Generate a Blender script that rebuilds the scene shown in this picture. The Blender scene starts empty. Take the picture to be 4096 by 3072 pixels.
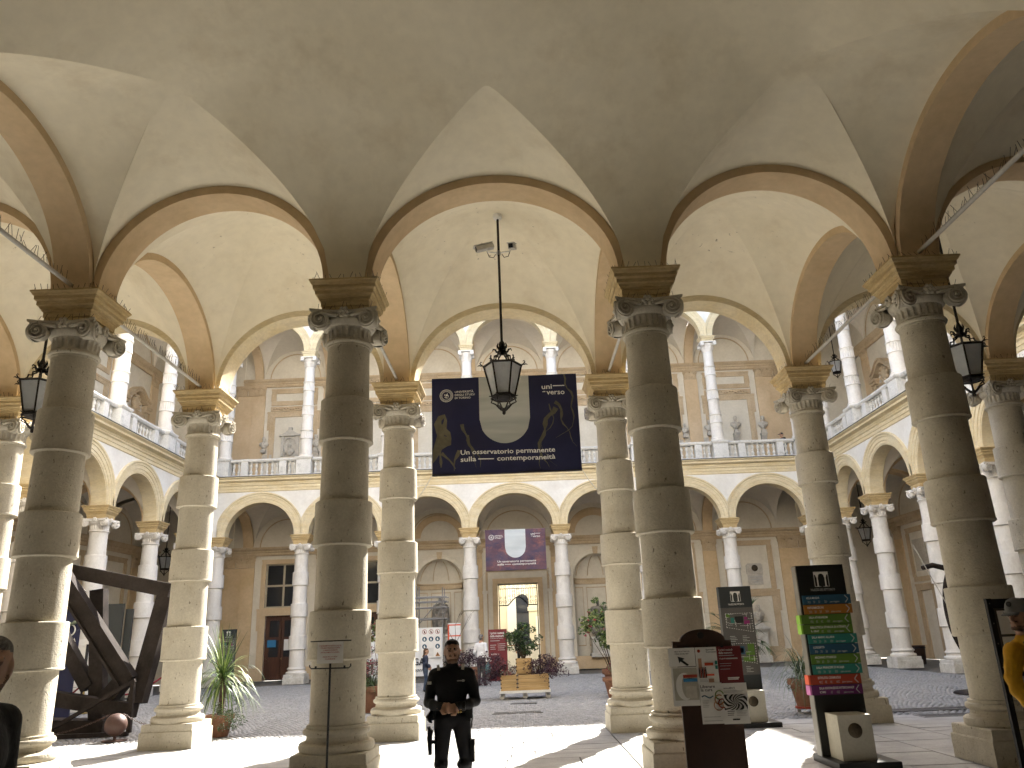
import bpy, math, random
import numpy as np
from mathutils import Vector, Matrix

R = math.radians
rnd = random.Random(7)
scene = bpy.context.scene
col = scene.collection

# ------------------------------------------------------------------ camera, sky, sun, exposure
CX, H0 = 0.2195, 1.7
FOC, PITCH, ROLL, YAW = 776.75, 0.3143, 0.0379, -0.0024
def cam_dir(a, b):
    a, b = a*math.cos(ROLL)+b*math.sin(ROLL), -a*math.sin(ROLL)+b*math.cos(ROLL)
    y = math.cos(PITCH)-b*math.sin(PITCH); z = b*math.cos(PITCH)+math.sin(PITCH)
    return Vector((a*math.cos(YAW)+y*math.sin(YAW), -a*math.sin(YAW)+y*math.cos(YAW), z))
fw = cam_dir(0, 0); rt = (cam_dir(1, 0)-fw).normalized(); up = (cam_dir(0, 1)-fw).normalized(); fw.normalize()
cd = bpy.data.cameras.new('camera'); cam = bpy.data.objects.new('camera', cd); col.objects.link(cam)
cam.matrix_world = Matrix(((rt.x, up.x, -fw.x, CX), (rt.y, up.y, -fw.y, 0), (rt.z, up.z, -fw.z, H0), (0, 0, 0, 1)))
cd.sensor_fit = 'HORIZONTAL'; cd.sensor_width = 36; cd.lens = 36*FOC/1024; cd.clip_end = 500; cd.clip_start = 0.05
scene.camera = cam

SUN_AZ, SUN_EL = R(25.3), R(43.0)          # azimuth from +y towards +x
w = bpy.data.worlds.new('World'); scene.world = w; w.use_nodes = True
wn = w.node_tree.nodes; wl = w.node_tree.links
sky = wn.new('ShaderNodeTexSky'); sky.sky_type = 'NISHITA'; sky.sun_disc = False
sky.sun_elevation = SUN_EL; sky.sun_rotation = SUN_AZ; sky.air_density = 1.0; sky.dust_density = 3.0; sky.ozone_density = 0.6
wn['Background'].inputs[1].default_value = 0.15
wl.new(sky.outputs[0], wn['Background'].inputs[0])
sd = bpy.data.lights.new('sun', 'SUN'); sd.energy = 5.0; sd.angle = R(0.53); sd.color = (1.0, 0.95, 0.86)
sun = bpy.data.objects.new('sun', sd); col.objects.link(sun)
sv = Vector((math.sin(SUN_AZ)*math.cos(SUN_EL), math.cos(SUN_AZ)*math.cos(SUN_EL), math.sin(SUN_EL)))
sun.rotation_euler = sv.to_track_quat('Z', 'Y').to_euler(); sun.location = sv*60
vs = scene.view_settings; vs.view_transform = 'Standard'; vs.look = 'None'; vs.gamma = 1; vs.use_curve_mapping = False
vs.exposure = 2.35
cy = scene.cycles
cy.max_bounces = 12; cy.diffuse_bounces = 6; cy.glossy_bounces = 3; cy.transmission_bounces = 4; cy.transparent_max_bounces = 6
cy.caustics_reflective = False; cy.caustics_refractive = False; cy.sample_clamp_indirect = 8
cy.use_denoising = True; cy.use_adaptive_sampling = True; cy.adaptive_threshold = 0.03

# ------------------------------------------------------------------ materials
MATS = {}
def mat(name, c1, c2=None, scale=1.5, rough=0.85, bump=0.0, bscale=30.0, stretch=(1, 1, 1), fine=0.12, fscale=25.0,
        pits=0.0, pscale=22.0, metal=0.0, spec=0.35, stain=None, sscale=0.7, samt=0.5, emit=None, estr=0, alpha=None, trans=0, zmask=None):
    m = bpy.data.materials.new(name); m.use_nodes = True; MATS[name] = m
    n = m.node_tree.nodes; l = m.node_tree.links; b = n['Principled BSDF']
    b.inputs['Roughness'].default_value = rough; b.inputs['Metallic'].default_value = metal
    b.inputs['Specular IOR Level'].default_value = spec
    if emit: b.inputs['Emission Color'].default_value = (*emit, 1); b.inputs['Emission Strength'].default_value = estr
    if trans: b.inputs['Transmission Weight'].default_value = trans
    if c2 is None and not pits and not bump and not stain:
        b.inputs['Base Color'].default_value = (*c1, 1); return m
    c2 = c2 or c1
    geo = n.new('ShaderNodeNewGeometry'); mp = n.new('ShaderNodeVectorMath'); mp.operation = 'MULTIPLY'
    mp.inputs[1].default_value = stretch; l.new(geo.outputs['Position'], mp.inputs[0])
    def noise(sc, det=3, ro=0.6, src=mp.outputs[0]):
        t = n.new('ShaderNodeTexNoise'); t.inputs['Scale'].default_value = sc; t.inputs['Detail'].default_value = det
        t.inputs['Roughness'].default_value = ro; l.new(src, t.inputs['Vector']); return t.outputs[0]
    def ramp(src, lo, hi):
        r_ = n.new('ShaderNodeMapRange'); r_.inputs[1].default_value = lo; r_.inputs[2].default_value = hi; l.new(src, r_.inputs[0]); return r_.outputs[0]
    def mix(f, a, bb, mode='MIX'):
        x = n.new('ShaderNodeMix'); x.data_type = 'RGBA'; x.blend_type = mode
        for s_, v in ((x.inputs[0], f), (x.inputs[6], a), (x.inputs[7], bb)):
            if hasattr(v, 'is_linked'): l.new(v, s_)
            elif isinstance(v, tuple): s_.default_value = (*v, 1)
            else: s_.default_value = v
        return x.outputs[2]
    c = mix(ramp(noise(scale), 0.32, 0.68), c1, c2)
    if fine:
        c = mix(fine, c, mix(ramp(noise(fscale, 2), 0.3, 0.7), (0.25, 0.25, 0.25), (1, 1, 1)), 'MULTIPLY')
    if stain:
        c = mix(ramp(noise(sscale, 5, 0.7), 0.52, 0.72), c, mix(samt, c, stain))
    h = None
    if pits:
        pv = n.new('ShaderNodeVectorMath'); pv.operation = 'MULTIPLY'; pv.inputs[1].default_value = (1, 1, 0.45); l.new(geo.outputs['Position'], pv.inputs[0])
        p = ramp(noise(pscale, 3, 0.5, pv.outputs[0]), 0.665, 0.72)
        if zmask:
            sx = n.new('ShaderNodeSeparateXYZ'); l.new(geo.outputs['Position'], sx.inputs[0])
            for o_ in (ramp(sx.outputs[2], *zmask), ramp(noise(1.1, 2), .45, .6)):
                k_ = n.new('ShaderNodeMath'); k_.operation = 'MULTIPLY'; l.new(p, k_.inputs[0]); l.new(o_, k_.inputs[1]); p = k_.outputs[0]
        c = mix(p, c, mix(pits, c, (0.10, 0.08, 0.05)))
        h = p
    l.new(c, b.inputs['Base Color'])
    if bump:
        bm = n.new('ShaderNodeBump'); bm.inputs['Strength'].default_value = bump; bm.inputs['Distance'].default_value = 0.02
        hn = noise(bscale, 2)
        if h is not None:
            s_ = n.new('ShaderNodeMath'); s_.operation = 'SUBTRACT'; l.new(hn, s_.inputs[0]); l.new(h, s_.inputs[1]); hn = s_.outputs[0]
        l.new(hn, bm.inputs['Height']); l.new(bm.outputs[0], b.inputs['Normal'])
    return m

mat('vault', (0.775, 0.705, 0.54), (0.845, 0.78, 0.62), 0.55, 0.9, 0.12, 6, fine=0.10, fscale=5, stain=(0.50, 0.40, 0.24), sscale=0.9, samt=0.35)
mat('vault_corridor', (0.75, 0.685, 0.53), (0.82, 0.755, 0.605), 0.55, 0.9, 0.12, 6, fine=0.10, fscale=5, stain=(0.50, 0.40, 0.24), sscale=0.9, samt=0.3, pits=.75, pscale=11, zmask=(8.6, 9.25))
mat('vault_far', (0.71, 0.66, 0.57), (0.78, 0.73, 0.64), 0.6, 0.9, 0.1, 8, fine=0.1, fscale=6)
mat('ochre', (0.58, 0.43, 0.255), (0.67, 0.515, 0.33), 0.9, 0.88, 0.12, 8, fine=0.15, fscale=7)
mat('ochre_pale', (0.57, 0.43, 0.27), (0.65, 0.51, 0.345), 1.0, 0.88, 0.1, 10, fine=0.12, fscale=9)
mat('impost_paint', (0.52, 0.38, 0.18), (0.64, 0.50, 0.28), 2.2, 0.85, 0.25, 30, (1, 1, 4), fine=0.3, fscale=14, stain=(0.30, 0.24, 0.15), sscale=3, samt=0.5)
mat('cornice_paint', (0.66, 0.55, 0.34), (0.74, 0.65, 0.46), 1.4, 0.85, 0.15, 30, (1, 1, 3), fine=0.2, fscale=10, stain=(0.42, 0.36, 0.26), sscale=1.5, samt=0.4)
mat('spandrel', (0.70, 0.68, 0.64), (0.80, 0.79, 0.76), 0.9, 0.88, 0.1, 20, fine=0.1, fscale=8, stain=(0.52, 0.49, 0.44), sscale=0.8, samt=0.35)
mat('wall_cream', (0.66, 0.61, 0.51), (0.74, 0.69, 0.59), 0.8, 0.88, 0.1, 15, fine=0.12, fscale=8, stain=(0.5, 0.44, 0.34), sscale=0.9, samt=0.4)
mat('trim_tan', (0.50, 0.38, 0.24), (0.60, 0.48, 0.33), 1.5, 0.85, 0.15, 25, fine=0.2, fscale=14)
mat('stone', (0.50, 0.455, 0.365), (0.63, 0.585, 0.48), 1.3, 0.85, 0.45, 45, fine=0.2, fscale=30, pits=0.7, pscale=26, stain=(0.34, 0.28, 0.19), sscale=1.6, samt=0.5)
mat('stone_cap', (0.50, 0.46, 0.38), (0.60, 0.56, 0.47), 2.5, 0.8, 0.3, 40, fine=0.2, fscale=25, stain=(0.25, 0.21, 0.16), sscale=5, samt=0.5)
mat('marble', (0.68, 0.65, 0.60), (0.80, 0.77, 0.72), 1.6, 0.6, 0.2, 40, fine=0.12, fscale=20, stain=(0.46, 0.42, 0.36), sscale=2.2, samt=0.55, stretch=(1, 1, 0.6))
mat('marble_plinth', (0.55, 0.53, 0.48), (0.72, 0.70, 0.65), 3, 0.75, 0.4, 30, fine=0.25, fscale=18, stain=(0.27, 0.24, 0.18), sscale=3.5, samt=0.6)
mat('baluster_stone', (0.62, 0.61, 0.58), (0.75, 0.74, 0.71), 3, 0.75, 0.3, 40, fine=0.2, fscale=20, stain=(0.20, 0.20, 0.19), sscale=3.0, samt=0.6)
mat('slab', (0.33, 0.325, 0.315), (0.44, 0.435, 0.42), 2.0, 0.75, 0.25, 60, fine=0.25, fscale=35, stain=(0.30, 0.29, 0.27), sscale=1.3, samt=0.5)
mat('mortar', (0.13, 0.12, 0.11), (0.19, 0.18, 0.16), 8, 0.95, 0.3, 60)
mat('cobble', (0.26, 0.258, 0.255), (0.39, 0.385, 0.375), 5.0, 0.7, 0.3, 60, fine=0.3, fscale=40, stain=(0.22, 0.20, 0.19), sscale=0.5, samt=0.4)
mat('statue', (0.50, 0.46, 0.40), (0.60, 0.57, 0.51), 3, 0.65, 0.2, 40, fine=0.25, fscale=15, stain=(0.28, 0.25, 0.21), sscale=5, samt=0.5)
mat('iron', (0.012, 0.010, 0.009), (0.03, 0.024, 0.02), 12, 0.55, 0.3, 60, metal=0.3)
mat('black', (0.010, 0.010, 0.011), (0.018, 0.018, 0.02), 6, 0.6, fine=0.1)
mat('corten', (0.030, 0.025, 0.023), (0.052, 0.043, 0.039), 2.5, 0.7, 0.15, 40, fine=0.3, fscale=18, metal=0.0, spec=0.04, stain=(0.04, 0.03, 0.028), sscale=1.5, samt=0.6)
mat('rust_ball', (0.075, 0.04, 0.03), (0.105, 0.056, 0.043), 5, 0.5, 0.1, 40, fine=0.2, fscale=30)
mat('rod_white', (0.46, 0.44, 0.40), (0.56, 0.54, 0.50), 6, 0.6, fine=0.2)
mat('spike', (0.10, 0.085, 0.07), rough=0.6)
mat('glass_frost', (0.50, 0.54, 0.58), (0.66, 0.68, 0.70), 2.5, 0.35, fine=0.1, trans=0.35, stain=(0.25, 0.24, 0.22), sscale=2.0, samt=0.5)
mat('glass_dark', (0.025, 0.027, 0.03), rough=0.08, spec=0.6)
mat('wood_dark', (0.060, 0.022, 0.013), (0.10, 0.040, 0.022), 2, 0.5, 0.1, 40, (8, 8, 0.7), fine=0.2)
mat('wood_door', (0.035, 0.018, 0.012), (0.06, 0.032, 0.02), 2, 0.55, 0.1, 40, (8, 8, 0.7), fine=0.2)
mat('window_frame', (0.42, 0.37, 0.27), (0.50, 0.44, 0.33), 3, 0.6, fine=0.2)
mat('pine', (0.42, 0.27, 0.11), (0.58, 0.40, 0.19), 2.2, 0.6, 0.1, 40, (0.6, 6, 8), fine=0.25, fscale=12)
mat('paint_white', (0.74, 0.73, 0.70), (0.80, 0.79, 0.77), 4, 0.6, fine=0.15)
mat('paper', (0.72, 0.71, 0.69), (0.78, 0.77, 0.75), 4, 0.7, fine=0.05)
mat('tarp', (0.66, 0.67, 0.69), (0.75, 0.76, 0.77), 1.0, 0.6, 0.3, 3, fine=0.1, fscale=5)
mat('terracotta', (0.21, 0.095, 0.055), (0.31, 0.155, 0.095), 3, 0.8, 0.2, 40, fine=0.25, fscale=15)
mat('soil', (0.04, 0.028, 0.02), (0.07, 0.05, 0.035), 12, 0.95, 0.3, 50)
mat('steel', (0.20, 0.195, 0.19), (0.28, 0.275, 0.27), 5, 0.5, metal=0.2, fine=0.15)
mat('statue_dark', (0.20, 0.185, 0.165), (0.29, 0.27, 0.24), 4, 0.6, 0.2, 40, fine=0.3, fscale=15)
mat('eye_shade', (0.20, 0.112, 0.078), rough=0.5)
mat('stubble', (0.15, 0.085, 0.06), (0.19, 0.11, 0.075), 40, 0.8, fine=0.2)
mat('hall_stone', (0.24, 0.21, 0.165), (0.31, 0.275, 0.22), 0.9, 0.85, fine=0.15)
mat('grate', (0.10, 0.10, 0.105), (0.16, 0.16, 0.165), 6, 0.5, metal=0.5, fine=0.2)
mat('brass', (0.55, 0.40, 0.13), rough=0.3, metal=0.9)
mat('rope_red', (0.20, 0.015, 0.025), rough=0.8)
mat('concrete', (0.42, 0.40, 0.34), (0.50, 0.48, 0.41), 2, 0.85, 0.15, 50, fine=0.15, fscale=30)
mat('bronze', (0.055, 0.042, 0.026), (0.09, 0.07, 0.045), 9, 0.45, 0.3, 50, metal=0.6)
mat('sign_black', (0.011, 0.011, 0.010), (0.016, 0.016, 0.015), 3, 0.45, fine=0.1)
mat('sign_side', (0.20, 0.19, 0.17), (0.25, 0.24, 0.21), 3, 0.45, metal=0.4)
mat('sign_grey', (0.085, 0.080, 0.074), (0.10, 0.095, 0.088), 2, 0.5, fine=0.05)
mat('sign_dark', (0.030, 0.034, 0.035), (0.038, 0.042, 0.043), 2, 0.5, fine=0.05)
mat('board_brown', (0.035, 0.016, 0.010), (0.055, 0.026, 0.016), 2.5, 0.5, 0.05, 40, fine=0.2)
mat('letter_white', (0.72, 0.71, 0.68), rough=0.6)
mat('letter_dim', (0.42, 0.42, 0.41), rough=0.6)
mat('letter_black', (0.02, 0.02, 0.02), rough=0.7)
mat('letter_red', (0.42, 0.08, 0.06), rough=0.7)
mat('banner_navy', (0.010, 0.012, 0.045), (0.016, 0.018, 0.060), 1.2, 0.55, fine=0.1)
mat('banner_gold', (0.085, 0.075, 0.045), (0.13, 0.115, 0.075), 3, 0.55, fine=0.2, fscale=12)
mat('banner_silver', (0.38, 0.40, 0.38), (0.52, 0.53, 0.49), 1.0, 0.55, fine=0.1, fscale=3, stretch=(0.4, 1, 3))
mat('banner_purple', (0.055, 0.045, 0.10), (0.15, 0.07, 0.085), 1.6, 0.6, fine=0.2, fscale=6, stretch=(1, 1, 1.6), stain=(0.34, 0.13, 0.10), sscale=1.8, samt=0.7)
mat('banner_pale', (0.50, 0.55, 0.58), (0.62, 0.66, 0.68), 1.0, 0.6, fine=0.1, stretch=(0.4, 1, 3))
mat('red_sign', (0.16, 0.022, 0.026), (0.19, 0.028, 0.032), 2, 0.55, fine=0.08)
for nm_, c_ in dict(blue=(0.022, 0.085, 0.145), orange=(0.37, 0.15, 0.025), green=(0.10, 0.20, 0.030), teal=(0.030, 0.20, 0.165), red=(0.36, 0.05, 0.025), plum=(0.13, 0.022, 0.12),
                    lime=(0.32, 0.62, 0.08), coral=(0.80, 0.12, 0.05), pink=(0.62, 0.20, 0.50), magenta=(0.30, 0.03, 0.16), skyblue=(0.04, 0.24, 0.50), yellow=(0.80, 0.55, 0.03)).items():
    c_ = tuple(v*0.8 for v in c_); mat('p_'+nm_, c_, tuple(v*1.12 for v in c_), 5, 0.5, fine=0.06)
mat('skin', (0.42, 0.24, 0.16), (0.48, 0.28, 0.19), 9, 0.55, fine=0.1)
mat('hair_dark', (0.014, 0.010, 0.008), (0.03, 0.022, 0.017), 60, 0.7, 0.5, 90)
mat('hair_grey', (0.10, 0.095, 0.09), (0.22, 0.21, 0.20), 60, 0.7, 0.5, 90)
mat('hair_brown', (0.06, 0.03, 0.015), (0.11, 0.06, 0.03), 50, 0.6, 0.5, 90, (1, 1, 0.15))
mat('uniform', (0.008, 0.008, 0.010), (0.014, 0.014, 0.017), 8, 0.75, 0.3, 30, fine=0.2)
mat('boots', (0.008, 0.008, 0.008), rough=0.35)
mat('jacket_yellow', (0.62, 0.33, 0.015), (0.72, 0.40, 0.03), 6, 0.8, 0.4, 18, fine=0.15, fscale=12)
mat('cap_grey', (0.16, 0.165, 0.17), (0.21, 0.21, 0.215), 20, 0.85, fine=0.1)
mat('mauve', (0.28, 0.15, 0.15), rough=0.85)
mat('jeans', (0.04, 0.06, 0.10), (0.06, 0.085, 0.14), 8, 0.85, 0.2, 40)
mat('navy_coat', (0.018, 0.026, 0.055), (0.03, 0.04, 0.075), 10, 0.6, 0.4, 30)
mat('shirt_white', (0.70, 0.70, 0.73), (0.78, 0.78, 0.80), 8, 0.8, 0.3, 25)
mat('trousers', (0.045, 0.045, 0.048), (0.06, 0.06, 0.063), 8, 0.85)
mat('bag_teal', (0.06, 0.14, 0.15), rough=0.5)
mat('leaf_green', (0.035, 0.075, 0.018), (0.075, 0.13, 0.035), 6, 0.45, fine=0.1)
mat('leaf_dark', (0.014, 0.030, 0.012), (0.035, 0.060, 0.025), 6, 0.45, fine=0.1)
mat('leaf_lime', (0.14, 0.20, 0.055), (0.26, 0.32, 0.12), 6, 0.45, fine=0.1)
mat('leaf_grey', (0.12, 0.15, 0.10), (0.22, 0.25, 0.19), 8, 0.6, fine=0.1)
mat('leaf_purple', (0.030, 0.012, 0.020), (0.075, 0.028, 0.045), 6, 0.5, fine=0.1)
mat('leaf_red', (0.22, 0.03, 0.05), (0.38, 0.08, 0.09), 8, 0.5, fine=0.1)
mat('petal', (0.42, 0.03, 0.08), rough=0.6)
mat('bark', (0.07, 0.05, 0.035), (0.12, 0.085, 0.06), 14, 0.9, 0.5, 40)
mat('street_cream', (0.66, 0.61, 0.48), (0.72, 0.67, 0.54), 0.8, 0.9, fine=0.1)
mat('street_white', (0.74, 0.73, 0.68), (0.78, 0.77, 0.72), 0.8, 0.9, fine=0.1)
mat('street_dark', (0.045, 0.045, 0.045), (0.07, 0.07, 0.068), 2, 0.4)

# ------------------------------------------------------------------ mesh helpers
class MB:
    def __init__(s): s.v = []; s.f = []; s.m = []
    def add(s, v, f, m=0):
        o = len(s.v); s.v += [tuple(p) for p in v]; s.f += [tuple(i+o for i in q) for q in f]; s.m += [m]*len(f); return s
    def box(s, x0, x1, y0, y1, z0, z1, m=0, bev=0.0):
        if bev:
            b = bev
            vs_ = [(x0, y0, z0), (x1, y0, z0), (x1, y1, z0), (x0, y1, z0), (x0, y0, z1-b), (x1, y0, z1-b), (x1, y1, z1-b), (x0, y1, z1-b),
                   (x0+b, y0+b, z1), (x1-b, y0+b, z1), (x1-b, y1-b, z1), (x0+b, y1-b, z1)]
            return s.add(vs_, [(0, 1, 5, 4), (1, 2, 6, 5), (2, 3, 7, 6), (3, 0, 4, 7), (4, 5, 9, 8), (5, 6, 10, 9), (6, 7, 11, 10), (7, 4, 8, 11), (8, 9, 10, 11), (3, 2, 1, 0)], m)
        return s.add([(x0, y0, z0), (x1, y0, z0), (x1, y1, z0), (x0, y1, z0), (x0, y0, z1), (x1, y0, z1), (x1, y1, z1), (x0, y1, z1)],
                     [(0, 3, 2, 1), (4, 5, 6, 7), (0, 1, 5, 4), (1, 2, 6, 5), (2, 3, 7, 6), (3, 0, 4, 7)], m)
    def lathe(s, prof, n=32, c=(0, 0), m=0, cap=True, wob=None):
        k = len(prof); vs_ = []
        for r_, z in prof:
            for i in range(n):
                a = 2*math.pi*i/n; q = r_*(wob(a, z) if wob else 1)
                vs_.append((c[0]+q*math.cos(a), c[1]+q*math.sin(a), z))
        f = [(j*n+i, j*n+(i+1) % n, (j+1)*n+(i+1) % n, (j+1)*n+i) for j in range(k-1) for i in range(n)]
        if cap: f += [tuple(range(n-1, -1, -1)), tuple(range((k-1)*n, k*n))]
        return s.add(vs_, f, m)
    def sq(s, prof, c=(0, 0), m=0, ry=1.0):
        vs_ = []
        for h, z in prof:
            vs_ += [(c[0]-h, c[1]-h*ry, z), (c[0]+h, c[1]-h*ry, z), (c[0]+h, c[1]+h*ry, z), (c[0]-h, c[1]+h*ry, z)]
        k = len(prof)
        f = [(j*4+i, j*4+(i+1) % 4, j*4+4+(i+1) % 4, j*4+4+i) for j in range(k-1) for i in range(4)]
        return s.add(vs_, f+[(3, 2, 1, 0), (k*4-4, k*4-3, k*4-2, k*4-1)], m)
    def tube(s, pts, r, n=8, m=0, closed=False):
        P = [Vector(p) for p in pts]; k = len(P); rr = r if isinstance(r, (list, tuple)) else [r]*k
        vs_ = []; up_ = None
        for i, p in enumerate(P):
            t = (P[(i+1) % k]-P[i-1]) if closed else (P[min(i+1, k-1)]-P[max(i-1, 0)])
            t = t.normalized() if t.length > 1e-9 else Vector((0, 0, 1))
            if up_ is None: up_ = Vector((0, 0, 1)) if abs(t.z) < 0.9 else Vector((1, 0, 0))
            a = t.cross(up_).normalized(); b = a.cross(t).normalized(); up_ = b
            for j in range(n):
                g = 2*math.pi*j/n; vs_.append(p+a*(math.cos(g)*rr[i])+b*(math.sin(g)*rr[i]))
        f = [(i*n+j, i*n+(j+1) % n, ((i+1) % k)*n+(j+1) % n, ((i+1) % k)*n+j) for i in range(k if closed else k-1) for j in range(n)]
        if not closed: f += [tuple(range(n-1, -1, -1)), tuple(range((k-1)*n, k*n))]
        return s.add(vs_, f, m)
    def beam(s, a, b, wd, dp, m=0, upv=(0, 1, 0)):
        a = Vector(a); b = Vector(b); t = (b-a).normalized(); y = Vector(upv); x = t.cross(y).normalized(); y = x.cross(t).normalized()
        vs_ = [p+x*(wd/2*i)+y*(dp/2*j) for p in (a, b) for i, j in ((-1, -1), (1, -1), (1, 1), (-1, 1))]
        return s.add(vs_, [(3, 2, 1, 0), (4, 5, 6, 7), (0, 1, 5, 4), (1, 2, 6, 5), (2, 3, 7, 6), (3, 0, 4, 7)], m)
    def prism(s, poly, y0, y1, m=0, ax='y'):
        n = len(poly)
        mp = (lambda p, d: (p[0], d, p[1])) if ax == 'y' else (lambda p, d: (d, p[0], p[1])) if ax == 'x' else (lambda p, d: (p[0], p[1], d))
        vs_ = [mp(p, y0) for p in poly]+[mp(p, y1) for p in poly]
        return s.add(vs_, [tuple(range(n)), tuple(range(2*n-1, n-1, -1))]+[(i, n+i, n+(i+1) % n, (i+1) % n) for i in range(n)], m)
    def sheet(s, rows, m=0):
        k = len(rows[0]); vs_ = [p for r_ in rows for p in r_]
        return s.add(vs_, [(j*k+i, j*k+i+1, (j+1)*k+i+1, (j+1)*k+i) for j in range(len(rows)-1) for i in range(k-1)], m)
    def ball(s, c, r, n=12, m=0, sc=(1, 1, 1)):
        pr = [(max(1e-4, math.sin(math.pi*i/n)), -math.cos(math.pi*i/n)) for i in range(n+1)]
        t = MB().lathe(pr, n*2, cap=False)
        return s.add([(c[0]+p[0]*r*sc[0], c[1]+p[1]*r*sc[1], c[2]+p[2]*r*sc[2]) for p in t.v], t.f, m)
    def xf(s, M):
        s.v = [tuple(M @ Vector(p)) for p in s.v]; return s
    def join(s, o, M=None, m=None):
        vs_ = o.v if M is None else [tuple(M @ Vector(p)) for p in o.v]
        b = len(s.v); s.v += vs_; s.f += [tuple(i+b for i in q) for q in o.f]; s.m += (o.m if m is None else [m]*len(o.m)); return s
    def mesh(s, name, mats, smooth=None):
        me = bpy.data.meshes.new(name); me.from_pydata(s.v, [], s.f)
        for x in (mats if isinstance(mats, (list, tuple)) else [mats]): me.materials.append(MATS[x])
        if any(s.m): me.polygons.foreach_set('material_index', s.m)
        if smooth:
            me.polygons.foreach_set('use_smooth', [True]*len(me.polygons)); me.set_sharp_from_angle(angle=R(smooth))
        me.update(); return me
    def build(s, name, mats, parent=None, smooth=None, loc=None, rz=0):
        return link(name, s.mesh(name, mats, smooth), parent, loc, rz)

def link(name, me, parent=None, loc=None, rz=0):
    o = bpy.data.objects.new(name, me); col.objects.link(o); o.parent = parent
    if loc is not None: o.location = loc
    if rz: o.rotation_euler = (0, 0, rz)
    return o
def tag(o, label=None, cat=None, group=None, kind=None):
    if label: o['label'] = label
    if cat: o['category'] = cat
    if group: o['group'] = group
    if kind: o['kind'] = kind
    return o
def thing(name, label, cat, loc=(0, 0, 0), rz=0, group=None):
    o = bpy.data.objects.new(name, None); o.empty_display_size = 0.1; col.objects.link(o); o.location = loc; o.rotation_euler = (0, 0, rz)
    return tag(o, label, cat, group)
def setmat(o, names):
    for i, x in enumerate(names if isinstance(names, (list, tuple)) else [names]):
        o.material_slots[i].link = 'OBJECT'; o.material_slots[i].material = MATS[x]
def copy_tree(o, parent=None, matmap=None):
    c = o.copy(); col.objects.link(c); c.parent = parent
    for ch in o.children: copy_tree(ch, c)
    return c
TEXTS = []
def lettering(parent, s, loc, size, m, rz=0, align='LEFT', width=None, name='lettering', warp=None, tilt=math.pi/2, shear=0):
    TEXTS.append((parent, s, loc, size, m, rz, align, width, name, warp, tilt, shear))
def flush_text():
    obs = []
    for t in TEXTS:
        cu = bpy.data.curves.new('t', 'FONT'); cu.body = t[1]; cu.size = 1.0; cu.resolution_u = 2; cu.align_x = t[6]; cu.shear = t[11]; cu.offset = 0.014
        o = bpy.data.objects.new('t', cu); col.objects.link(o); obs.append(o)
    dg = bpy.context.evaluated_depsgraph_get()
    for t, o in zip(TEXTS, obs):
        me = bpy.data.meshes.new_from_object(o.evaluated_get(dg)); n = len(me.vertices)
        if not n: continue
        co = np.empty(n*3); me.vertices.foreach_get('co', co); co = co.reshape(-1, 3)
        k = t[3]; kx = k
        if t[7]: kx = t[7]/max(1e-6, co[:, 0].max()-co[:, 0].min())
        co[:, 0] *= kx; co[:, 1] *= k
        if t[9]: co[:, 2] = [-t[9](q[0]+t[2][0], q[1]+t[2][2]) for q in co]
        me.vertices.foreach_set('co', co.ravel()); me.materials.clear(); me.materials.append(MATS[t[4]])
        p = link(t[8], me, t[0], t[2]); p.rotation_euler = (t[10], 0, t[5])
    for o in obs:
        cu = o.data; bpy.data.objects.remove(o); bpy.data.curves.remove(cu)
# ------------------------------------------------------------------ dimensions
YA, YB, YF, S, MID = 10.74, 15.59, 38.1, 4.07, 4.40
ZI = 6.76                                     # top of the impost blocks, where the arches spring
def cx(i): return math.copysign(MID/2+(abs(i)-0.5)*S, i)
HALF = [-3.5, -2.5, -1.5, -0.5, 0.5, 1.5, 2.5, 3.5]
COLX = [cx(i) for i in HALF]

# ------------------------------------------------------------------ ground: slabs, cobbles
mb = MB().box(-60, 60, -6, 80, -0.6, -0.075)
tag(mb.build('ground', 'mortar'), kind='structure')
fl = MB().box(-15.6, 15.6, -2.6, YB+0.72, -0.074, -0.022).build('portico_floor', 'mortar'); tag(fl, kind='structure')
def slab(parent, x0, x1, y0, y1, z=0.0, name='paving_slab'):
    dz = rnd.uniform(-0.003, 0.003)
    m_ = MB().box(x0+.010, x1-.010, y0+.012, y1-.012, -0.05, z+dz, bev=0.005); return m_.build(name, 'slab', parent)
def slab_rows(x0, x1, y0, y1, lmin=0.9, lmax=2.4):
    y = y0
    while y < y1-0.05:
        h = rnd.choice((0.40, 0.46, 0.54, 0.62))
        if y+h > y1-0.2: h = y1-y
        x = x0
        while x < x1-0.05:
            l_ = rnd.uniform(lmin, lmax)
            if x+l_ > x1-0.6: l_ = x1-x
            slab(fl, x, x+l_, y, y+h); x += l_
        y += h
PW = 0.49
nseen = [-10.34, -6.27, -2.2, 2.2, 6.27, 10.34]
for a_, b_ in zip(nseen[:-1], nseen[1:]): slab_rows(a_+PW, b_-PW, 9.9, YB+0.70)
for x_ in nseen:                               # strips on the column axes
    y_ = 9.9
    while y_ < YB+0.68:
        h_ = min(rnd.uniform(0.7, 1.2), YB+0.70-y_)
        slab(fl, x_-PW, x_+PW, y_, y_+h_); y_ += h_
big = MB()                                     # the hall floor, behind the frame's lower edge
y_ = -2.5
while y_ < 9.85:
    x_ = -15.4
    while x_ < 15.4:
        l_ = rnd.uniform(1.2, 2.2); big.box(x_+.008, min(15.4, x_+l_)-.008, y_+.008, min(9.9, y_+0.55)-.008, -0.05, rnd.uniform(-.003, .003), bev=.006); x_ += l_
    y_ += 0.55
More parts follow.
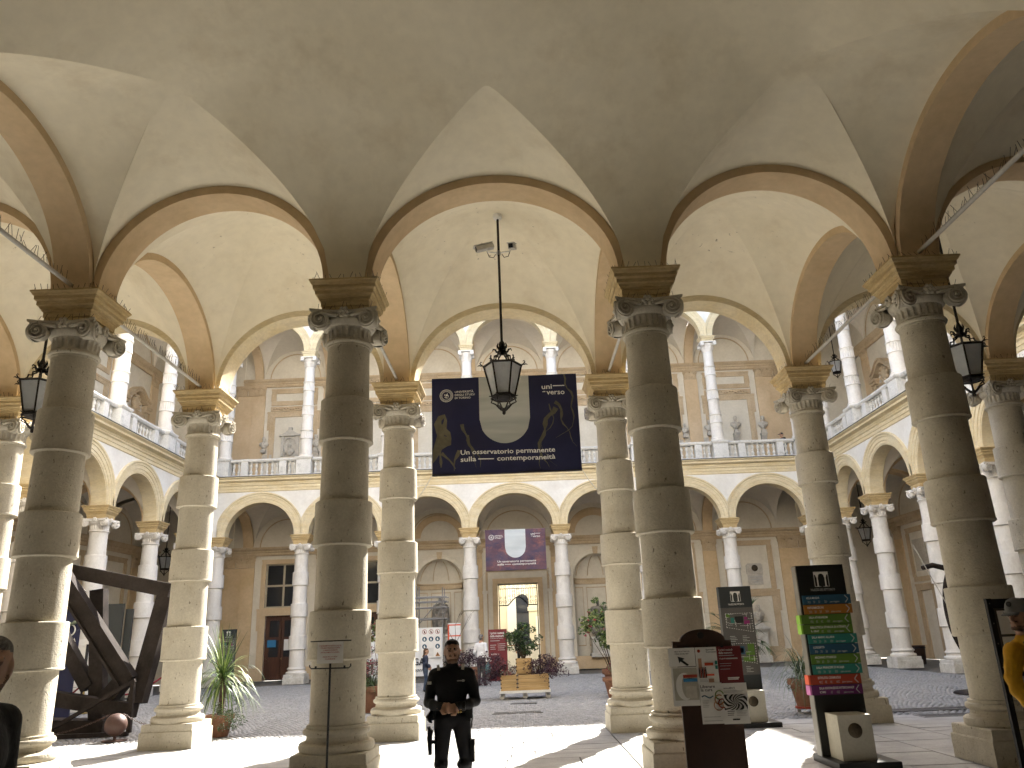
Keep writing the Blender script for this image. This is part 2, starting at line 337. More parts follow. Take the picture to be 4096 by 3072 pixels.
for x0_, x1_ in ((-15.4, -10.34-PW), (10.34+PW, 15.4)):
    y_ = 9.9
    while y_ < YB+.69:
        big.box(x0_+.008, (x0_+x1_)/2-.008, y_+.008, min(YB+.7, y_+.5)-.008, -.05, 0, bev=.006); big.box((x0_+x1_)/2+.008, x1_-.008, y_+.008, min(YB+.7, y_+.5)-.008, -.05, 0, bev=.006); y_ += .5
tag(big.build('hall_paving', 'slab', fl), kind='stuff')

def cobbles():
    r_ = np.random.RandomState(3)
    P = []
    # segmental fans: rows of arcs, 1.1 m wide
    W = 1.25; d = 0.112
    x0, x1, y0, y1 = -14.6, 14.6, YB+0.74, YF-0.75
    nx = int((x1-x0)/d)
    yy = y0-0.3; row = 0
    while yy < y1+0.05:
        for i in range(nx):
            x = x0+d*(i+.5+.5*(row % 2)); t = ((x-x0+.16*math.sin(yy*1.3)+.05*math.sin(yy*4.1+x))/W) % 1.0*2-1; a = t*0.85
            y = yy+(math.cos(a)-math.cos(0.85))*0.72
            if y0+.06 < y < y1-.06: P.append((x, y, -a*.75))
        yy += d; row += 1
    P = np.array(P); n_ = len(P)
    hs = 0.050+r_.uniform(-.004, .003, (n_, 2)); P[:, :2] += r_.uniform(-.006, .006, (n_, 2)); ang = P[:, 2]+r_.uniform(-.12, .12, n_)
    zt = -0.012+r_.uniform(-.007, .007, n_); tx = r_.uniform(-.06, .06, (n_, 2))
    ca, sa = np.cos(ang), np.sin(ang); V = np.zeros((n_, 8, 3))
    for i, (sx, sy) in enumerate(((-1, -1), (1, -1), (1, 1), (-1, 1))):
        for lev, (sh, zz) in enumerate(((1.0, None), (0.74, 1))):
            lx = sx*hs[:, 0]*sh; ly = sy*hs[:, 1]*sh
            V[:, lev*4+i, 0] = P[:, 0]+lx*ca-ly*sa; V[:, lev*4+i, 1] = P[:, 1]+lx*sa+ly*ca
            V[:, lev*4+i, 2] = (zt+lx*tx[:, 0]+ly*tx[:, 1]) if zz else (zt-0.03)
    base = np.arange(n_)[:, None, None]*8
    F = np.array([[4, 5, 6, 7], [0, 1, 5, 4], [1, 2, 6, 5], [2, 3, 7, 6], [3, 0, 4, 7]])[None]+base
    me = bpy.data.meshes.new('cobbles'); me.vertices.add(n_*8); me.vertices.foreach_set('co', V.ravel())
    nf = n_*5; me.loops.add(nf*4); me.loops.foreach_set('vertex_index', F.ravel().astype(np.int32))
    me.polygons.add(nf); me.polygons.foreach_set('loop_start', np.arange(0, nf*4, 4, dtype=np.int32))
    me.update(calc_edges=True); me.materials.append(MATS['cobble']); return me
cb = link('courtyard_cobbles', cobbles()); tag(cb, 'grey stone cobbles laid in fans across the courtyard', 'cobbles', kind='stuff')

# ------------------------------------------------------------------ columns
DRUM_Z = [0.73, 1.49, 2.11, 2.94, 3.55, 4.38, 5.01, 5.80]
def shaft_r(z): return 0.350-0.048*max(0, (z-1.5)/4.4)**1.25
def scroll(r=0.14, depth=0.075, turns=2.1, n=44, rib=0.019):
    """spiral volute disc facing -y, centred on the origin"""
    o = MB(); o.lathe([(r*0.97, -.01), (r*0.97, depth*0.25), (0.01, depth*0.30)], 24, cap=False)
    pts = []; rs = []
    for i in range(n+1):
        t = i/n; a = math.pi/2+t*turns*2*math.pi; q = (r-rib*.6)*(1-t)**0.9+0.016*t
        pts.append((q*math.cos(a), q*math.sin(a), depth*(0.40+0.40*t))); rs.append(rib*(1-0.5*t))
    o.tube(pts, rs, 6); o.ball((0, 0, depth*0.75), 0.024, 5)
    return o.xf(Matrix.Rotation(math.pi/2, 4, 'X'))
def column_meshes(mats, lod=0):
    st, cap, imp, pl = mats; n = 40 if lod == 0 else 24
    out = []
    out.append(('plinth', MB().sq([(.484, 0), (.484, .285), (.472, .30)]).mesh('plinth', pl), None))
    out.append(('plinth_step', MB().sq([(.462, .301), (.462, .405), (.452, .42)]).mesh('plinth_step', pl), None))
    prof = [(.452, .42), (.468, .44), (.474, .475), (.468, .51), (.445, .53), (.40, .532), (.395, .545), (.382, .56), (.378, .60), (.388, .615), (.412, .62), (.425, .64), (.425, .665), (.412, .685), (.385, .69), (.385, .725), (.36, .729)]
    out.append(('base', MB().lathe(prof, n).mesh('base', st, 35), None))
    for i in range(7):
        z0, z1 = DRUM_Z[i], DRUM_Z[i+1]; e = 0.056 if i % 2 else 0.0
        r0, r1 = shaft_r(z0)+e, shaft_r(z1)+e
        if e: pr = [(r0-.012, z0+.001), (r0-.004, z0+.012), (r0+.006, z0+.016), (r0+.006, z0+.034), (r0, z0+.042), (r1, z1-.012), (r1-.014, z1-.001)]
        else: pr = [(r0, z0+.001), (r0, z0+.02), (r1, z1-.02), (r1, z1)]
        out.append(('drum', MB().lathe(pr, n).mesh('drum', st, 35), None))
    r = .302
    out.append(('astragal', MB().lathe([(r, 5.80), (.318, 5.802), (.318, 5.825), (.345, 5.838), (.352, 5.862), (.340, 5.885), (.315, 5.893), (.306, 5.90)], n).mesh('astragal', st, 35), None))
    nf = 22
    def flute(a, z):
        t = (a*nf/(2*math.pi)) % 1.0; d = max(0, 1-((t-.5)/.34)**2)
        e = min(1, max(0, (z-5.915)/.03), max(0, (6.075-z)/.03)); return 1-.085*math.sqrt(d)*e
    out.append(('necking', MB().lathe([(.312, 5.90)]+[(.314+.01*k/8, 5.91+.172*k/8) for k in range(9)]+[(.325, 6.09)], nf*(8 if lod == 0 else 5), wob=flute).mesh('necking', cap, 50), None))
    out.append(('echinus', MB().lathe([(.325, 6.09), (.345, 6.095), (.36, 6.11), (.385, 6.15), (.395, 6.18), (.385, 6.21), (.36, 6.225)], n).mesh('echinus', cap, 40), None))
    ab = []
    for z, k in ((6.222, .95), (6.25, .955), (6.262, 1.0), (6.298, 1.01)):
        ring = []
        for s_ in range(4):
            for q in range(-4, 5):
                t = q/4.0
                if q == 4: continue
                y = -(.385+.105*t*t)*k; x = t*.475*k; c_, s2 = math.cos(s_*math.pi/2), math.sin(s_*math.pi/2)
                ring.append((x*c_-y*s2, x*s2+y*c_, z))
        ab.append(ring)
    m_ = MB(); kk = len(ab[0])
    m_.add([p for r_ in ab for p in r_], [(j*kk+i, j*kk+(i+1) % kk, (j+1)*kk+(i+1) % kk, (j+1)*kk+i) for j in range(3) for i in range(kk)]+[tuple(range(kk-1, -1, -1)), tuple(range(3*kk, 4*kk))])
    out.append(('abacus', m_.mesh('abacus', cap, 30), None))
    v = MB(); sc = scroll(n=40 if lod == 0 else 22)
    # a corner volute: two scroll faces meeting on the diagonal (the -x -y corner)
    v.join(sc, Matrix.Translation((-.345, -.425, 6.135)) @ Matrix.Rotation(R(14), 4, 'Z'))
    v.join(sc, Matrix.Translation((-.425, -.345, 6.135)) @ Matrix.Rotation(R(-104), 4, 'Z') @ Matrix.Scale(-1, 4, (1, 0, 0)))
    v.tube([(-.10, -.395, 6.205), (-.2, -.41, 6.225), (-.29, -.425, 6.235), (-.35, -.425, 6.235)], [.022, .03, .034, .034], 6)
    v.tube([(-.395, -.10, 6.205), (-.41, -.2, 6.225), (-.425, -.29, 6.235), (-.425, -.35, 6.235)], [.022, .03, .034, .034], 6)
    bl = [(.118*math.cos(a_), .118*math.sin(a_)) for a_ in [2*math.pi*i/20 for i in range(20)]]
    v.join(MB().prism(bl, -.09, .02, ax='y'), Matrix.Translation((-.335, -.33, 6.135))); v.join(MB().prism(bl, -.02, .09, ax='y'), Matrix.Translation((-.33, -.335, 6.135)) @ Matrix.Rotation(R(90), 4, 'Z')); v.box(-.43, -.34, -.43, -.34, 6.03, 6.22)
    me = v.mesh('volute', cap, 40)
    for k in range(4): out.append(('volute', me, k*math.pi/2))
    ro = MB()
    for k in range(6):
        a_ = k*math.pi/3; ro.ball((.052*math.cos(a_), -.415, 6.258+.052*math.sin(a_)), .034, 5, sc=(1, .7, 1))
    ro.ball((0, -.438, 6.258), .026, 5); ro.box(-.06, .06, -.41, -.36, 6.19, 6.31)
    me = ro.mesh('rosette', cap, 50)
    for k in range(4): out.append(('rosette', me, k*math.pi/2))
    pr = [(.335, 6.30), (.335, 6.375), (.35, 6.378), (.35, 6.455), (.362, 6.46), (.372, 6.475), (.372, 6.49), (.385, 6.495), (.40, 6.53), (.425, 6.545), (.425, 6.60), (.44, 6.61), (.455, 6.625), (.455, 6.675), (.475, 6.69), (.49, 6.72), (.503, 6.73), (.503, 6.757), (.40, ZI)]
    out.append(('impost', MB().sq(pr).mesh('impost', imp), None))
    return out
def place_column(meshes, x, y, label, group, rz=0, name='column'):
    t = thing(name, label, 'column', (x, y, 0), rz, group)
    for nm, me, r_ in meshes: link(nm, me, t, rz=r_ or 0)
    return t
near_col = column_meshes(('stone', 'stone_cap', 'impost_paint', 'stone'))
far_col = column_meshes(('marble', 'marble', 'impost_paint', 'marble_plinth'), 1)
court_col = [(n_, (lambda q: q)(me.copy()), r_) if False else (n_, me, r_) for n_, me, r_ in near_col]
LA = ['tan banded column at the far left edge, sunlit along its right side', 'tan banded column behind the black stand with the paper notice', 'tan banded column behind the brown poster board', 'thick tan banded column beside the man in the yellow jacket']
for i, l_ in zip((-1.5, -0.5, 0.5, 1.5), LA): place_column(near_col, cx(i), YA, l_, 'banded columns of the entrance hall')
LB = {-2.5: 'tan column cut by the left frame edge, behind the leftmost lantern', -1.5: 'tan column left of the spiky yucca, beside the steel sculpture', -0.5: 'tan column under the left edge of the large navy banner',
      0.5: 'tan column under the right edge of the large navy banner', 1.5: 'tan column behind the coloured direction totem', 2.5: 'tan column at the right frame edge, behind the rightmost lantern'}
for i in (-3.5, -2.5, -1.5, -0.5, 0.5, 1.5, 2.5, 3.5):
    if i in LB: place_column(near_col, cx(i), YB, LB[i], 'banded columns along the courtyard edge')

# ------------------------------------------------------------------ arches and vaults
def arch_pts(c, a, b, zs, n=36): return [(c-a*math.cos(math.pi*i/n), zs+b*math.sin(math.pi*i/n)) for i in range(n+1)]
def arch_sweep(mb, c, a, b, zs, prof, n=36, m=0, along='x'):
    """closed profile of (radial offset, depth) swept round a half ellipse"""
    k = len(prof); vs_ = []
    for i in range(n+1):
        t = math.pi*i/n
        for dr, d in prof:
            u = c-(a+dr)*math.cos(t); z = zs+(b+dr)*math.sin(t)
            vs_.append((u, d, z) if along == 'x' else (d, u, z))
    f = [(i*k+j, i*k+(j+1) % k, (i+1)*k+(j+1) % k, (i+1)*k+j) for i in range(n) for j in range(k)]
    mb.add(vs_, f+[tuple(range(k)), tuple(range((n+1)*k-1, n*k-1, -1))], m); return mb
def ring(y0, y1, t=.14): return [(0, y0), (t, y0), (t, y1), (0, y1)]
def spandrel(mb, xa, xb, c, a, b, zs, zt, y, m=0, n=36):
    p = [(xa, zs)]+arch_pts(c, a, b, zs, n)+[(xb, zs)]
    mb.sheet([[(q[0], y, q[1]) for q in p], [(q[0], y, zt) for q in p]], m); return mb
def groin(mb, x0, x1, y0, y1, zs, h, rise, n=14, m=0):
    xc, yc, ax, ay = (x0+x1)/2, (y0+y1)/2, (x1-x0)/2, (y1-y0)/2
    def zz(tx, ty, ra): return zs+(h+rise*(1-ty*ty))*math.sqrt(max(0, 1-tx*tx))
    for sgn in (-1, 1):
        for mode in (0, 1):
            rows = []
            for i in range(n+1):
                s_ = math.sin(i/n*math.pi/2); row = []
                for j in range(-n, n+1):
                    k = math.sin(j/n*math.pi/2); major, minor = sgn*s_, s_*k
                    z = zz(minor, major, 0)
                    row.append((xc+ax*minor, yc+ay*major, z) if mode == 0 else (xc+ax*major, yc+ay*minor, z))
                rows.append(row)
            mb.sheet(rows, m)
    return mb
palace = thing('entrance_portico', 'vaulted stone portico with ochre arches framing the courtyard', 'portico', (0, 8, 0))
def pal(mb, name, mats, smooth=None):
    mb.xf(Matrix.Translation((0, -8, 0))); return mb.build(name, mats, palace, smooth)
HB = 1.63; TW = 0.262                          # arch rise, half width of the bands
for row, lab in ((YA, 'A'), (YB, 'B')):
    for i in range(7):
        if row == YA and i in (0, 6): continue
        xa, xb = COLX[i], COLX[i+1]; c = (xa+xb)/2; a = (xb-xa)/2-.355
        mb = MB(); arch_sweep(mb, c, a, HB, ZI+.003, ring(row-TW, row+(TW if row == YA else .195)), n=44); pal(mb, 'arch_band', 'ochre' if row == YA else 'cornice_paint', 30)
for x_ in COLX[1:-1]:                           # transverse arches over the corridor
    mb = MB(); arch_sweep(mb, (YA+YB)/2, (YB-YA)/2-.355, HB, ZI+.005, ring(x_-TW, x_+TW), n=44, along='y'); pal(mb, 'transverse_arch', 'ochre', 30)
for i in range(7):
    xa, xb = COLX[i]+TW, COLX[i+1]-TW
    pal(groin(MB(), xa, xb, YA+TW, YB-TW, ZI+.01, 1.755, .87, 16), 'groin_vault', 'vault_corridor', 30)
    # solid haunches of plaster behind the arch heads
# hall vault: pavilion with triangular lunettes
D0 = YA-TW; XW = 6.27-TW; AH = 6.0; BH = 3.03
def smin(a, b, k=1.3):
    h = max(k-abs(a-b), 0)/k; return min(a, b)-h*h*k*0.25
def fmain(d): return ZI+BH*math.sqrt(max(0, 1-(1-min(max(d, 0), AH)/AH)**2))
def zmain(x, y):
    dx, dy = XW-abs(x), min(D0-y, y+1.52)
    return fmain(min(dx, dy) if min(dx, dy) < 1.9 and abs(dx-dy) > .001 and False else smin(dx, dy, 1.3*min(1, max(0, (min(dx, dy)-1.2)/1.0))+1e-6))
EXT = 1.77
def lun_front(xa, xb, c, aw, xap, dap, corner=0):
    """ruled lunette between the arch back and the main vault; corner=-1/1 gives the groined half"""
    n = 48; rows = []; cols_ = []
    for i in range(n+1):
        t = math.pi*i/n; x = c-aw*math.cos(t); z0 = ZI+EXT*math.sin(t)
        left = x < xap; half = (xap-(c-aw)) if left else ((c+aw)-xap); q = abs(x-xap)/half
        q2 = math.sqrt(q*q+.0016)-.0016 if q < .99 else q
        d = dap*max(0, 1-min(1, q2))
        if corner and (x-xap)*corner > 0: d = -.047+(dap+.047)*max(0, 1-q)
        cols_.append((x, z0, d, zmain(x, D0-d)))
    for k in range(9):
        s_ = k/8.0
        rows.append([(x, D0-d*s_, z0+(z1-z0)*(s_-.13*math.sin(math.pi*s_)*0)) for x, z0, d, z1 in cols_])
    return rows
LUN = []
for i, dap, cr in ((2, 1.9, -1), (3, 1.76, 0), (4, 1.9, 1)):
    xa, xb = COLX[i], COLX[i+1]; c = (xa+xb)/2; aw = (xb-xa)/2-.355+.14
    rows = lun_front(xa, xb, c, aw, c, dap, cr); LUN.append((c, aw, dap))
    pal(MB().sheet(rows), 'lunette', 'vault', 35)
YS = [YA, YA-4.85, YA-9.7]                     # side arches of the hall
for sg in (-1, 1):
    for j in range(2):
        ya, yb = YS[j+1], YS[j]; c = (ya+yb)/2; a = (yb-ya)/2-.355
        mb = MB(); arch_sweep(mb, c, a, HB, ZI+.007, ring(sg*6.27-TW, sg*6.27+TW), n=44, along='y'); pal(mb, 'side_arch', 'ochre', 30)
        rows = []; cols_ = []; aw = a+.14; yap = (D0-1.9) if j == 0 else c; dxa = XW-4.235
        for i in range(49):
            t = math.pi*i/48; y = c-aw*math.cos(t); z0 = ZI+EXT*math.sin(t); half = (yap-(c-aw)) if y < yap else ((c+aw)-yap)
            d = dxa*max(0, 1-abs(y-yap)/half)
            if j == 0 and y > yap: d = -.047+(dxa+.047)*max(0, 1-abs(y-yap)/half)
            x = sg*(XW-d); cols_.append((y, z0, d, zmain(x, y)))
        for k in range(9):
            s_ = k/8.0; rows.append([(sg*(XW-d*s_), y, z0+(z1-z0)*s_) for y, z0, d, z1 in cols_])
        pal(MB().sheet(rows), 'lunette', 'vault', 35)
# main surface, cut back to the lunettes in plan
xs_ = sorted(set([round(-XW+i*2*XW/90, 4) for i in range(91)]+[round(c+s_*aw*q, 4) for c, aw, _ in LUN for s_ in (-1, 1) for q in (0, .02, .05, .1, .985, 1.0)]))
def dfront(x):
    best = 0.0
    for c, aw, dap in LUN:
        q = abs(x-c)/aw
        if q < 1: best = max(best, dap*max(0, 1-min(1, (math.sqrt(q*q+.0016)-.0016) if q < .99 else q)))
    return max(0.0, best-.03)
SC = [((YS[0]+YS[1])/2, (YS[0]-YS[1])/2-.355+.14, D0-1.9), ((YS[1]+YS[2])/2, (YS[1]-YS[2])/2-.355+.14, (YS[1]+YS[2])/2)]
def dside(y):
    for c, aw, yap in SC:
        if c-aw < y < c+aw:
            half = (yap-(c-aw)) if y < yap else ((c+aw)-yap); return max(0.0, (XW-4.235)*max(0, 1-abs(y-yap)/half)-.03)
    return 0.0
mb = MB(); NY = 70; rows = []
ylist = []
for x in xs_:
    y0_ = D0-dfront(x); dx = XW-abs(x)
    col_ = []
    for k in range(NY+1):
        s_ = k/NY; y = y0_+(-1.5-y0_)*(s_**1.25); col_.append((x, y, zmain(x, y)))
    rows.append(col_)
# clip the faces that run into the side lunettes
k_ = NY+1; vs_ = [p for r_ in rows for p in r_]; fs_ = []
gv = [XW-abs(p[0])-dside(p[1])+.004 for p in vs_]
for j in range(len(rows)-1):
    for i in range(NY):
        q = (j*k_+i, j*k_+i+1, (j+1)*k_+i+1, (j+1)*k_+i); g = [gv[t] for t in q]
        if min(g) >= 0: fs_.append(q); continue
        if max(g) < 0: continue
        poly = []
        for t in range(4):
            A_, B_ = q[t], q[(t+1) % 4]
            if gv[A_] >= 0: poly.append(A_)
            if (gv[A_] >= 0) != (gv[B_] >= 0):
                lo, hi = 0.0, 1.0
                for _ in range(18):
                    m2 = (lo+hi)/2; x = vs_[A_][0]+(vs_[B_][0]-vs_[A_][0])*m2; y = vs_[A_][1]+(vs_[B_][1]-vs_[A_][1])*m2
                    if ((XW-abs(x)-dside(y)+.004) >= 0) == (gv[A_] >= 0): lo = m2
                    else: hi = m2
                vs_.append((x, y, zmain(x, y))); gv.append(0); poly.append(len(vs_)-1)
        if len(poly) >= 3: fs_.append(tuple(poly))
mb.add(vs_, fs_); pal(mb, 'pavilion_vault', 'vault', 40)
# bays beyond the side arches, and the walls that close the hall
for sg in (-1, 1):
    x0, x1 = sorted((sg*(6.27+TW), sg*(10.34-TW)))
    pal(groin(MB(), x0, x1, YS[1]+TW, YA-TW, ZI+.01, 1.755, .6, 14), 'groin_vault', 'vault', 30)
    xa, xb = sorted((sg*6.27, sg*10.34)); c = (xa+xb)/2; a = (xb-xa)/2-.355
    mb = MB(); arch_sweep(mb, (YS[0]+YS[1])/2, (YS[0]-YS[1])/2-.355, HB, ZI+.003, ring(sg*10.34-TW, sg*10.34+TW), n=36, along='y'); pal(mb, 'side_arch', 'ochre', 30)
    mb = MB(); arch_sweep(mb, c, a, HB, ZI+.003, ring(YS[1]-TW, YS[1]+TW), n=36); pal(mb, 'arch_band', 'ochre', 30)
w_ = MB()
xsb = [-15.6, -5.6, -2.6, -1.6, 1.6, 2.6, 5.6, 15.6]
for q, (xa, xb) in enumerate(zip(xsb[:-1], xsb[1:])): w_.box(xa, xb, -2.4, -2.0, (0, 0, 0, 4.2, 0, 0, 0)[q], 10.2)
w_.box(-15.9, -15.6, -2.4, YB+.3, 0, 10.2).box(15.6, 15.9, -2.4, YB+.3, 0, 10.2)
for sg in (-1, 1):
    x0, x1 = sorted((sg*10.6, sg*15.6)); w_.box(x0, x1, YS[1]-.3, YS[1], 0, 10.2)
    x0, x1 = sorted((sg*6.2, sg*6.5)); w_.box(x0, x1, -2.0, YS[1]-.9, 0, ZI)
pal(w_, 'hall_wall', 'hall_stone')
opp = tag(MB().box(-30, 30, -15, -14.4, 0, 14).build('bounce_facade', 'street_cream'), 'unseen cream house front added behind the entrance hall to reflect warm light', 'house')  # unseen front, added to warm the light coming in from behind
pal(MB().box(-15.9, 15.9, -2.4, YB+.25, 10.22, 21.0), 'upper_storey', 'spandrel')
# ------------------------------------------------------------------ the courtyard wings
BW = 4.4; Z1 = 9.63; ZU = 16.18
ARV = [(0, .26), (0, -.30), (.05, -.30), (.055, -.32), (.17, -.32), (.18, -.345), (.32, -.345), (.33, -.37), (.40, -.375), (.44, -.41), (.50, -.41), (.50, -.29), (.14, -.29), (.14, .26)]
ARU = [(0, .24), (0, -.26), (.05, -.26), (.055, -.28), (.15, -.28), (.16, -.30), (.28, -.30), (.29, -.325), (.36, -.35), (.42, -.35), (.42, -.25), (.14, -.25), (.14, .24)]
def clampx(mb, x0, x1):
    mb.v = [(min(max(p[0], x0), x1), p[1], p[2]) for p in mb.v]; return mb
def band(mb, prof, x0, x1, m=0):
    """closed (y, z) profile run along x"""
    k = len(prof); mb.add([(x0, y, z) for y, z in prof]+[(x1, y, z) for y, z in prof],
        [(i, (i+1) % k, k+(i+1) % k, k+i) for i in range(k)]+[tuple(range(k-1, -1, -1)), tuple(range(k, 2*k))], m); return mb
def wall_holes(mb, x0, x1, z0, z1, holes, y0, y1, m=0):
    xs = sorted({x0, x1, *[h[0] for h in holes], *[h[1] for h in holes]}); zs = sorted({z0, z1, *[h[2] for h in holes], *[h[3] for h in holes]})
    for i in range(len(xs)-1):
        for j in range(len(zs)-1):
            mx, mz = (xs[i]+xs[i+1])/2, (zs[j]+zs[j+1])/2
            if any(h[0] < mx < h[1] and h[2] < mz < h[3] for h in holes): continue
            mb.add([(xs[i], y0, zs[j]), (xs[i+1], y0, zs[j]), (xs[i+1], y0, zs[j+1]), (xs[i], y0, zs[j+1])], [(0, 1, 2, 3)], m)
    for a, b, c, d in holes:
        mb.add([(a, y0, c), (a, y1, c), (a, y1, d), (a, y0, d)], [(0, 1, 2, 3)], m); mb.add([(b, y0, c), (b, y1, c), (b, y1, d), (b, y0, d)], [(3, 2, 1, 0)], m)
        mb.add([(a, y0, d), (a, y1, d), (b, y1, d), (b, y0, d)], [(0, 1, 2, 3)], m)
        if c > z0+.01: mb.add([(a, y0, c), (a, y1, c), (b, y1, c), (b, y0, c)], [(3, 2, 1, 0)], m)
    return mb
def frame_mb(x0, x1, z0, z1, t, y, d=.05, foot=True, ear=0.0):
    o = MB(); o.box(x0-t, x0, y-d, y, z0, z1).box(x1, x1+t, y-d, y, z0, z1).box(x0-t-ear, x1+t+ear, y-d-.006, y, z1, z1+t)
    o.box(x0-t-.02, x0-t*.72, y-d-.025, y, z0, z1-.02).box(x1+t*.72, x1+t+.02, y-d-.025, y, z0, z1-.02).box(x0-t-ear-.02, x1+t+ear+.02, y-d-.03, y, z1+t*.72, z1+t+.02)
    if ear:
        for s_, xx in ((-1, x0-t), (1, x1+t)):
            o.box(min(xx, xx+s_*ear), max(xx, xx+s_*ear), y-d+.004, y, z1-.75, z1)
    if foot: o.box(x0-t, x1+t, y-d-.004, y, z0-t, z0)
    return o
BAL = [(.055, 0), (.075, .004), (.075, .05), (.05, .06), (.042, .085), (.07, .14), (.078, .18), (.06, .24), (.038, .29), (.034, .31), (.052, .32), (.052, .345), (.034, .355), (.038, .37), (.06, .42), (.074, .47), (.066, .52), (.042, .57), (.05, .60), (.075, .61), (.075, .655), (.055, .66)]
bal_me = MB().lathe(BAL, 12).mesh('baluster', 'baluster_stone', 40)
ped_me = MB().sq([(.40, 0), (.40, .10), (.36, .12), (.36, .80), (.40, .84), (.43, .90), (.43, .945), (.36, .95)]).box(-.24, .24, -.375, -.36, .22, .70).mesh('pedestal', 'baluster_stone')
post_me = MB().sq([(.17, 0), (.17, .80), (.195, .84), (.205, .90), (.205, .943)]).box(-.10, .10, -.18, -.16, .24, .70).mesh('post', 'baluster_stone')
def pil_cap():
    o = MB().box(-.40, .40, -.14, .0, 6.17, 6.24).box(-.36, .36, -.09, 0, 5.70, 6.17).box(-.42, .42, -.16, 0, 6.24, 6.30)
    sc = scroll(.12, .06, n=20)
    for s_ in (-1, 1): o.join(sc, Matrix.Translation((s_*.30, -.08, 6.10)))
    for k in range(7): o.tube([(-.27+.09*k, -.095, 5.72), (-.27+.09*k, -.095, 5.92)], .022, 5)
    o.ball((0, -.12, 6.16), .07, 5); return o
pilcap_me = pil_cap().mesh('pilaster_capital', 'trim_tan', 40)
pil_me = MB().box(-.36, .36, -.085, 0, .62, 5.69).box(-.42, .42, -.13, 0, 0, .5).box(-.39, .39, -.11, 0, .5, .62).box(-.365, -.345, -.092, 0, .62, 5.69).box(.345, .365, -.092, 0, .62, 5.69).mesh('pilaster', 'ochre')
upil_me = MB().box(-.36, .36, -.085, 0, Z1, 15.36).box(-.375, -.345, -.095, 0, Z1, 15.36).box(.345, .375, -.095, 0, Z1, 15.36).mesh('pilaster', 'ochre_pale')

def upper_column_meshes():
    n = 20; out = []; Zs = [10.78, 11.53, 12.0, 12.77, 13.30, 14.06, 14.57, 15.36]
    rr = lambda z: .295-.05*(z-10.78)/4.6
    out.append(('base', MB().lathe([(.36, 10.575), (.36, 10.60), (.385, 10.62), (.385, 10.66), (.34, 10.68), (.33, 10.71), (.345, 10.73), (.345, 10.755), (.30, 10.78)], n).mesh('base', 'marble', 40), None))
    for i in range(7):
        z0, z1 = Zs[i], Zs[i+1]
        if i % 2 == 0: out.append(('drum', MB().lathe([(rr(z0), z0+.001), (rr(z1), z1)], n).mesh('drum', 'marble', 40), None))
        else:
            r = rr(z0)
            def wob(a, z, z0=z0, z1=z1):
                if z < z0+.055 or z > z1-.055: return 1
                t = (a*20/(2*math.pi)) % 1; return 1-.09*math.sqrt(max(0, 1-((t-.5)/.36)**2))
            out.append(('fluted_band', MB().lathe([(r, z0+.001), (r+.035, z0+.006), (r+.035, z0+.04), (r+.012, z0+.05), (r+.014, z0+.06), (r+.014, (z0+z1)/2), (r+.012, z1-.06), (r+.012, z1-.05), (r+.035, z1-.04), (r+.035, z1-.006), (r, z1)], 100, wob=wob).mesh('fluted_band', 'marble', 40), None))
    def leaf(a, z):
        return 1+.10*abs(math.sin(a*4))*max(0, math.sin((z-15.40)/.34*math.pi))
    out.append(('capital', MB().lathe([(.25, 15.36), (.275, 15.37), (.275, 15.40), (.25, 15.41), (.27, 15.48), (.30, 15.55), (.27, 15.57), (.29, 15.66), (.34, 15.72), (.33, 15.78)], 48, wob=leaf).mesh('capital', 'marble', 50), None))
    v = MB(); sc = scroll(.10, .06, n=18); v.join(sc, Matrix.Translation((-.30, -.34, 15.72)) @ Matrix.Rotation(R(-24), 4, 'Z')); v.join(sc, Matrix.Translation((-.34, -.30, 15.72)) @ Matrix.Rotation(R(-66), 4, 'Z') @ Matrix.Scale(-1, 4, (1, 0, 0)))
    v.box(-.40, -.25, -.40, -.25, 15.66, 15.82)
    me = v.mesh('volute', 'marble', 40)
    for k in range(4): out.append(('volute', me, k*math.pi/2))
    out.append(('abacus', MB().sq([(.36, 15.80), (.40, 15.82), (.40, 15.87)]).mesh('abacus', 'marble'), None))
    out.append(('impost', MB().sq([(.29, 15.87), (.29, 15.98), (.31, 15.985), (.31, 16.04), (.36, 16.08), (.36, 16.12), (.40, 16.15), (.40, 16.178), (.3, 16.18)]).mesh('impost', 'cornice_paint'), None))
    return out
up_col = upper_column_meshes()

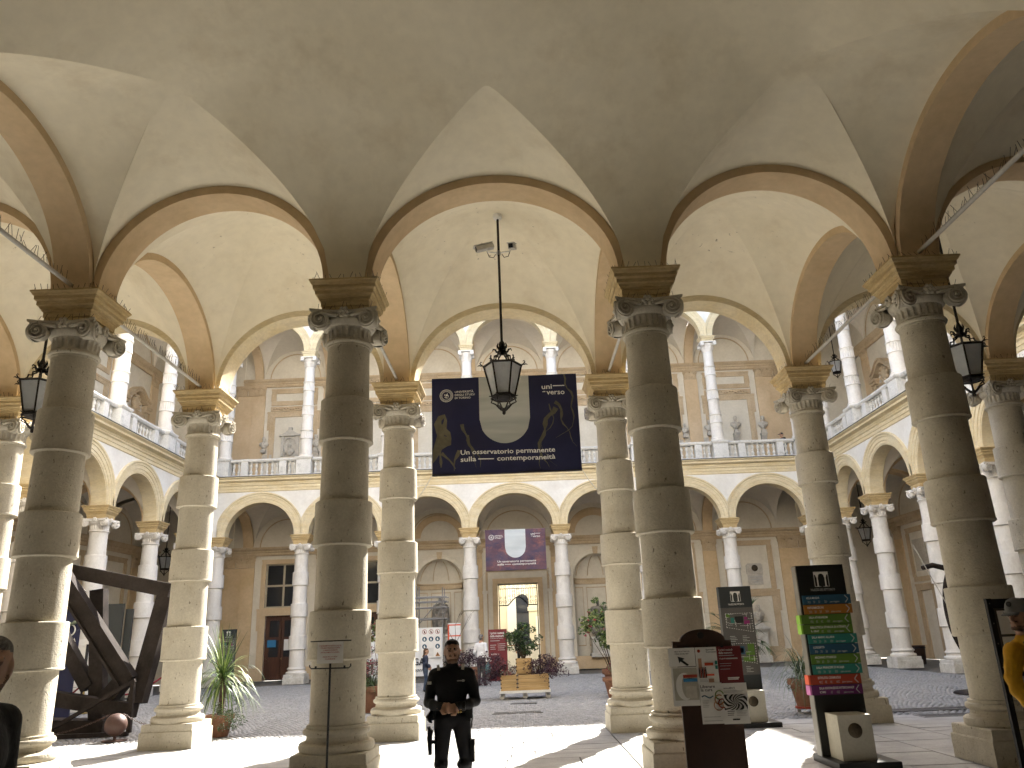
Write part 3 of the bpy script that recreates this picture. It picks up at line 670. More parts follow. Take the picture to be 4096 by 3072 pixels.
ARN = [(0, -.2), (0, -.30), (.05, -.30), (.055, -.32), (.17, -.32), (.18, -.345), (.32, -.345), (.33, -.37), (.40, -.375), (.44, -.41), (.50, -.41), (.50, -.29), (.14, -.29), (.14, -.2)]
def wing(name, label, loc, rz, cols, x0, x1, dz=0.0, upper=True, holes=(), uholes=(), inner=True, balus=True, lcols=None, vault='vault_far', extra=None, wx=None):
    W = thing(name, label, 'palace wing', loc, rz)
    def P(mb, nm, mats, smooth=None): return mb.build(nm, mats, W, smooth)
    edges = cols
    for i in range(len(cols)-1):
        xa, xb = cols[i], cols[i+1]; c = (xa+xb)/2; a = (xb-xa)/2-.355
        P(clampx(arch_sweep(MB(), c, a, HB, ZI+.002, ARV if inner else ARN, n=40), xa, xb), 'archivolt', 'cornice_paint', 25)
        s_ = spandrel(MB(), xa, xb, c, a+.46, HB+.46, ZI+.002, 8.93, -.295); clampx(s_, xa, xb); P(s_, 'spandrel', 'spandrel')
        if inner:
            P(groin(MB(), xa+TW, xb-TW, .26, BW, ZI+.01, 1.755, .35, 10), 'groin_vault', vault, 30)
            P(arch_sweep(MB(), (BW)/2+.05, BW/2-.31, HB, ZI+.003, ring(xa-TW, xa+TW), n=30, along='y'), 'transverse_arch', 'ochre', 30)
        if upper:
            a = (xb-xa)/2-.30
            P(clampx(arch_sweep(MB(), c, a, 1.72, ZU+.002, ARU, n=36), xa, xb), 'archivolt', 'cornice_paint', 25)
            s_ = spandrel(MB(), xa, xb, c, a+.39, 1.72+.39, ZU+.002, 18.62, -.255); clampx(s_, xa, xb); P(s_, 'spandrel', 'spandrel')
            P(groin(MB(), xa+.24, xb-.24, .24, BW, ZU+.01, 1.86, .35, 10), 'groin_vault', vault, 30)
            P(arch_sweep(MB(), BW/2+.05, BW/2-.29, 1.72, ZU+.003, ring(xa-.24, xa+.24), n=26, along='y'), 'transverse_arch', 'ochre_pale', 30)
    for e0, e1 in ((x0, cols[0]), (cols[-1], x1)):
        if e1-e0 > .02: P(MB().box(e0, e1, -.293, .25, ZI, 8.93), 'spandrel', 'spandrel')
        if upper and e1-e0 > .02: P(MB().box(e0, e1, -.253, .25, ZU, 18.62), 'spandrel', 'spandrel')
    d = dz
    ent = [(.3, 8.925+d), (-.31, 8.925+d), (-.33, 8.95+d), (-.33, 9.07+d), (-.355, 9.08+d), (-.355, 9.20+d), (-.375, 9.22+d), (-.40, 9.245+d), (-.40, 9.30+d), (-.42, 9.31+d), (-.42, 9.38+d), (-.50, 9.41+d), (-.60, 9.44+d), (-.60, 9.52+d), (-.64, 9.55+d), (-.70, 9.585+d), (-.70, 9.61+d), (-.69, Z1+d), (.3, Z1+d)]
    P(band(MB(), ent, x0, x1), 'entablature', 'cornice_paint')
    P(MB().box(x0, x1, -.712, -.30, 9.612+d, 9.65+d), 'lead_flashing', 'sign_dark')
    if inner: P(MB().box(x0, x1, .3, BW+.5, 9.58+d, 9.64+d), 'loggia_floor', 'slab')
    else: P(MB().box(x0, x1, -.30, .25, Z1, 21), 'upper_wall', 'spandrel')
    # balustrade
    if balus:
        B = band(MB(), [(-.30, Z1+.02), (-.30, 9.75), (-.27, 9.77), (.03, 9.77), (.06, 9.75), (.06, Z1+.02)], x0, x1)
        band(B, [(-.28, 10.425+d), (-.30, 10.45+d), (-.33, 10.50+d), (-.33, 10.56+d), (-.30, 10.575+d), (.06, 10.575+d), (.09, 10.56+d), (.09, 10.50+d), (.06, 10.45+d), (.04, 10.425+d)], x0, x1)
        BO = P(B, 'balustrade', 'baluster_stone')
        for x in cols: link('pedestal', ped_me, BO, (x, -.10, Z1+.006))
        for i in range(len(cols)-1):
            xa, xb = cols[i], cols[i+1]; s_ = (xb-xa)/4.07
            for px in (xa+.98*s_+.1, xb-.98*s_-.1): link('post', post_me, BO, (px, -.12, Z1+.009))
            pos = [xa+.52*s_, xa+.76*s_+.01, xb-.52*s_, xb-.76*s_-.01]+[xa+1.38*s_+k*(xb-xa-2.76*s_)/5 for k in range(6)]
            for px in pos: link('baluster', bal_me, BO, (px, -.12, 9.767))
    if upper:
        up = [(.3, 18.62+d), (-.27, 18.62+d), (-.30, 18.65+d), (-.30, 18.9+d), (-.36, 18.95+d), (-.36, 19.05+d), (-.55, 19.12+d), (-.55, 19.22+d), (-.66, 19.3+d), (-.66, 19.36+d), (.3, 19.36+d)]
        P(band(MB(), up, x0, x1), 'upper_cornice', 'cornice_paint')
        P(MB().box(x0, x1, -.29, BW+.6, 19.37+d, 20.7+d).box(x0, x1, -1.0, BW+.6, 20.72+d, 21.0+d), 'shading_attic', 'spandrel')  # unseen upper mass, added so its eave casts the courtyard shadow edge
    if inner:
        X0, X1 = wx or (x0, x1)
        P(wall_holes(MB(), X0, X1, -.02, 9.5, list(holes), BW, BW+.45), 'back_wall', 'wall_cream')
        e = [(BW-.02, 6.30), (BW-.10, 6.30), (BW-.12, 6.36), (BW-.12, 6.46), (BW-.16, 6.50), (BW-.16, 6.56), (BW-.26, 6.66), (BW-.28, 6.72), (BW-.28, 6.75), (BW-.02, 6.75)]
        P(band(MB(), e, X0, X1), 'wall_entablature', 'trim_tan')
        if upper:
            P(wall_holes(MB(), X0, X1, 9.6, 18.6, list(uholes), BW, BW+.3), 'back_wall', 'wall_cream')
            e2 = [(y, z+9.54) for y, z in e]; P(band(MB(), e2, X0, X1), 'wall_entablature', 'trim_tan')
        bays = [(cols[i], cols[i+1]) for i in range(len(cols)-1)]+([extra] if extra else [])
        if extra:
            xa, xb = extra
            P(groin(MB(), xa+TW, xb-TW, .26, BW, ZI+.01, 1.755, .35, 10), 'groin_vault', vault, 30); P(groin(MB(), xa+.24, xb-.24, .24, BW, ZU+.01, 1.86, .35, 10), 'groin_vault', vault, 30)
        for x in list(cols)+([extra[0] if extra[0] < cols[0] else extra[1]] if extra else []):
            link('pilaster', pil_me, W, (x, BW, 0)); link('pilaster_capital', pilcap_me, W, (x, BW-.0, 0))
            if upper: link('pilaster', upil_me, W, (x, BW, 0)); link('pilaster_capital', pilcap_me, W, (x, BW, 9.64))
        for xa, xb in bays:                          # lunette mouldings on the back wall
            c = (xa+xb)/2; a = (xb-xa)/2-.62
            P(arch_sweep(MB(), c, a, 1.45, 6.76, [(0, BW), (0, BW-.03), (.06, BW-.035), (.06, BW)], n=24), 'lunette_moulding', 'trim_tan', 30)
            if upper: P(arch_sweep(MB(), c, a, 1.5, 16.30, [(0, BW), (0, BW-.03), (.06, BW-.035), (.06, BW)], n=24), 'lunette_moulding', 'trim_tan', 30)
        cuts = sorted((h[0]-.36, h[1]+.36) for h in holes if h[2] < .1); xx = X0
        for a_, b_ in cuts+[(X1, X1)]:
            if a_-xx > .05: P(MB().box(xx, a_, BW-.05, BW, 0, .62), 'dado', 'ochre_pale')
            xx = max(xx, b_)
    return W

FC = COLX
DOOR = (-13.32, -11.62, -.02, 3.2); WIN = (-13.42, -11.52, 3.6, 5.86)
door2 = (-9.2, -7.4, -.02, 3.2); win2 = (-9.3, -7.3, 3.6, 5.86); PORTAL = (-1.06, 1.08, -.02, 4.39)
NL, NR = (-5.37, -2.88, .55, 5.8), (2.98, 5.47, .55, 5.8)
far = wing('far_wing', 'far side of the courtyard with arcade, balustrade and busts above', (0, YF, 0), 0, FC, -15.3, 15.3, holes=[DOOR, WIN, door2, win2, PORTAL, NL, NR])
SYR = [36.1, 32.4, 28.3, 24.15, 20.05, 15.95]; YC = 27.0
right = wing('right_wing', 'right side of the courtyard with sloping view of arcade and white balustrade', (15.05, YC, 0), -math.pi/2, [-(y-YC) for y in SYR], -(YF+.3-YC), -(YB-YC), dz=.005, holes=[(-11.85, -10.8, -.02, 3.1)], uholes=[(-11.95, -10.45, 9.62, 13.3), (-3.7, -2.3, 9.62, 12.9)], extra=(-13.2, -9.1), wx=(-15.45, 11.41))
left = wing('left_wing', 'left side of the courtyard with carved doorways behind white upper columns', (-15.05, YC, 0), math.pi/2, [(y-YC) for y in SYR][::-1], YB-YC, YF+.3-YC, dz=.005, holes=[], uholes=[(10.45, 11.95, 9.62, 13.3), (2.6, 4.0, 9.62, 12.9)], extra=(9.1, 13.2), wx=(-11.41, 15.45))
near = wing('near_wing', 'courtyard face of the near wing above the portico arches', (0, YB, 0), math.pi, COLX, -15.3, 15.3, dz=-.005, upper=False, inner=False, balus=False)

# solid corner blocks that close the ring of wings
for sg in (-1, 1):
    x0_, x1_ = sorted((sg*15.32, sg*20.0)); c_ = (x0_+x1_)/2
    CB = thing('corner_block', f'{"right" if sg > 0 else "left"} corner of the palace joining the far wing to the side wing', 'palace corner', (c_, YF+5, 0))
    def K_(mb, nm): mb.xf(Matrix.Translation((-c_, -YF-5, 0))); mb.build(nm, 'wall_cream', CB)
    K_(MB().box(x0_, x1_, YF+BW, YF+5.2, 0, 21), 'end_wall'); K_(MB().box(min(sg*19.46, sg*20), max(sg*19.46, sg*20), YB-.3, YF+BW-.01, 0, 21), 'outer_wall')
    K_(MB().box(x0_, x1_, YB-.6, YB-.05, 0, 21), 'end_wall'); K_(MB().box(x0_, x1_-.5, YF+.31, YF+BW-.01, 9.5, 9.6), 'landing'); K_(MB().box(x0_, x1_, YB-.3, YF+5.2, 21.02, 21.3), 'roof')
# columns of the wings
FL = ['white marble column in the far left corner, left of the brown double door', 'white marble column of the far arcade right of the brown double door', 'white marble column of the far arcade hidden behind the notice-stand column',
      'white marble column of the far arcade left of the small purple banner', 'white marble column of the far arcade right of the small purple banner', 'white marble column of the far arcade hidden behind the poster-board column',
      'white marble column of the far arcade above the grey map sign', 'white marble column in the far right corner behind the direction totem']
UL = ['white upper loggia column in the far left corner', 'white fluted-banded column above the far door, beside the framed bust niche', 'upper loggia column behind the notice-stand column top', 'upper loggia column left of the hanging lantern, above the navy banner',
      'upper loggia column right of the hanging lantern, above the navy banner', 'upper loggia column behind the capital of the poster-board column', 'upper loggia column between the four busts at far right', 'upper loggia column in the far right corner']
for x, l_, u_ in zip(FC, FL, UL):
    place_column(far_col, x, YF, l_, 'marble columns of the far arcade')
    t = thing('upper_column', u_, 'column', (x, YF-.08, 0), 0, 'upper columns of the far loggia')
    for nm, me, r_ in up_col: link(nm, me, t, rz=r_ or 0)
ordn = ['nearest the far corner', 'second from the far corner', 'third from the far corner', 'fourth from the far corner', 'fifth from the far corner', 'nearest the portico']
for sg, nm_ in ((1, 'right'), (-1, 'left')):
    for k, y in enumerate(SYR[:5]):
        place_column(far_col, sg*15.05, y, f'white marble arcade column of the {nm_} wing, {ordn[k]}', f'marble columns of the {nm_} arcade', -sg*math.pi/2)
        t = thing('upper_column', f'white banded upper loggia column of the {nm_} wing, {ordn[k]}', 'column', (sg*(15.05-.08), y, 0), -sg*math.pi/2, f'upper columns of the {nm_} loggia')
        for n_, me, r_ in up_col: link(n_, me, t, rz=r_ or 0)

# --- details on the far back wall (local coordinates of the far wing: y = BW)
def F(mb, nm, mats, smooth=None, parent=None): return mb.build(nm, mats, parent or far, smooth)
def window(W, x0, x1, z0, z1, y, cols_=2, rows_=2):
    o = frame_mb(x0, x1, z0, z1, .0, y).v and MB()
    t = .07
    o = MB().box(x0, x0+t, y+.10, y+.18, z0, z1).box(x1-t, x1, y+.10, y+.18, z0, z1).box(x0+t, x1-t, y+.10, y+.18, z0, z0+t).box(x0+t, x1-t, y+.10, y+.18, z1-t, z1)
    for k in range(1, cols_): xx = x0+(x1-x0)*k/cols_; o.box(xx-.05, xx+.05, y+.105, y+.175, z0+t, z1-t)
    for k in range(1, rows_): zz = z0+(z1-z0)*k/rows_; o.box(x0+t, x1-t, y+.108, y+.172, zz-.05, zz+.05)
    f_ = o.build('window', 'window_frame', W)
    for i in range(cols_):
        for j in range(rows_):
            a, b = x0+(x1-x0)*i/cols_+.05, x0+(x1-x0)*(i+1)/cols_-.05; c, d_ = z0+(z1-z0)*j/rows_+.05, z0+(z1-z0)*(j+1)/rows_-.05
            MB().box(a, b, y+.135, y+.145, c, d_).build('pane', 'glass_dark', f_)
    return f_
def door(W, x0, x1, z1, y, mat_='wood_dark', glazed=True, nm='door'):
    c = (x0+x1)/2; D_ = MB().box(x0, x1, y+.2, y+.25, 0, z1).box(x0, x0+.08, y+.12, y+.2, 0, z1).box(x1-.08, x1, y+.12, y+.2, 0, z1).box(x0, x1, y+.118, y+.2, z1-.1, z1).build(nm, mat_, W)
    for s_ in (-1, 1):
        a, b = (x0+.09, c-.012) if s_ < 0 else (c+.012, x1-.09)
        o = MB().box(a, b, y+.15, y+.198, .02, z1-.11)
        o.box(a, a+.11, y+.125, y+.15, .02, z1-.11).box(b-.11, b, y+.125, y+.15, .02, z1-.11)
        for z in (.02, .62*z1*.5, .62*z1, z1-.23): o.box(a+.11, b-.11, y+.123, y+.15, z, z+.12)
        lf = o.build('door_leaf', mat_, D_)
        if glazed:
            for z0_, z1_ in ((.62*z1*.5+.14, .62*z1-.02), (.62*z1+.14, z1-.25)): MB().box(a+.13, b-.13, y+.138, y+.147, z0_, z1_).build('door_glass', 'glass_dark', D_)
        else:
            for z0_, z1_ in ((.18, .62*z1*.5-.04), (.62*z1*.5+.16, .62*z1-.04), (.62*z1+.16, z1-.28)): MB().box(a+.15, b-.15, y+.13, y+.15, z0_, z1_).build('door_panel', mat_, D_)
    MB().tube([(c+.06, y+.12, 1.0), (c+.06, y+.08, 1.05), (c+.06, y+.12, 1.1)], .012, 5).build('handle', 'brass', D_)
    return D_
door(far, DOOR[0], DOOR[1], DOOR[3], BW); door(far, door2[0], door2[1], door2[3], BW)
for wn_ in (WIN, win2): window(far, wn_[0], wn_[1], wn_[2], wn_[3], BW)
for (a, b, *_), (c_, d_, e_, f_) in ((DOOR, WIN), (door2, win2)):
    F(frame_mb(a, b, 0, 3.2, .34, BW, foot=False, ear=.12), 'door_surround', 'ochre_pale'); F(frame_mb(c_, d_, e_, f_, .22, BW, d=.044), 'window_surround', 'ochre_pale')
for (a, b), lab in (((-13.3, -12.5), 0), ((-12.4, -11.7), 1)):
    pass
F(MB().box(-13.18, -12.72, BW+.1, BW+.118, 1.62, 1.98), 'poster', 'p_skyblue'); F(MB().box(-12.30, -11.95, BW+.1, BW+.118, 1.45, 2.0), 'poster', 'paper')
# niches
def niche(xc, hw, z0, zs):
    n = 20; rows = []
    for z in (z0, z0+.8, zs): rows.append([(xc-hw*math.cos(math.pi*i/n), BW+hw*.62*math.sin(math.pi*i/n), z) for i in range(n+1)])
    for k in range(1, 11):
        t = k/10*math.pi/2; rows.append([(xc-hw*math.cos(math.pi*i/n)*math.cos(t)-0, BW+hw*.62*math.sin(math.pi*i/n)*math.cos(t)+.001*k, zs+hw*math.sin(t)) for i in range(n+1)])
    o = MB().sheet(rows); F(o, 'niche', 'wall_cream', 40)
    F(MB().prism([(xc-hw*math.cos(math.pi*i/n), BW+hw*.62*math.sin(math.pi*i/n)) for i in range(n+1)], z0-.02, z0, ax='z'), 'niche_floor', 'marble_plinth')
    # cut wall corners over the round head
    for s_ in (-1, 1):
        p = [(xc+s_*hw, 5.8), (xc+s_*hw, zs)]+[(xc+s_*hw*math.cos(math.pi/2*i/12), zs+hw*math.sin(math.pi/2*i/12)) for i in range(1, 13)]+[(xc, 5.8)]
        F(MB().prism(p, BW, BW+.02), 'wall_infill', 'wall_cream')
    F(arch_sweep(MB(), xc, hw, hw, zs, [(0, BW), (0, BW-.05), (.04, BW-.06), (.20, BW-.06), (.22, BW-.03), (.22, BW)], n=30), 'niche_arch', 'wall_cream', 30)
    F(MB().prism([(xc-.11, zs+hw-.02), (xc+.11, zs+hw-.02), (xc+.16, zs+hw+.36), (xc-.16, zs+hw+.36)], BW-.13, BW-.07), 'keystone', 'trim_tan')
    n2 = 16
    o = MB(); k_ = [(-.0, 0), (.05, .02), (.05, .10), (.02, .16), (.02, .24), (.06, .27), (.06, .32), (0, .32)]
    vs_ = []
    for i in range(n2+1):
        a_ = math.pi*i/n2
        for dr, dz_ in k_: q = hw-.012-dr; vs_.append((xc-q*math.cos(a_), BW+q*.62*math.sin(a_), zs-.32+dz_))
    kk = len(k_); o.add(vs_, [(i*kk+j, i*kk+(j+1) % kk, (i+1)*kk+(j+1) % kk, (i+1)*kk+j) for i in range(n2) for j in range(kk)])
    F(o, 'niche_cornice', 'trim_tan', 40)
    def strip(t0, t1, za, zb):                         # raised panel frames on the curved wall
        s2 = MB()
        for (ta, tb, z_a, z_b) in ((t0, t0+.035, za, zb), (t1-.035, t1, za, zb), (t0, t1, za, za+.05), (t0, t1, zb-.05, zb)):
            rr_ = []
            for z in (z_a, z_b): rr_.append([(xc-(hw-.02)*math.cos(ta+(tb-ta)*i/8), BW+(hw-.02)*.62*math.sin(ta+(tb-ta)*i/8), z) for i in range(9)])
            s2.sheet(rr_)
        F(s2, 'niche_panel_frame', 'trim_tan', 40)
    for t0, t1 in ((.35, .95), (1.12, 2.02), (2.19, 2.79)): strip(t0, t1, z0+.55, zs-.45)
    for k in range(4):                                 # ribs of the shell
        a_ = .5+.714*k; pts = []
        for i in range(7):
            t = .12+i/6*1.05; pts.append((xc-(hw-.02)*math.cos(a_)*math.cos(t), BW+(hw-.02)*.62*math.sin(a_)*math.cos(t), zs+(hw-.02)*math.sin(t)))
        F(MB().tube(pts, .022, 5), 'niche_rib', 'trim_tan', 40)
    F(arch_sweep(MB(), xc, 1.02, .92, 6.92, [(0, BW-.01), (0, BW-.06), (.07, BW-.07), (.30, BW-.07), (.33, BW-.09), (.36, BW-.09), (.36, BW-.01)], n=24), 'lunette_arch', 'ochre', 30)
niche((NL[0]+NL[1])/2, (NL[1]-NL[0])/2, .55, 4.55); niche((NR[0]+NR[1])/2, (NR[1]-NR[0])/2, .55, 4.55)
F(frame_mb(PORTAL[0], PORTAL[1], 0, 4.39, .24, BW, d=.12, foot=False), 'portal_surround', 'ochre')
F(frame_mb(PORTAL[0]-.5, PORTAL[1]+.5, 0, 5.0, .10, BW, d=.05, foot=False), 'portal_outer_frame', 'trim_tan')
F(MB().prism([(-1.5, 5.25), (1.5, 5.25), (.9, 5.62), (0, 5.7), (-.9, 5.62)], BW-.12, BW), 'portal_pediment', 'trim_tan')
for x_ in (-1.72, 1.72): F(MB().box(x_-.1, x_+.1, BW-.10, BW, .62, 3.9).box(x_-.14, x_+.14, BW-.13, BW, 3.9, 4.05), 'portal_pilaster', 'wall_cream')
# iron overthrow of the gate
G = MB(); a_, b_ = PORTAL[0]+.03, PORTAL[1]-.03; y_ = BW+.28
for z in (4.33, 4.12): G.box(a_, b_, y_, y_+.035, z, z+.035)
for x_ in (a_, b_-.05): G.box(x_, x_+.05, y_-.001, y_+.036, 0.02, 4.34)
def arcx(x): 
    d = abs(x-.01)/1.0; return 3.28+(.42*math.cos(min(1, d/.55)*math.pi/2)**1.2 if d < .55 else 0)
xs2 = [a_+(b_-a_)*i/40 for i in range(41)]
G.tube([(x, y_+.018, arcx(x)) for x in xs2], .03, 5)
for x in [a_+(b_-a_)*i/17 for i in range(1, 17)]: G.box(x-.009, x+.009, y_+.008, y_+.026, arcx(x), 4.13)
for k in range(9):
    x = a_+.12+(b_-a_-.24)*k/8
    for zc_, r_ in ((4.23, .075), (arcx(x)+.17, .09), (arcx(x)+.40, .06)):
        G.tube([(x+r_*(1-t*.08)*math.cos(t), y_+.018, zc_+r_*(1-t*.08)*math.sin(t)) for t in [i*.55 for i in range(13)]], .009, 4)
F(G, 'iron_gate', 'iron')
# panels in the right bays: plaque with medallion, bust on its pedestal
F(frame_mb(11.35, 13.40, 3.64, 5.89, .25, BW, ear=.0), 'panel_frame', 'trim_tan'); F(frame_mb(11.35, 13.36, .75, 3.26, .30, BW, d=.06, ear=.13), 'panel_frame', 'trim_tan')
F(frame_mb(7.3, 9.3, 3.64, 5.89, .25, BW), 'panel_frame', 'trim_tan'); F(frame_mb(7.3, 9.3, .75, 3.26, .30, BW, d=.06, ear=.13), 'panel_frame', 'trim_tan')
pq = F(MB().prism([(12.18, 4.40), (13.04, 4.40), (13.04, 4.85), (12.95, 4.95), (12.27, 4.95), (12.18, 4.85)], BW-.07, BW-.002), 'plaque', 'statue')
MB().lathe([(.16, 0), (.17, .03), (.13, .035), (.01, .05)], 20).xf(Matrix.Rotation(math.pi/2, 4, 'X')).xf(Matrix.Translation((12.62, BW-.06, 4.70))).build('medallion', 'bronze', pq)
pq2 = F(MB().box(12.22, 13.0, BW-.05, BW-.003, 3.85, 4.38), 'plaque', 'statue')
for k, (wa, wb) in enumerate(((.3, .34), (.25, .25), (.1, .12))): MB().box(12.61-wa, 12.61+wb, BW-.054, BW-.05, 4.22-.13*k, 4.26-.13*k).build('inscription_line', 'letter_dim', pq2)
# upper wall: double frames with a carved frieze
for i in range(7):
    c_ = (FC[i]+FC[i+1])/2
    F(frame_mb(c_-1.05, c_+1.05, 9.7, 14.05, .30, BW, foot=False, ear=.14), 'wall_frame', 'trim_tan')
    F(frame_mb(c_-1.05, c_+1.05, 15.0, 15.45, .26, BW, d=.055), 'wall_frame', 'trim_tan')
    o = MB().box(c_-1.32, c_+1.32, BW-.07, BW, 14.40, 14.66)
    for k in range(15): o.ball((c_-1.1+k*.157, BW-.09, 14.52+.04*math.sin(k*1.7)), .07, 4, sc=(1.2, .6, .8))
    F(o, 'carved_frieze', 'trim_tan', 50)
cpil = [(-15.05, 1.34), (15.1, 1.34)]
for x_, w_ in cpil:
    for dx_ in (-.33, .33):
        for z_ in (0, 9.64): link('pilaster_capital', pilcap_me, far, (x_+dx_, BW-.05, z_)).scale = (.85, 1, 1)
    F(MB().box(x_-w_/2, x_+w_/2, BW-.06, BW, 9.6, 15.36).box(x_-.01, x_+.01, BW-.066, BW, 9.6, 15.36), 'corner_pilaster', 'ochre_pale')
    F(MB().box(x_-w_/2, x_+w_/2, BW-.06, BW, .6, 5.69).box(x_-.01, x_+.01, BW-.066, BW, .6, 5.69), 'corner_pilaster', 'ochre')

# --- side wings: panels, doors, carved doorways
def side_detail(W, sg, xl):
    for i in range(len(xl)-1):
        xa, xb = xl[i], xl[i+1]; c_ = (xa+xb)/2
        if not (sg > 0 and abs(c_+11.15) < .6): frame_mb(c_-.95, c_+.95, .75, 3.26, .28, BW, ear=.1).build('panel_frame', 'trim_tan', W)
        frame_mb(c_-.95, c_+.95, 3.75, 5.85, .22, BW).build('panel_frame', 'trim_tan', W)
        if abs(abs(c_)-11.15) > .6 and abs(abs(c_)-3.2) > 1.2: frame_mb(c_-1.0, c_+1.0, 14.75, 15.45, .24, BW).build('wall_frame', 'trim_tan', W); frame_mb(c_-.95, c_+.95, 9.7, 13.9, .28, BW, foot=False, ear=.12).build('wall_frame', 'trim_tan', W)
def carved_door(W, x0, x1, z1):
    c_ = (x0+x1)/2; h = z1-9.62
    frame_mb(x0, x1, 9.63, z1, .22, BW, d=.14, foot=False).build('door_surround', 'trim_tan', W)
    for s_ in (-1, 1):
        x = c_+s_*((x1-x0)/2+.42)
        o = MB().box(x-.17, x+.17, BW-.16, BW, 9.63, z1+.35)
        for k in range(7): o.ball((x, BW-.2, 11.0+k*.24), .13-.008*k, 5, sc=(1, .7, 1))
        o.box(x-.26, x+.26, BW-.24, BW, z1+.35, z1+.5).box(x-.32, x+.32, BW-.3, BW, z1+.5, z1+.66); o.build('door_pilaster', 'trim_tan', W, 50)
    o = MB(); pts = [(c_-1.15+2.3*i/16, BW-.16, z1+.72+.55*math.sin(math.pi*i/16)**2) for i in range(17)]
    for p, q in zip(pts[:-1], pts[1:]): o.beam(p, q, .16, .34)
    for p, q in zip(pts[:-1], pts[1:]): o.beam((p[0], p[1], p[2]+.13), (q[0], q[1], q[2]+.13), .09, .46)
    o.ball((c_, BW-.08, z1+.62), .36, 8, sc=(1, .4, 1.1)); 
    for k in range(9):
        a_ = k*math.pi/4.5; o.ball((c_+.36*math.cos(a_), BW-.14, z1+.60+.36*math.sin(a_)), .10, 5)
    o.build('cartouche_pediment', 'trim_tan', W, 50)
    D_ = MB().box(x0, x1, BW+.16, BW+.2, 9.62, z1).build('door', 'wood_door', W)
    for s_ in (0, 1):
        for z0_, z1_ in ((9.8, 10.7), (10.85, 12.3)): MB().box(x0+.1+s_*(x1-x0)/2, x0+(x1-x0)/2*(1+s_)-.08, BW+.13, BW+.16, z0_, z1_).build('door_panel', 'wood_door', D_)
side_detail(right, 1, [-13.2]+[-(y-YC) for y in SYR]); side_detail(left, -1, [(y-YC) for y in SYR][::-1]+[13.2])
door(right, -11.85, -10.8, 3.1, BW, 'wood_door', False); frame_mb(-11.85, -10.8, 0, 3.1, .3, BW, d=.07, foot=False, ear=.1).build('door_surround', 'trim_tan', right)
MB().box(-11.9, -10.7, BW-.03, BW, 4.0, 5.5).build('plaque', 'statue', right)
carved_door(right, -11.95, -10.45, 13.3); carved_door(right, -3.7, -2.3, 12.9); carved_door(left, 10.45, 11.95, 13.3); carved_door(left, 2.6, 4.0, 12.9)

# --- passage and street beyond the portal
st = thing('street_passage', 'bright arcaded passage seen through the far portal', 'passage', (0, YF+5, 0))
def SP(mb, nm, m_): mb.xf(Matrix.Translation((0, -YF-5, 0))); return mb.build(nm, m_, st)
y0 = YF+BW+1.3
SP(MB().box(-15.3, 15.3, y0, y0+.2, 4.39, 19.2).box(-15.3, -2.6, y0, y0+.2, 0, 4.39).box(2.6, 15.3, y0, y0+.2, 0, 4.39), 'rear_wall', 'street_cream')
SP(MB().box(-2.6, -2.4, YF+BW+.46, y0+7, 0, 5.4), 'passage_wall', 'street_cream'); SP(MB().box(2.4, 2.6, YF+BW+.46, y0+7, 0, 5.4), 'passage_wall', 'street_cream')
SP(MB().box(-.78, -.2, 52.2, 52.7, 0, 5.0), 'white_pier', 'street_white')
o = MB(); wall_holes(o, .62, 9, 0, 12, [], 52.4, 52.8); SP(o, 'yellow_pier', 'street_cream'); SP(MB().box(.55, 9, 52.3, 52.4, 3.25, 3.5), 'pier_cornice', 'street_cream')
SP(MB().box(1.05, 1.3, 52.36, 52.395, .6, 2.9), 'pier_panel', 'street_white')
SP(MB().box(-9, -.79, 52.4, 52.8, 0, 12), 'yellow_wall', 'street_cream')
o = MB(); spandrel(o, -.25, .7, .2, .42, .42, 3.9, 12, 52.55); SP(o, 'arch_head', 'street_white')
SP(MB().box(-8, 8, 62, 62.6, 0, 16), 'shop_front', 'street_dark')
SP(MB().box(-.3, .9, 61.9, 61.98, 1.0, 2.6), 'shop_window', 'glass_dark'); SP(MB().box(-.3, .9, 61.9, 61.98, 3.4, 4.6), 'shop_window', 'glass_dark')
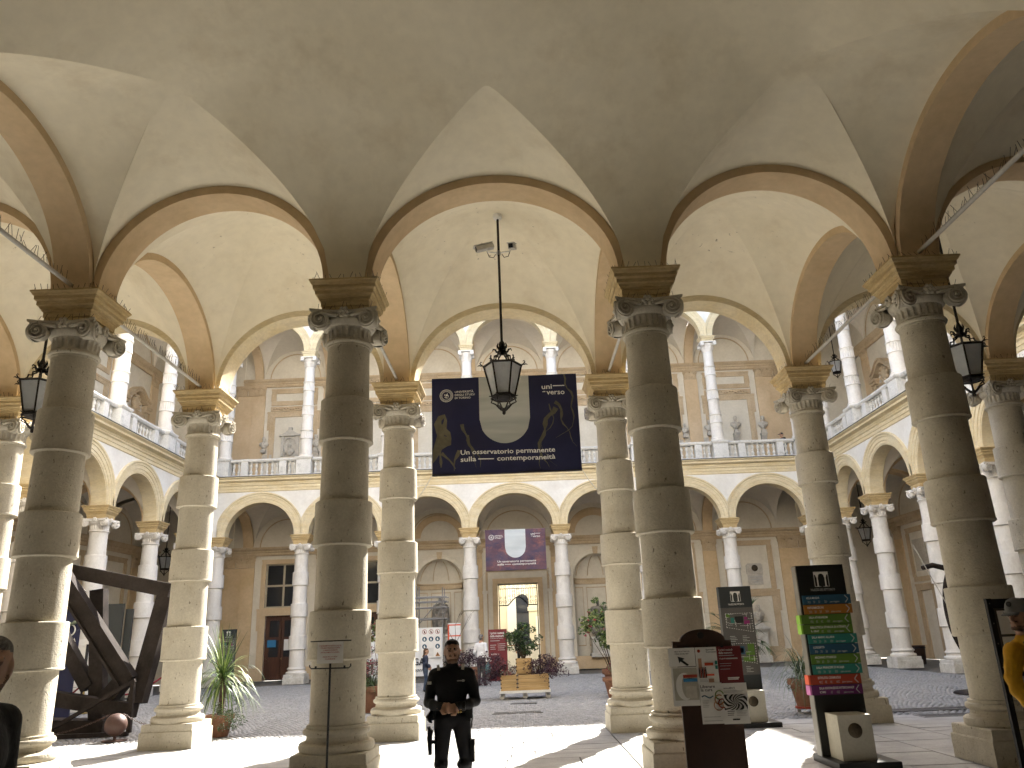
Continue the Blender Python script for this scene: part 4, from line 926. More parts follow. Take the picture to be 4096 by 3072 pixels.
# ------------------------------------------------------------------ figures: one continuous surface from blended limbs
def surface_nets(f, org, h):
    s = f < 0; nx, ny, nz = f.shape
    cs = [s[i:nx-1+i, j:ny-1+j, k:nz-1+k] for i in (0, 1) for j in (0, 1) for k in (0, 1)]
    cnt = sum(c.astype(np.int8) for c in cs); act = (cnt > 0) & (cnt < 8); I = np.argwhere(act)
    P = np.zeros((len(I), 3)); n = np.zeros(len(I))
    cr = [(i, j, k) for i in (0, 1) for j in (0, 1) for k in (0, 1)]
    for a in range(8):
        for b in range(a+1, 8):
            if sum(abs(cr[a][t]-cr[b][t]) for t in range(3)) != 1: continue
            fa = f[I[:, 0]+cr[a][0], I[:, 1]+cr[a][1], I[:, 2]+cr[a][2]]; fb = f[I[:, 0]+cr[b][0], I[:, 1]+cr[b][1], I[:, 2]+cr[b][2]]
            m = (fa < 0) != (fb < 0); t = np.where(m, fa/np.where(m, fa-fb, 1), 0)[:, None]
            P += m[:, None]*(np.array(cr[a])+t*(np.array(cr[b])-np.array(cr[a]))); n += m
    P = (I+P/n[:, None])*h+np.array(org)
    idx = -np.ones(act.shape, int); idx[tuple(I.T)] = np.arange(len(I)); Fs = []
    for ax in range(3):
        sl0 = [slice(1, -1)]*3; sl0[ax] = slice(0, -1); sl1 = [slice(1, -1)]*3; sl1[ax] = slice(1, None)
        A, B = s[tuple(sl0)], s[tuple(sl1)]; E = np.argwhere(A != B)
        off = np.ones(3, int); off[ax] = 0; E = E+off; u, v = [q for q in range(3) if q != ax]
        def cell(du, dv):
            c = E.copy(); c[:, u] -= du; c[:, v] -= dv; return idx[c[:, 0], c[:, 1], c[:, 2]]
        q = np.stack([cell(1, 1), cell(0, 1), cell(0, 0), cell(1, 0)], 1)
        fl_ = A[tuple((E-off).T)] ^ (ax == 1); q[~fl_] = q[~fl_][:, ::-1]; Fs.append(q[(q >= 0).all(1)])
    return P, np.concatenate(Fs)
def prim_d(p, X):
    if p[0] == 'c':
        a, b = np.array(p[1]), np.array(p[2]); ab = b-a; t = np.clip(((X-a)@ab)/max(1e-9, ab@ab), 0, 1)
        return np.linalg.norm(X-(a+t[..., None]*ab), axis=-1)-(p[3]+(p[4]-p[3])*t), p[5]
    Y = X-np.array(p[1])
    if len(p) > 4:
        c_, s_ = math.cos(-p[4]), math.sin(-p[4]); Y = np.stack([Y[..., 0]*c_-Y[..., 1]*s_, Y[..., 0]*s_+Y[..., 1]*c_, Y[..., 2]], -1)
    r = np.array(p[2]); k0 = np.linalg.norm(Y/r, axis=-1); k1 = np.linalg.norm(Y/(r*r), axis=-1); return k0*(k0-1)/np.maximum(k1, 1e-6), p[3]
def bounds(p):
    if p[0] == 'c': pts = np.array([p[1], p[2]]); r = max(p[3], p[4]); return pts.min(0)-r, pts.max(0)+r
    r = max(p[2]); return np.array(p[1])-r, np.array(p[1])+r
def sdf(prims, X):
    """('c', a, b, ra, rb, mat) round cones or ('e', centre, radii, mat[, rotz]) ellipsoids, blended; X is a grid or a point list"""
    d = np.full(X.shape[:-1], .25); best = np.full(X.shape[:-1], 9.0); tagm = np.zeros(X.shape[:-1], int); k = SMK; grid = X.ndim == 4
    for p in prims:
        if grid:
            l_, u_ = bounds(p); l_, u_ = l_-.06, u_+.06
            sl = tuple(slice(int(np.searchsorted(ax, l_[i])), int(np.searchsorted(ax, u_[i]))) for i, ax in enumerate((X[:, 0, 0, 0], X[0, :, 0, 1], X[0, 0, :, 2])))
        else: sl = (slice(None),)
        q, m = prim_d(p, X[sl])
        if not grid: w_ = q < best; tagm[w_] = m; best = np.minimum(best, q)
        dd = d[sl]; h = np.maximum(k-np.abs(dd-q), 0)/k; d[sl] = np.minimum(dd, q)-h*h*k*.25
    return d, tagm
SMK = 0.03
def sdf_mesh(name, prims, h, mats, k=0.03, bumpy=0.0):
    global SMK
    SMK = k; lo = np.full(3, 9e9); hi = -lo
    for p in prims:
        l_, u_ = bounds(p); lo = np.minimum(lo, l_); hi = np.maximum(hi, u_)
    lo -= 2.5*h; hi += 2.5*h; g = [np.arange(lo[i], hi[i]+h, h) for i in range(3)]
    X = np.stack(np.meshgrid(*g, indexing='ij'), -1); f, _ = sdf(prims, X)
    if bumpy: f = f+bumpy*np.sin(X[..., 2]*55+6*np.sin(X[..., 0]*21))*np.sin(X[..., 0]*37+X[..., 1]*29)
    V, Q = surface_nets(f, (g[0][0], g[1][0], g[2][0]), h)
    _, tg = sdf(prims, V)
    me = bpy.data.meshes.new(name); me.from_pydata(V.tolist(), [], Q.tolist())
    for m in mats: me.materials.append(MATS[m])
    fm = np.max(tg[Q], 1) if False else tg[Q[:, 0]]
    me.polygons.foreach_set('material_index', fm.astype(np.int32)); me.polygons.foreach_set('use_smooth', [True]*len(Q)); me.update(); return me
def head(c, s=1.0, yaw=0.0, hair=4, skin=0, eye=5, beard=None, hairr=1.0, long=False):
    """head facing -y, centre c, about 0.23 s tall"""
    cy_, sy_ = math.cos(yaw), math.sin(yaw)
    def W(x, y, z): return (c[0]+(x*cy_-y*sy_)*s, c[1]+(x*sy_+y*cy_)*s, c[2]+z*s)
    P = [('e', W(0, .008, .022), (.074*s, .092*s, .088*s), skin, yaw), ('e', W(0, -.018, -.045), (.056*s, .066*s, .066*s), skin, yaw), ('c', W(0, -.05, -.088), W(0, -.045, -.09), .026*s, .022*s, beard if beard is not None else skin),
         ('c', W(0, -.084, .018), W(0, -.108, -.022), .011*s, .016*s, skin), ('c', W(-.035, -.076, .030), W(.035, -.076, .030), .015*s, .015*s, skin), ('c', W(-.02, -.088, -.054), W(.02, -.088, -.054), .010*s, .010*s, skin)]
    for q in (-1, 1):
        P += [('e', W(q*.076, .012, -.005), (.012*s, .022*s, .034*s), skin, yaw), ('e', W(q*.030, -.084, .013), (.0105*s, .007*s, .0045*s), eye, yaw), ('c', W(q*.018, -.091, .029), W(q*.046, -.084, .032), .004*s, .003*s, hair)]
    if beard is not None: P += [('e', W(0, -.052, -.088), (.046*s, .036*s, .022*s), beard, yaw), ('c', W(-.058, .0, -.05), W(-.036, -.045, -.092), .015*s, .016*s, beard), ('c', W(.058, .0, -.05), W(.036, -.045, -.092), .015*s, .016*s, beard), ('c', W(-.026, -.09, -.040), W(.026, -.09, -.040), .007*s, .007*s, beard)]
    if hair is not None:
        P += [('e', W(0, .022, .068), (.074*s*hairr, .086*s*hairr, .060*s*hairr), hair, yaw), ('e', W(0, .058, .01), (.066*s*hairr, .052*s*hairr, .07*s*hairr), hair, yaw), ('c', W(-.040, -.055, .092), W(.040, -.055, .092), .020*s*hairr, .020*s*hairr, hair)]
        if long: P += [('c', W(0, .06, 0), W(.02, .09, -.30), .07*s, .05*s, hair), ('c', W(.05, .02, 0), W(.06, .04, -.25), .04*s, .03*s, hair)]
    return P
def hand(w_, f_, side, s=1.0, curl=.4, skin=0, out=None):
    """palm and five fingers; w_ wrist, f_ direction of the fingers, out = palm normal"""
    w_ = Vector(w_); d = Vector(f_).normalized(); o = Vector(out or (0, -1, 0)); sd_ = d.cross(o).normalized()*side; o = sd_.cross(d).normalized()*side
    P = [('c', tuple(w_), tuple(w_+d*.055*s), .026*s, .036*s, skin), ('c', tuple(w_+d*.05*s+sd_*.02*s), tuple(w_+d*.085*s+sd_*.022*s), .022*s, .016*s, skin), ('c', tuple(w_+d*.05*s-sd_*.02*s), tuple(w_+d*.08*s-sd_*.024*s), .022*s, .016*s, skin)]
    for i, (q, l_) in enumerate(((.030, .066), (.011, .076), (-.009, .070), (-.028, .055))):
        b = w_+d*.085*s+sd_*q*s; m = b+(d*math.cos(curl)+o*math.sin(curl))*l_*.5*s; e = m+(d*math.cos(curl*2.2)+o*math.sin(curl*2.2))*l_*.5*s
        P += [('c', tuple(b), tuple(m), .0095*s, .009*s, skin), ('c', tuple(m), tuple(e), .009*s, .0075*s, skin)]
    b = w_+d*.03*s+sd_*.03*s; m = b+(d*.6+sd_*.7+o*.3)*.045*s; e = m+(d*.9+sd_*.1+o*.4)*.04*s
    P += [('c', tuple(b), tuple(m), .014*s, .0115*s, skin), ('c', tuple(m), tuple(e), .0115*s, .009*s, skin)]
    return P
def limb(pts, rs, m):
    return [('c', pts[i], pts[i+1], rs[i], rs[i+1], m) for i in range(len(pts)-1)]

# -- the officer in black uniform, standing in the middle with hands clasped
def officer():
    t = thing('person', 'person in black police uniform with utility belt, hands clasped, standing front centre', 'person', (-.545, 8.62, 0))
    P = head((.01, -.01, 1.572), 1.0, R(6), hair=4, beard=6, hairr=1.0)
    P += limb([(.005, .01, 1.38), (.005, .0, 1.47)], [.068, .062], 1)
    P += [('e', (0, .02, 1.25), (.185, .112, .19), 1), ('e', (0, .01, 1.10), (.152, .108, .17), 1), ('e', (0, .015, .95), (.165, .115, .12), 2), ('c', (-.14, .01, 1.36), (.14, .01, 1.36), .062, .062, 1)]
    for q in (-1, 1):
        el = (q*.240, .03, 1.085); wr = (q*.085-.005, -.205, 1.06)
        P += limb([(q*.175, .015, 1.345), (q*.215, .03, 1.22), el, (q*.18, -.10, 1.065), wr], [.068, .060, .052, .048, .038], 1)
        P += [('c', (q*.09, .015, .92), (q*.115+(.02 if q > 0 else 0), .01, .55), .098, .066, 2), ('c', (q*.115+(.02 if q > 0 else 0), .012, .52), (q*.115, .03, .30), .066, .056, 2), ('c', (q*.115, .03, .34), (q*.118, .035, .10), .062, .055, 3), ('c', (q*.118, .03, .055), (q*.145, -.13, .045), .05, .042, 3)]
        P += [('e', (q*.115, -.02, .50), (.07, .07, .05), 2)]
    P += hand((-.11, -.20, 1.055), (.85, -.25, -.05), 1, 1.0, .7, out=(.1, -1, .3)) + hand((.09, -.205, 1.052), (-.85, -.15, -.18), -1, 1.0, .6, out=(.1, -1, .3))
    link('body', sdf_mesh('body', P, .0062, ['skin', 'uniform', 'uniform', 'boots', 'hair_dark', 'eye_shade', 'stubble'], .02), t)
    MB().lathe([(.172, .985), (.178, .99), (.178, 1.035), (.172, 1.04)], 32).xf(Matrix.Diagonal((1.0, .72, 1, 1))).xf(Matrix.Translation((0, .01, 0))).build('belt', 'boots', t, 40)
    MB().box(-.04, .03, -.128, -.113, .985, 1.04).build('belt_buckle', 'grate', t)
    for dx in (.075, .10): MB().ball((dx, -.112, 1.02), .011, 5).ball((dx, -.112, .995), .011, 5).build('belt_stud', 'brass', t, 60)
    def pouch(nm, x0, x1, y0, y1, z0, z1): MB().box(x0, x1, y0, y1, z0, z1, bev=.012).box(x0-.004, x1+.004, y0-.006, y1, z1-.05, z1+.004, bev=.006).build(nm, 'boots', t)
    pouch('belt_pouch', .135, .195, -.06, .03, .90, 1.035); pouch('belt_pouch', .16, .215, -.10, -.03, .93, 1.03); pouch('belt_pouch', -.215, -.165, -.05, .04, .92, 1.03)
    MB().tube([(.20, -.06, 1.02), (.215, -.075, .94), (.205, -.08, .88)], .008, 5).tube([(.205, -.08, .88), (.20, -.08, .84)], .012, 5).build('key_clip', 'grate', t)
    MB().tube([(-.19, -.05, 1.02), (-.235, -.07, .95), (-.21, -.08, .90), (-.24, -.07, .93)], [.02, .028, .02, .01], 6).build('glove', 'boots', t, 60)
    MB().prism([(-.235, .60), (-.205, .60), (-.20, .76), (-.19, .82), (-.225, .845), (-.245, .82), (-.25, .75)], -.07, .0).box(-.21, -.15, -.05, .02, .70, .73).build('holster', 'boots', t)
    MB().tube([(-.224, -.035, .80), (-.235, -.045, .86)], [.018, .02], 6).build('pistol_grip', 'black', t, 60)
    pouch('thigh_pocket', .185, .225, -.05, .07, .52, .72)
    for q in (-1, 1): MB().box(q*.072-.014, q*.072+.014, -.105, -.085, 1.40, 1.455).xf(Matrix.Rotation(R(-8*q), 4, 'Y')).build('collar_patch', 'brass' if False else 'p_orange' if False else 'concrete', t)
    MB().box(.065, .145, -.122, -.112, 1.285, 1.297).box(.118, .140, -.124, -.112, 1.280, 1.302).build('name_tape', 'letter_dim', t)
    MB().box(-.245, -.205, -.068, -.05, 1.262, 1.29).build('shoulder_badge', 'letter_white', t)
    MB().lathe([(.042, 0), (.045, .008), (.045, .03), (.042, .038)], 14).xf(Matrix.Rotation(math.pi/2, 4, 'Y')).xf(Matrix.Translation((.115, -.175, 1.055))).build('watch', 'boots', t, 50)
officer()
# -- man cut by the left edge
def left_man():
    t = thing('person', 'person in dark jacket with short grey hair cut off by the left frame edge', 'person', (-2.12, 3.5, 0), R(80))
    P = head((.0, -.06, 1.655), 1.02, R(-50), hair=4, hairr=1.03, beard=6)
    P += limb([(0, .03, 1.46), (0, .0, 1.57)], [.07, .062], 0)
    P += [('e', (0, .02, 1.30), (.22, .13, .22), 1), ('e', (0, .02, 1.08), (.19, .13, .24), 1), ('e', (0, .02, .95), (.18, .13, .14), 2), ('c', (-.14, .02, 1.44), (.14, .02, 1.44), .07, .07, 1)]
    for q in (-1, 1):
        P += limb([(q*.20, .02, 1.42), (q*.26, .04, 1.15), (q*.26, -.04, .93)], [.08, .062, .045], 1)
        P += hand((q*.26, -.05, .91), (0, -.15, -1), q, 1.0, .3, out=(-q, 0, 0))
        P += limb([(q*.095, .02, .92), (q*.10, .0, .52), (q*.10, .03, .10)], [.10, .07, .055], 2)+[('c', (q*.10, .03, .05), (q*.115, -.13, .045), .05, .042, 3)]
    link('body', sdf_mesh('body', P, .009, ['skin', 'uniform', 'uniform', 'boots', 'hair_grey', 'eye_shade', 'stubble'], .024), t)
left_man()
# -- man in the yellow jacket at the right edge, face turned left
def yellow_man():
    t = thing('person', 'person in yellow jacket and grey baseball cap at the right frame edge', 'person', (4.70, 7.32, 0), 0)
    yw = R(-62); hz = 1.70
    P = head((-.085, -.06, hz), 1.0, yw, hair=4, beard=6, hairr=.97)
    P += limb([(.0, .01, 1.46), (-.06, -.03, 1.60)], [.066, .058], 0)
    P += [('e', (.06, .02, 1.32), (.155, .12, .21), 1), ('e', (.06, .02, 1.08), (.145, .125, .25), 1), ('e', (.03, .02, .93), (.17, .125, .12), 2), ('c', (-.10, .02, 1.45), (.16, .02, 1.45), .066, .066, 1),
          ('c', (-.06, -.08, 1.50), (.08, -.07, 1.49), .045, .045, 1), ('c', (-.09, -.02, 1.52), (-.05, -.085, 1.50), .04, .04, 1)]
    P += limb([(-.155, .01, 1.42), (-.195, .03, 1.20), (-.185, .02, 1.10), (-.12, -.10, .90), (-.105, -.12, .86)], [.078, .066, .06, .052, .040], 1)
    P += limb([(.21, .02, 1.42), (.27, .03, 1.15), (.22, -.08, .93)], [.078, .062, .048], 1)
    P += hand((-.10, -.125, .85), (.30, -.05, -.9), 1, 1.0, .35, out=(1, -.2, 0))+hand((.215, -.085, .91), (-.2, -.1, -.9), -1, 1.0, .3, out=(-1, 0, 0))
    for q in (-1, 1):
        P += limb([(.03+q*.09, .02, .92), (.03+q*.10, .0, .50), (.03+q*.10, .03, .10)], [.10, .07, .055], 2)+[('c', (.03+q*.10, .03, .05), (.03+q*.11, -.14, .045), .05, .042, 3)]
    link('body', sdf_mesh('body', P, .009, ['skin', 'jacket_yellow', 'trousers', 'boots', 'hair_dark', 'eye_shade', 'stubble'], .018, .003), t)
    cp = MB(); pr = [(.092, .0), (.094, .03), (.088, .07), (.068, .105), (.035, .122), (.002, .127)]
    cp.lathe(pr, 28, cap=False).xf(Matrix.Diagonal((.92, 1.12, 1, 1)))
    Mh = Matrix.Translation((-.085, -.06, hz+.045)) @ Matrix.Rotation(yw, 4, 'Z')
    c_ = cp.xf(Mh).build('cap', 'cap_grey', t, 60)
    rows = [[(.078*math.sin(a), -(.075+rr_*math.cos(a)), .008-.03*(rr_/.12)) for a in [-1.2+2.4*i/12 for i in range(13)]] for rr_ in (.02, .07, .12)]
    b = MB().sheet(rows); b.join(MB().sheet([[(p[0], p[1], p[2]-.006) for p in r_] for r_ in rows])); b.xf(Mh).build('cap_visor', 'cap_grey', c_, 60)
    MB().lathe([(.024, 0), (.022, .006), (.001, .008)], 14).xf(Matrix.Rotation(math.pi/2, 4, 'X')).xf(Matrix.Translation((0, -.1, .07))).xf(Mh).build('cap_badge', 'black', c_)
    MB().box(-.078, -.03, -.138, -.112, 1.33, 1.49).build('hood_panel', 'mauve', t)
    MB().beam((-.10, -.10, 1.50), (.02, -.145, 1.05), .03, .012).build('bag_strap', 'black', t)
yellow_man()
# -- far figures
def small_person(loc, rz, H, label, mats, long=False, hat=None, arms=((.24, .02, .98), (-.24, .02, .98)), coat=False, hair=4):
    t = thing('person', label, 'person', loc, rz); s = H/1.75
    P = head((0, -.01, 1.63*s), s, 0, hair=hair, long=long, hairr=1.02)
    P += limb([(0, .02, 1.42*s), (0, .0, 1.53*s)], [.065*s, .058*s], 0)
    P += [('e', (0, .02, 1.28*s), (.19*s, .12*s, .2*s), 1), ('e', (0, .02, 1.05*s), (.175*s, .125*s, .22*s), 1), ('e', (0, .02, .93*s), (.17*s, .12*s, .13*s), 1 if coat else 2), ('c', (-.13*s, .02, 1.41*s), (.13*s, .02, 1.41*s), .065*s, .065*s, 1)]
    for q, wr in ((1, arms[0]), (-1, arms[1])):
        w_ = tuple(v*s for v in wr); P += limb([(q*.19*s, .02, 1.39*s), (q*.25*s, .05*s, 1.15*s), w_], [.072*s, .058*s, .04*s], 1)
        P += hand(w_, (0, -.3, -.9), q, s, .4, out=(-q, 0, 0))
        P += limb([(q*.09*s, .02, .9*s), (q*.10*s, -.02*q, .5*s), (q*.10*s, .04*q, .1*s)], [.098*s, .068*s, .055*s], 2)+[('c', (q*.10*s, .04*q, .05*s), (q*.115*s, -.13*s, .045*s), .048*s, .04*s, 3)]
    link('body', sdf_mesh('body', P, .014, mats, .03), t); return t
small_person((-3.2, 28.6, 0), R(110), 1.42, 'person with long brown hair in navy quilted coat beside the white hoarding', ['skin', 'navy_coat', 'jeans', 'boots', 'hair_brown', 'letter_black'], long=True, coat=True, arms=((.2, -.2, 1.05), (-.22, -.1, 1.0)))
mw = small_person((-1.40, 31.0, 0), R(150), 1.82, 'person in white shirt and grey trousers carrying papers past the planter', ['skin', 'shirt_white', 'trousers', 'boots', 'hair_grey', 'letter_black'], arms=((.26, -.15, .98), (-.24, -.05, .92)))
tag(MB().box(-1.22, -1.02, 30.72, 30.76, .86, 1.0).build('paper_sheet', 'paper'), 'white papers held low by the person in white shirt', 'papers')
tag(MB().lathe([(.10, 0), (.13, .05), (.12, .30), (.05, .40), (.03, .46)], 12, c=(-1.15, 30.9)).xf(Matrix.Translation((0, 0, .38))).build('carrier_bag', 'bag_teal', None, 50), 'teal carrier bag hanging from the hand of the person in white shirt', 'bag')
tp = small_person((14.05, 39.5, 9.64), R(-70), 1.66, 'person in black cap walking along the upper right loggia behind the balustrade', ['skin', 'uniform', 'uniform', 'boots', 'hair_dark', 'letter_black'])
MB().lathe([(.088, 1.56), (.09, 1.60), (.075, 1.65), (.03, 1.675), (.002, 1.68)], 18, cap=False).box(-.06, .06, -.19, -.07, 1.565, 1.575).build('cap', 'black', tp, 60)
small_person((.02, 45.0, 0), R(10), 1.72, 'person in dark coat standing in the bright portal behind the planter', ['skin', 'uniform', 'trousers', 'boots', 'hair_dark', 'letter_black'])

# ------------------------------------------------------------------ statues and busts
def bust_mesh(seed):
    r_ = random.Random(seed); P = head((0, -.02, .56), 1.12, R(r_.uniform(-25, 25)), hair=0, eye=0, beard=0 if r_.random() < .6 else None, hairr=r_.uniform(.98, 1.08))
    P += limb([(0, .02, .32), (0, 0, .46)], [.085, .068], 0)+[('e', (0, .03, .24), (.27, .14, .16), 0), ('c', (-.2, .03, .29), (.2, .03, .29), .075, .075, 0), ('e', (0, .03, .10), (.15, .11, .10), 0)]
    P += [('c', (-.07, -.09, .34), (.0, -.12, .12), .03, .02, 0), ('c', (.07, -.09, .34), (.0, -.12, .12), .03, .02, 0)]
    return sdf_mesh('bust_figure', P, .014, ['statue'], .03)
busts = [bust_mesh(k) for k in range(4)]
socle_me = MB().lathe([(.13, -.02), (.10, 0), (.07, .03), (.06, .06), (.085, .08)], 18).mesh('socle', 'statue', 40)
brk_me = MB().prism([(0, 0), (-.26, 0), (-.26, -.06), (-.22, -.10), (-.16, -.2), (-.08, -.34), (0, -.38)], -.15, .15, ax='x').box(-.18, .18, -.30, 0, 0, .06).mesh('bracket', 'statue')
plate_me = MB().box(-.42, .42, -.05, 0, -.34, -.02).mesh('name_plate', 'statue')
def bust(x, z, lab, k, kind='bracket', s=1.0, y=None):
    t = thing('bust', lab, 'bust', (x, (YF+BW-.02) if y is None else y, z), 0, 'busts along the upper loggia wall')
    o = link('bust_figure', busts[k % 4], t, (0, -.22, .30)); o.scale = (s, s, s); link('socle', socle_me, t, (0, -.22, .31-.08))
    MB().box(-.12, .12, -.34, -.10, .06, .225).build('base_block', 'statue', t); link('bracket', brk_me if kind == 'bracket' else plate_me, t)
    return t
bl = ['marble bust on the left of the framed bust niche, upper loggia', 'marble bust right of the fluted column at upper left', 'first marble bust from the left at upper right, left of an ochre pilaster', 'second marble bust at upper right, just left of the fluted column', 'third marble bust at upper right, inside the tall frame', 'fourth marble bust at upper right, nearest the person in the cap']
for k, ((x, z), l_) in enumerate(zip(((-13.93, 11.9), (-11.0, 11.9), (9.68, 11.85), (11.05, 11.92), (12.55, 12.0), (14.08, 11.95)), bl)): bust(x, z, l_, k, 'plate' if k in (0, 2, 3) else 'bracket', (.95, 1, .85, .92, 1.05, 1.05)[k])
# framed niche with a bust
t = thing('bust_niche', 'carved marble niche with pediment framing a bust, upper left loggia', 'niche', (-12.5, YF+BW, 11.75))
MB().box(-.50, -.34, -.12, 0, 0, 1.15).box(.34, .50, -.12, 0, 0, 1.15).box(-.34, .34, -.03, 0, 0, 1.15).build('niche_jamb', 'statue', t)
arch_sweep(MB(), 0, .30, .30, .72, [(0, -.02), (0, -.13), (.07, -.13), (.07, -.02)], n=20).build('niche_arch', 'statue', t, 30)
MB().box(-.60, .60, -.2, 0, 1.15, 1.24).prism([(-.5, 1.24), (.5, 1.24), (.12, 1.48), (0, 1.55), (-.12, 1.48)], -.14, 0).box(-.1, .1, -.17, 0, 1.5, 1.66).build('pediment', 'statue', t)
link('bust_figure', busts[1], t, (0, -.16, .02))
# statue in the left niche and on the right
def statue(x, y, z, lab, sh, name='statue', mt='statue_dark'):
    t = thing(name, lab, 'statue', (x, y, z))
    P = head((0, -.06, sh*.93), 1.05, R(sh*8), hair=0, eye=0, hairr=1.03)
    k = sh/1.83
    P += limb([(0, 0, 1.48*k), (0, -.03, 1.6*k)], [.08, .065], 0)+[('e', (0, 0, 1.30*k), (.24, .16, .24*k), 0), ('e', (0, .02, .98*k), (.22, .16, .3*k), 0), ('c', (-.17, .0, 1.45*k), (.17, .0, 1.45*k), .08, .08, 0)]
    P += limb([(-.23, 0, 1.42*k), (-.32, .0, 1.1*k), (-.20, -.12, .9*k)], [.095, .08, .05], 0)+limb([(.23, 0, 1.42*k), (.32, 0, 1.12*k), (.14, -.17, 1.05*k)], [.095, .08, .05], 0)
    P += limb([(-.30, .06, 1.4*k), (-.33, .07, .8*k), (-.30, .08, .25*k)], [.10, .13, .12], 0)+limb([(.30, .06, 1.4*k), (.33, .07, .8*k), (.30, .08, .25*k)], [.10, .13, .12], 0)+limb([(0, .10, 1.2*k), (0, .12, .2*k)], [.2, .24], 0)
    for q in (-1, 1): P += limb([(q*.09, -.02, .9*k), (q*.10, -.05, .48*k), (q*.10, -.03, .08)], [.11, .08, .06], 0)+[('c', (q*.1, -.04, .05), (q*.12, -.17, .04), .05, .04, 0)]
    P += hand((-.20, -.12, .9*k), (.5, -.3, -.6), 1, 1, .5, out=(0, -1, 0))+hand((.14, -.17, 1.05*k), (-.8, -.3, .1), -1, 1, .5, out=(0, -1, 0))
    link('figure', sdf_mesh('figure', P, .016, [mt], .035, .004), t); return t
s1 = statue(-4.12, YF+BW+.20, 1.97, 'robed marble statue in the left niche behind the scaffolding', 1.83)
MB().sq([(.50, -1.42), (.50, -1.2), (.42, -1.14), (.42, -.2), (.48, -.12), (.48, 0)]).build('pedestal', 'marble_plinth', s1)
s2 = statue(4.2, YF+BW+.20, 1.55, 'robed marble statue in the right niche behind the flowering bush', 1.83)
MB().sq([(.52, -1.0), (.52, -.85), (.42, -.78), (.42, -.15), (.48, -.1), (.48, 0)]).build('pedestal', 'marble_plinth', s2)
s3 = statue(3.55, YF+BW-.5, 9.9, 'standing marble statue on the loggia right of the navy banner', 1.9, mt='statue')
MB().sq([(.4, -.26), (.4, 0)]).build('pedestal', 'statue', s3)
s4 = thing('bust', 'marble bust on a tall white pedestal below the plaque at right', 'bust', (12.45, YF+BW-.30, 0))
link('bust_figure', busts[2], s4, (0, 0, 2.02)).scale = (1.15, 1.15, 1.15); link('socle', socle_me, s4, (0, 0, 1.95))
MB().sq([(.34, 0), (.34, .3), (.27, .36), (.27, 1.45), (.33, 1.52), (.42, 1.62), (.42, 1.68), (.22, 1.75), (.18, 1.9)]).build('pedestal', 'marble_plinth', s4)
# ------------------------------------------------------------------ lanterns
def lantern_mesh():
    """hexagonal iron lantern, origin at the bottom finial tip, about 1.3 m to the crown"""
    fr = MB(); hexp = lambda r, z, k: (r*math.cos(math.pi/3*k+math.pi/6), r*math.sin(math.pi/3*k+math.pi/6), z)
    rt_, rb_, zt, zb = .36, .215, .96, .36
    for k in range(6):
        a, b = hexp(rt_, zt, k), hexp(rb_, zb, k); fr.tube([b, a], .017, 5)
        a2, b2 = hexp(rt_, zt, k+1), hexp(rb_, zb, k+1); fr.tube([a, a2], .024, 5); fr.tube([b, b2], .022, 5); fr.tube([hexp(.235, .315, k), hexp(.235, .315, k+1)], .016, 5)
        d = Vector(hexp(1, 0, k))
        def q(r, z): return tuple(d*r+Vector((0, 0, z)))
        fr.tube([q(.36, .97), q(.30, .98), q(.235, 1.03), q(.225, 1.09), q(.16, 1.10), q(.15, 1.17), q(.09, 1.19), q(.05, 1.24)], [.016, .018, .015, .018, .014, .018, .016, .02], 5)
        fr.tube([q(.36, .97), q(.40, .99), q(.43, 1.03), q(.415, 1.06), q(.39, 1.045)], [.016, .014, .012, .01, .008], 5)
        fr.tube([q(.40, .975), q(.45, .99), q(.48, .97)], [.012, .012, .004], 5)
        fr.tube([q(.10, 1.24), q(.13, 1.30), q(.17, 1.31), q(.185, 1.27)], [.02, .018, .014, .008], 5)
        fr.tube([q(.05, 1.30), q(.09, 1.38), q(.07, 1.44)], [.02, .018, .006], 5)
        fr.tube([q(.215, .30), q(.235, .24), q(.20, .225), q(.15, .20), q(.10, .14), q(.045, .09)], [.012, .014, .012, .014, .016, .02], 5)
        fr.tube([q(.23, .36), q(.265, .37), q(.275, .355)], [.012, .01, .004], 4)
    fr.lathe([(.02, 0), (.035, .03), (.03, .06), (.055, .075), (.045, .10), (.02, .13)], 10); fr.lathe([(.06, 1.20), (.09, 1.225), (.10, 1.25), (.06, 1.28), (.05, 1.34), (.06, 1.38), (.03, 1.46), (.022, 1.50)], 12)
    gl = []
    for k in range(6):
        g = MB(); a, b, a2, b2 = hexp(rt_-.012, zt-.01, k), hexp(rb_-.01, zb+.01, k), hexp(rt_-.012, zt-.01, k+1), hexp(rb_-.01, zb+.01, k+1)
        c_ = tuple((a[i]+a2[i])*.5*.985 for i in range(2)); inn = lambda p: (p[0]*.985, p[1]*.985, p[2])
        g.add([b, b2, a2, a, inn(b), inn(b2), inn(a2), inn(a)], [(0, 1, 2, 3), (7, 6, 5, 4), (0, 4, 5, 1), (1, 5, 6, 2), (2, 6, 7, 3), (3, 7, 4, 0)]); gl.append(g.mesh('glass_pane', 'glass_frost'))
    bt = MB().lathe([(.21, .35), (.19, .31), (.12, .29), (.02, .285)], 6).mesh('bottom_plate', 'iron')
    return fr.mesh('lantern_frame', 'iron', 50), gl, bt
LF, LG, LBt = lantern_mesh()
rose_me = MB().lathe([(.09, 0), (.09, -.05), (.07, -.09), (.03, -.10)], 18).mesh('ceiling_rose', 'paint_white', 50)
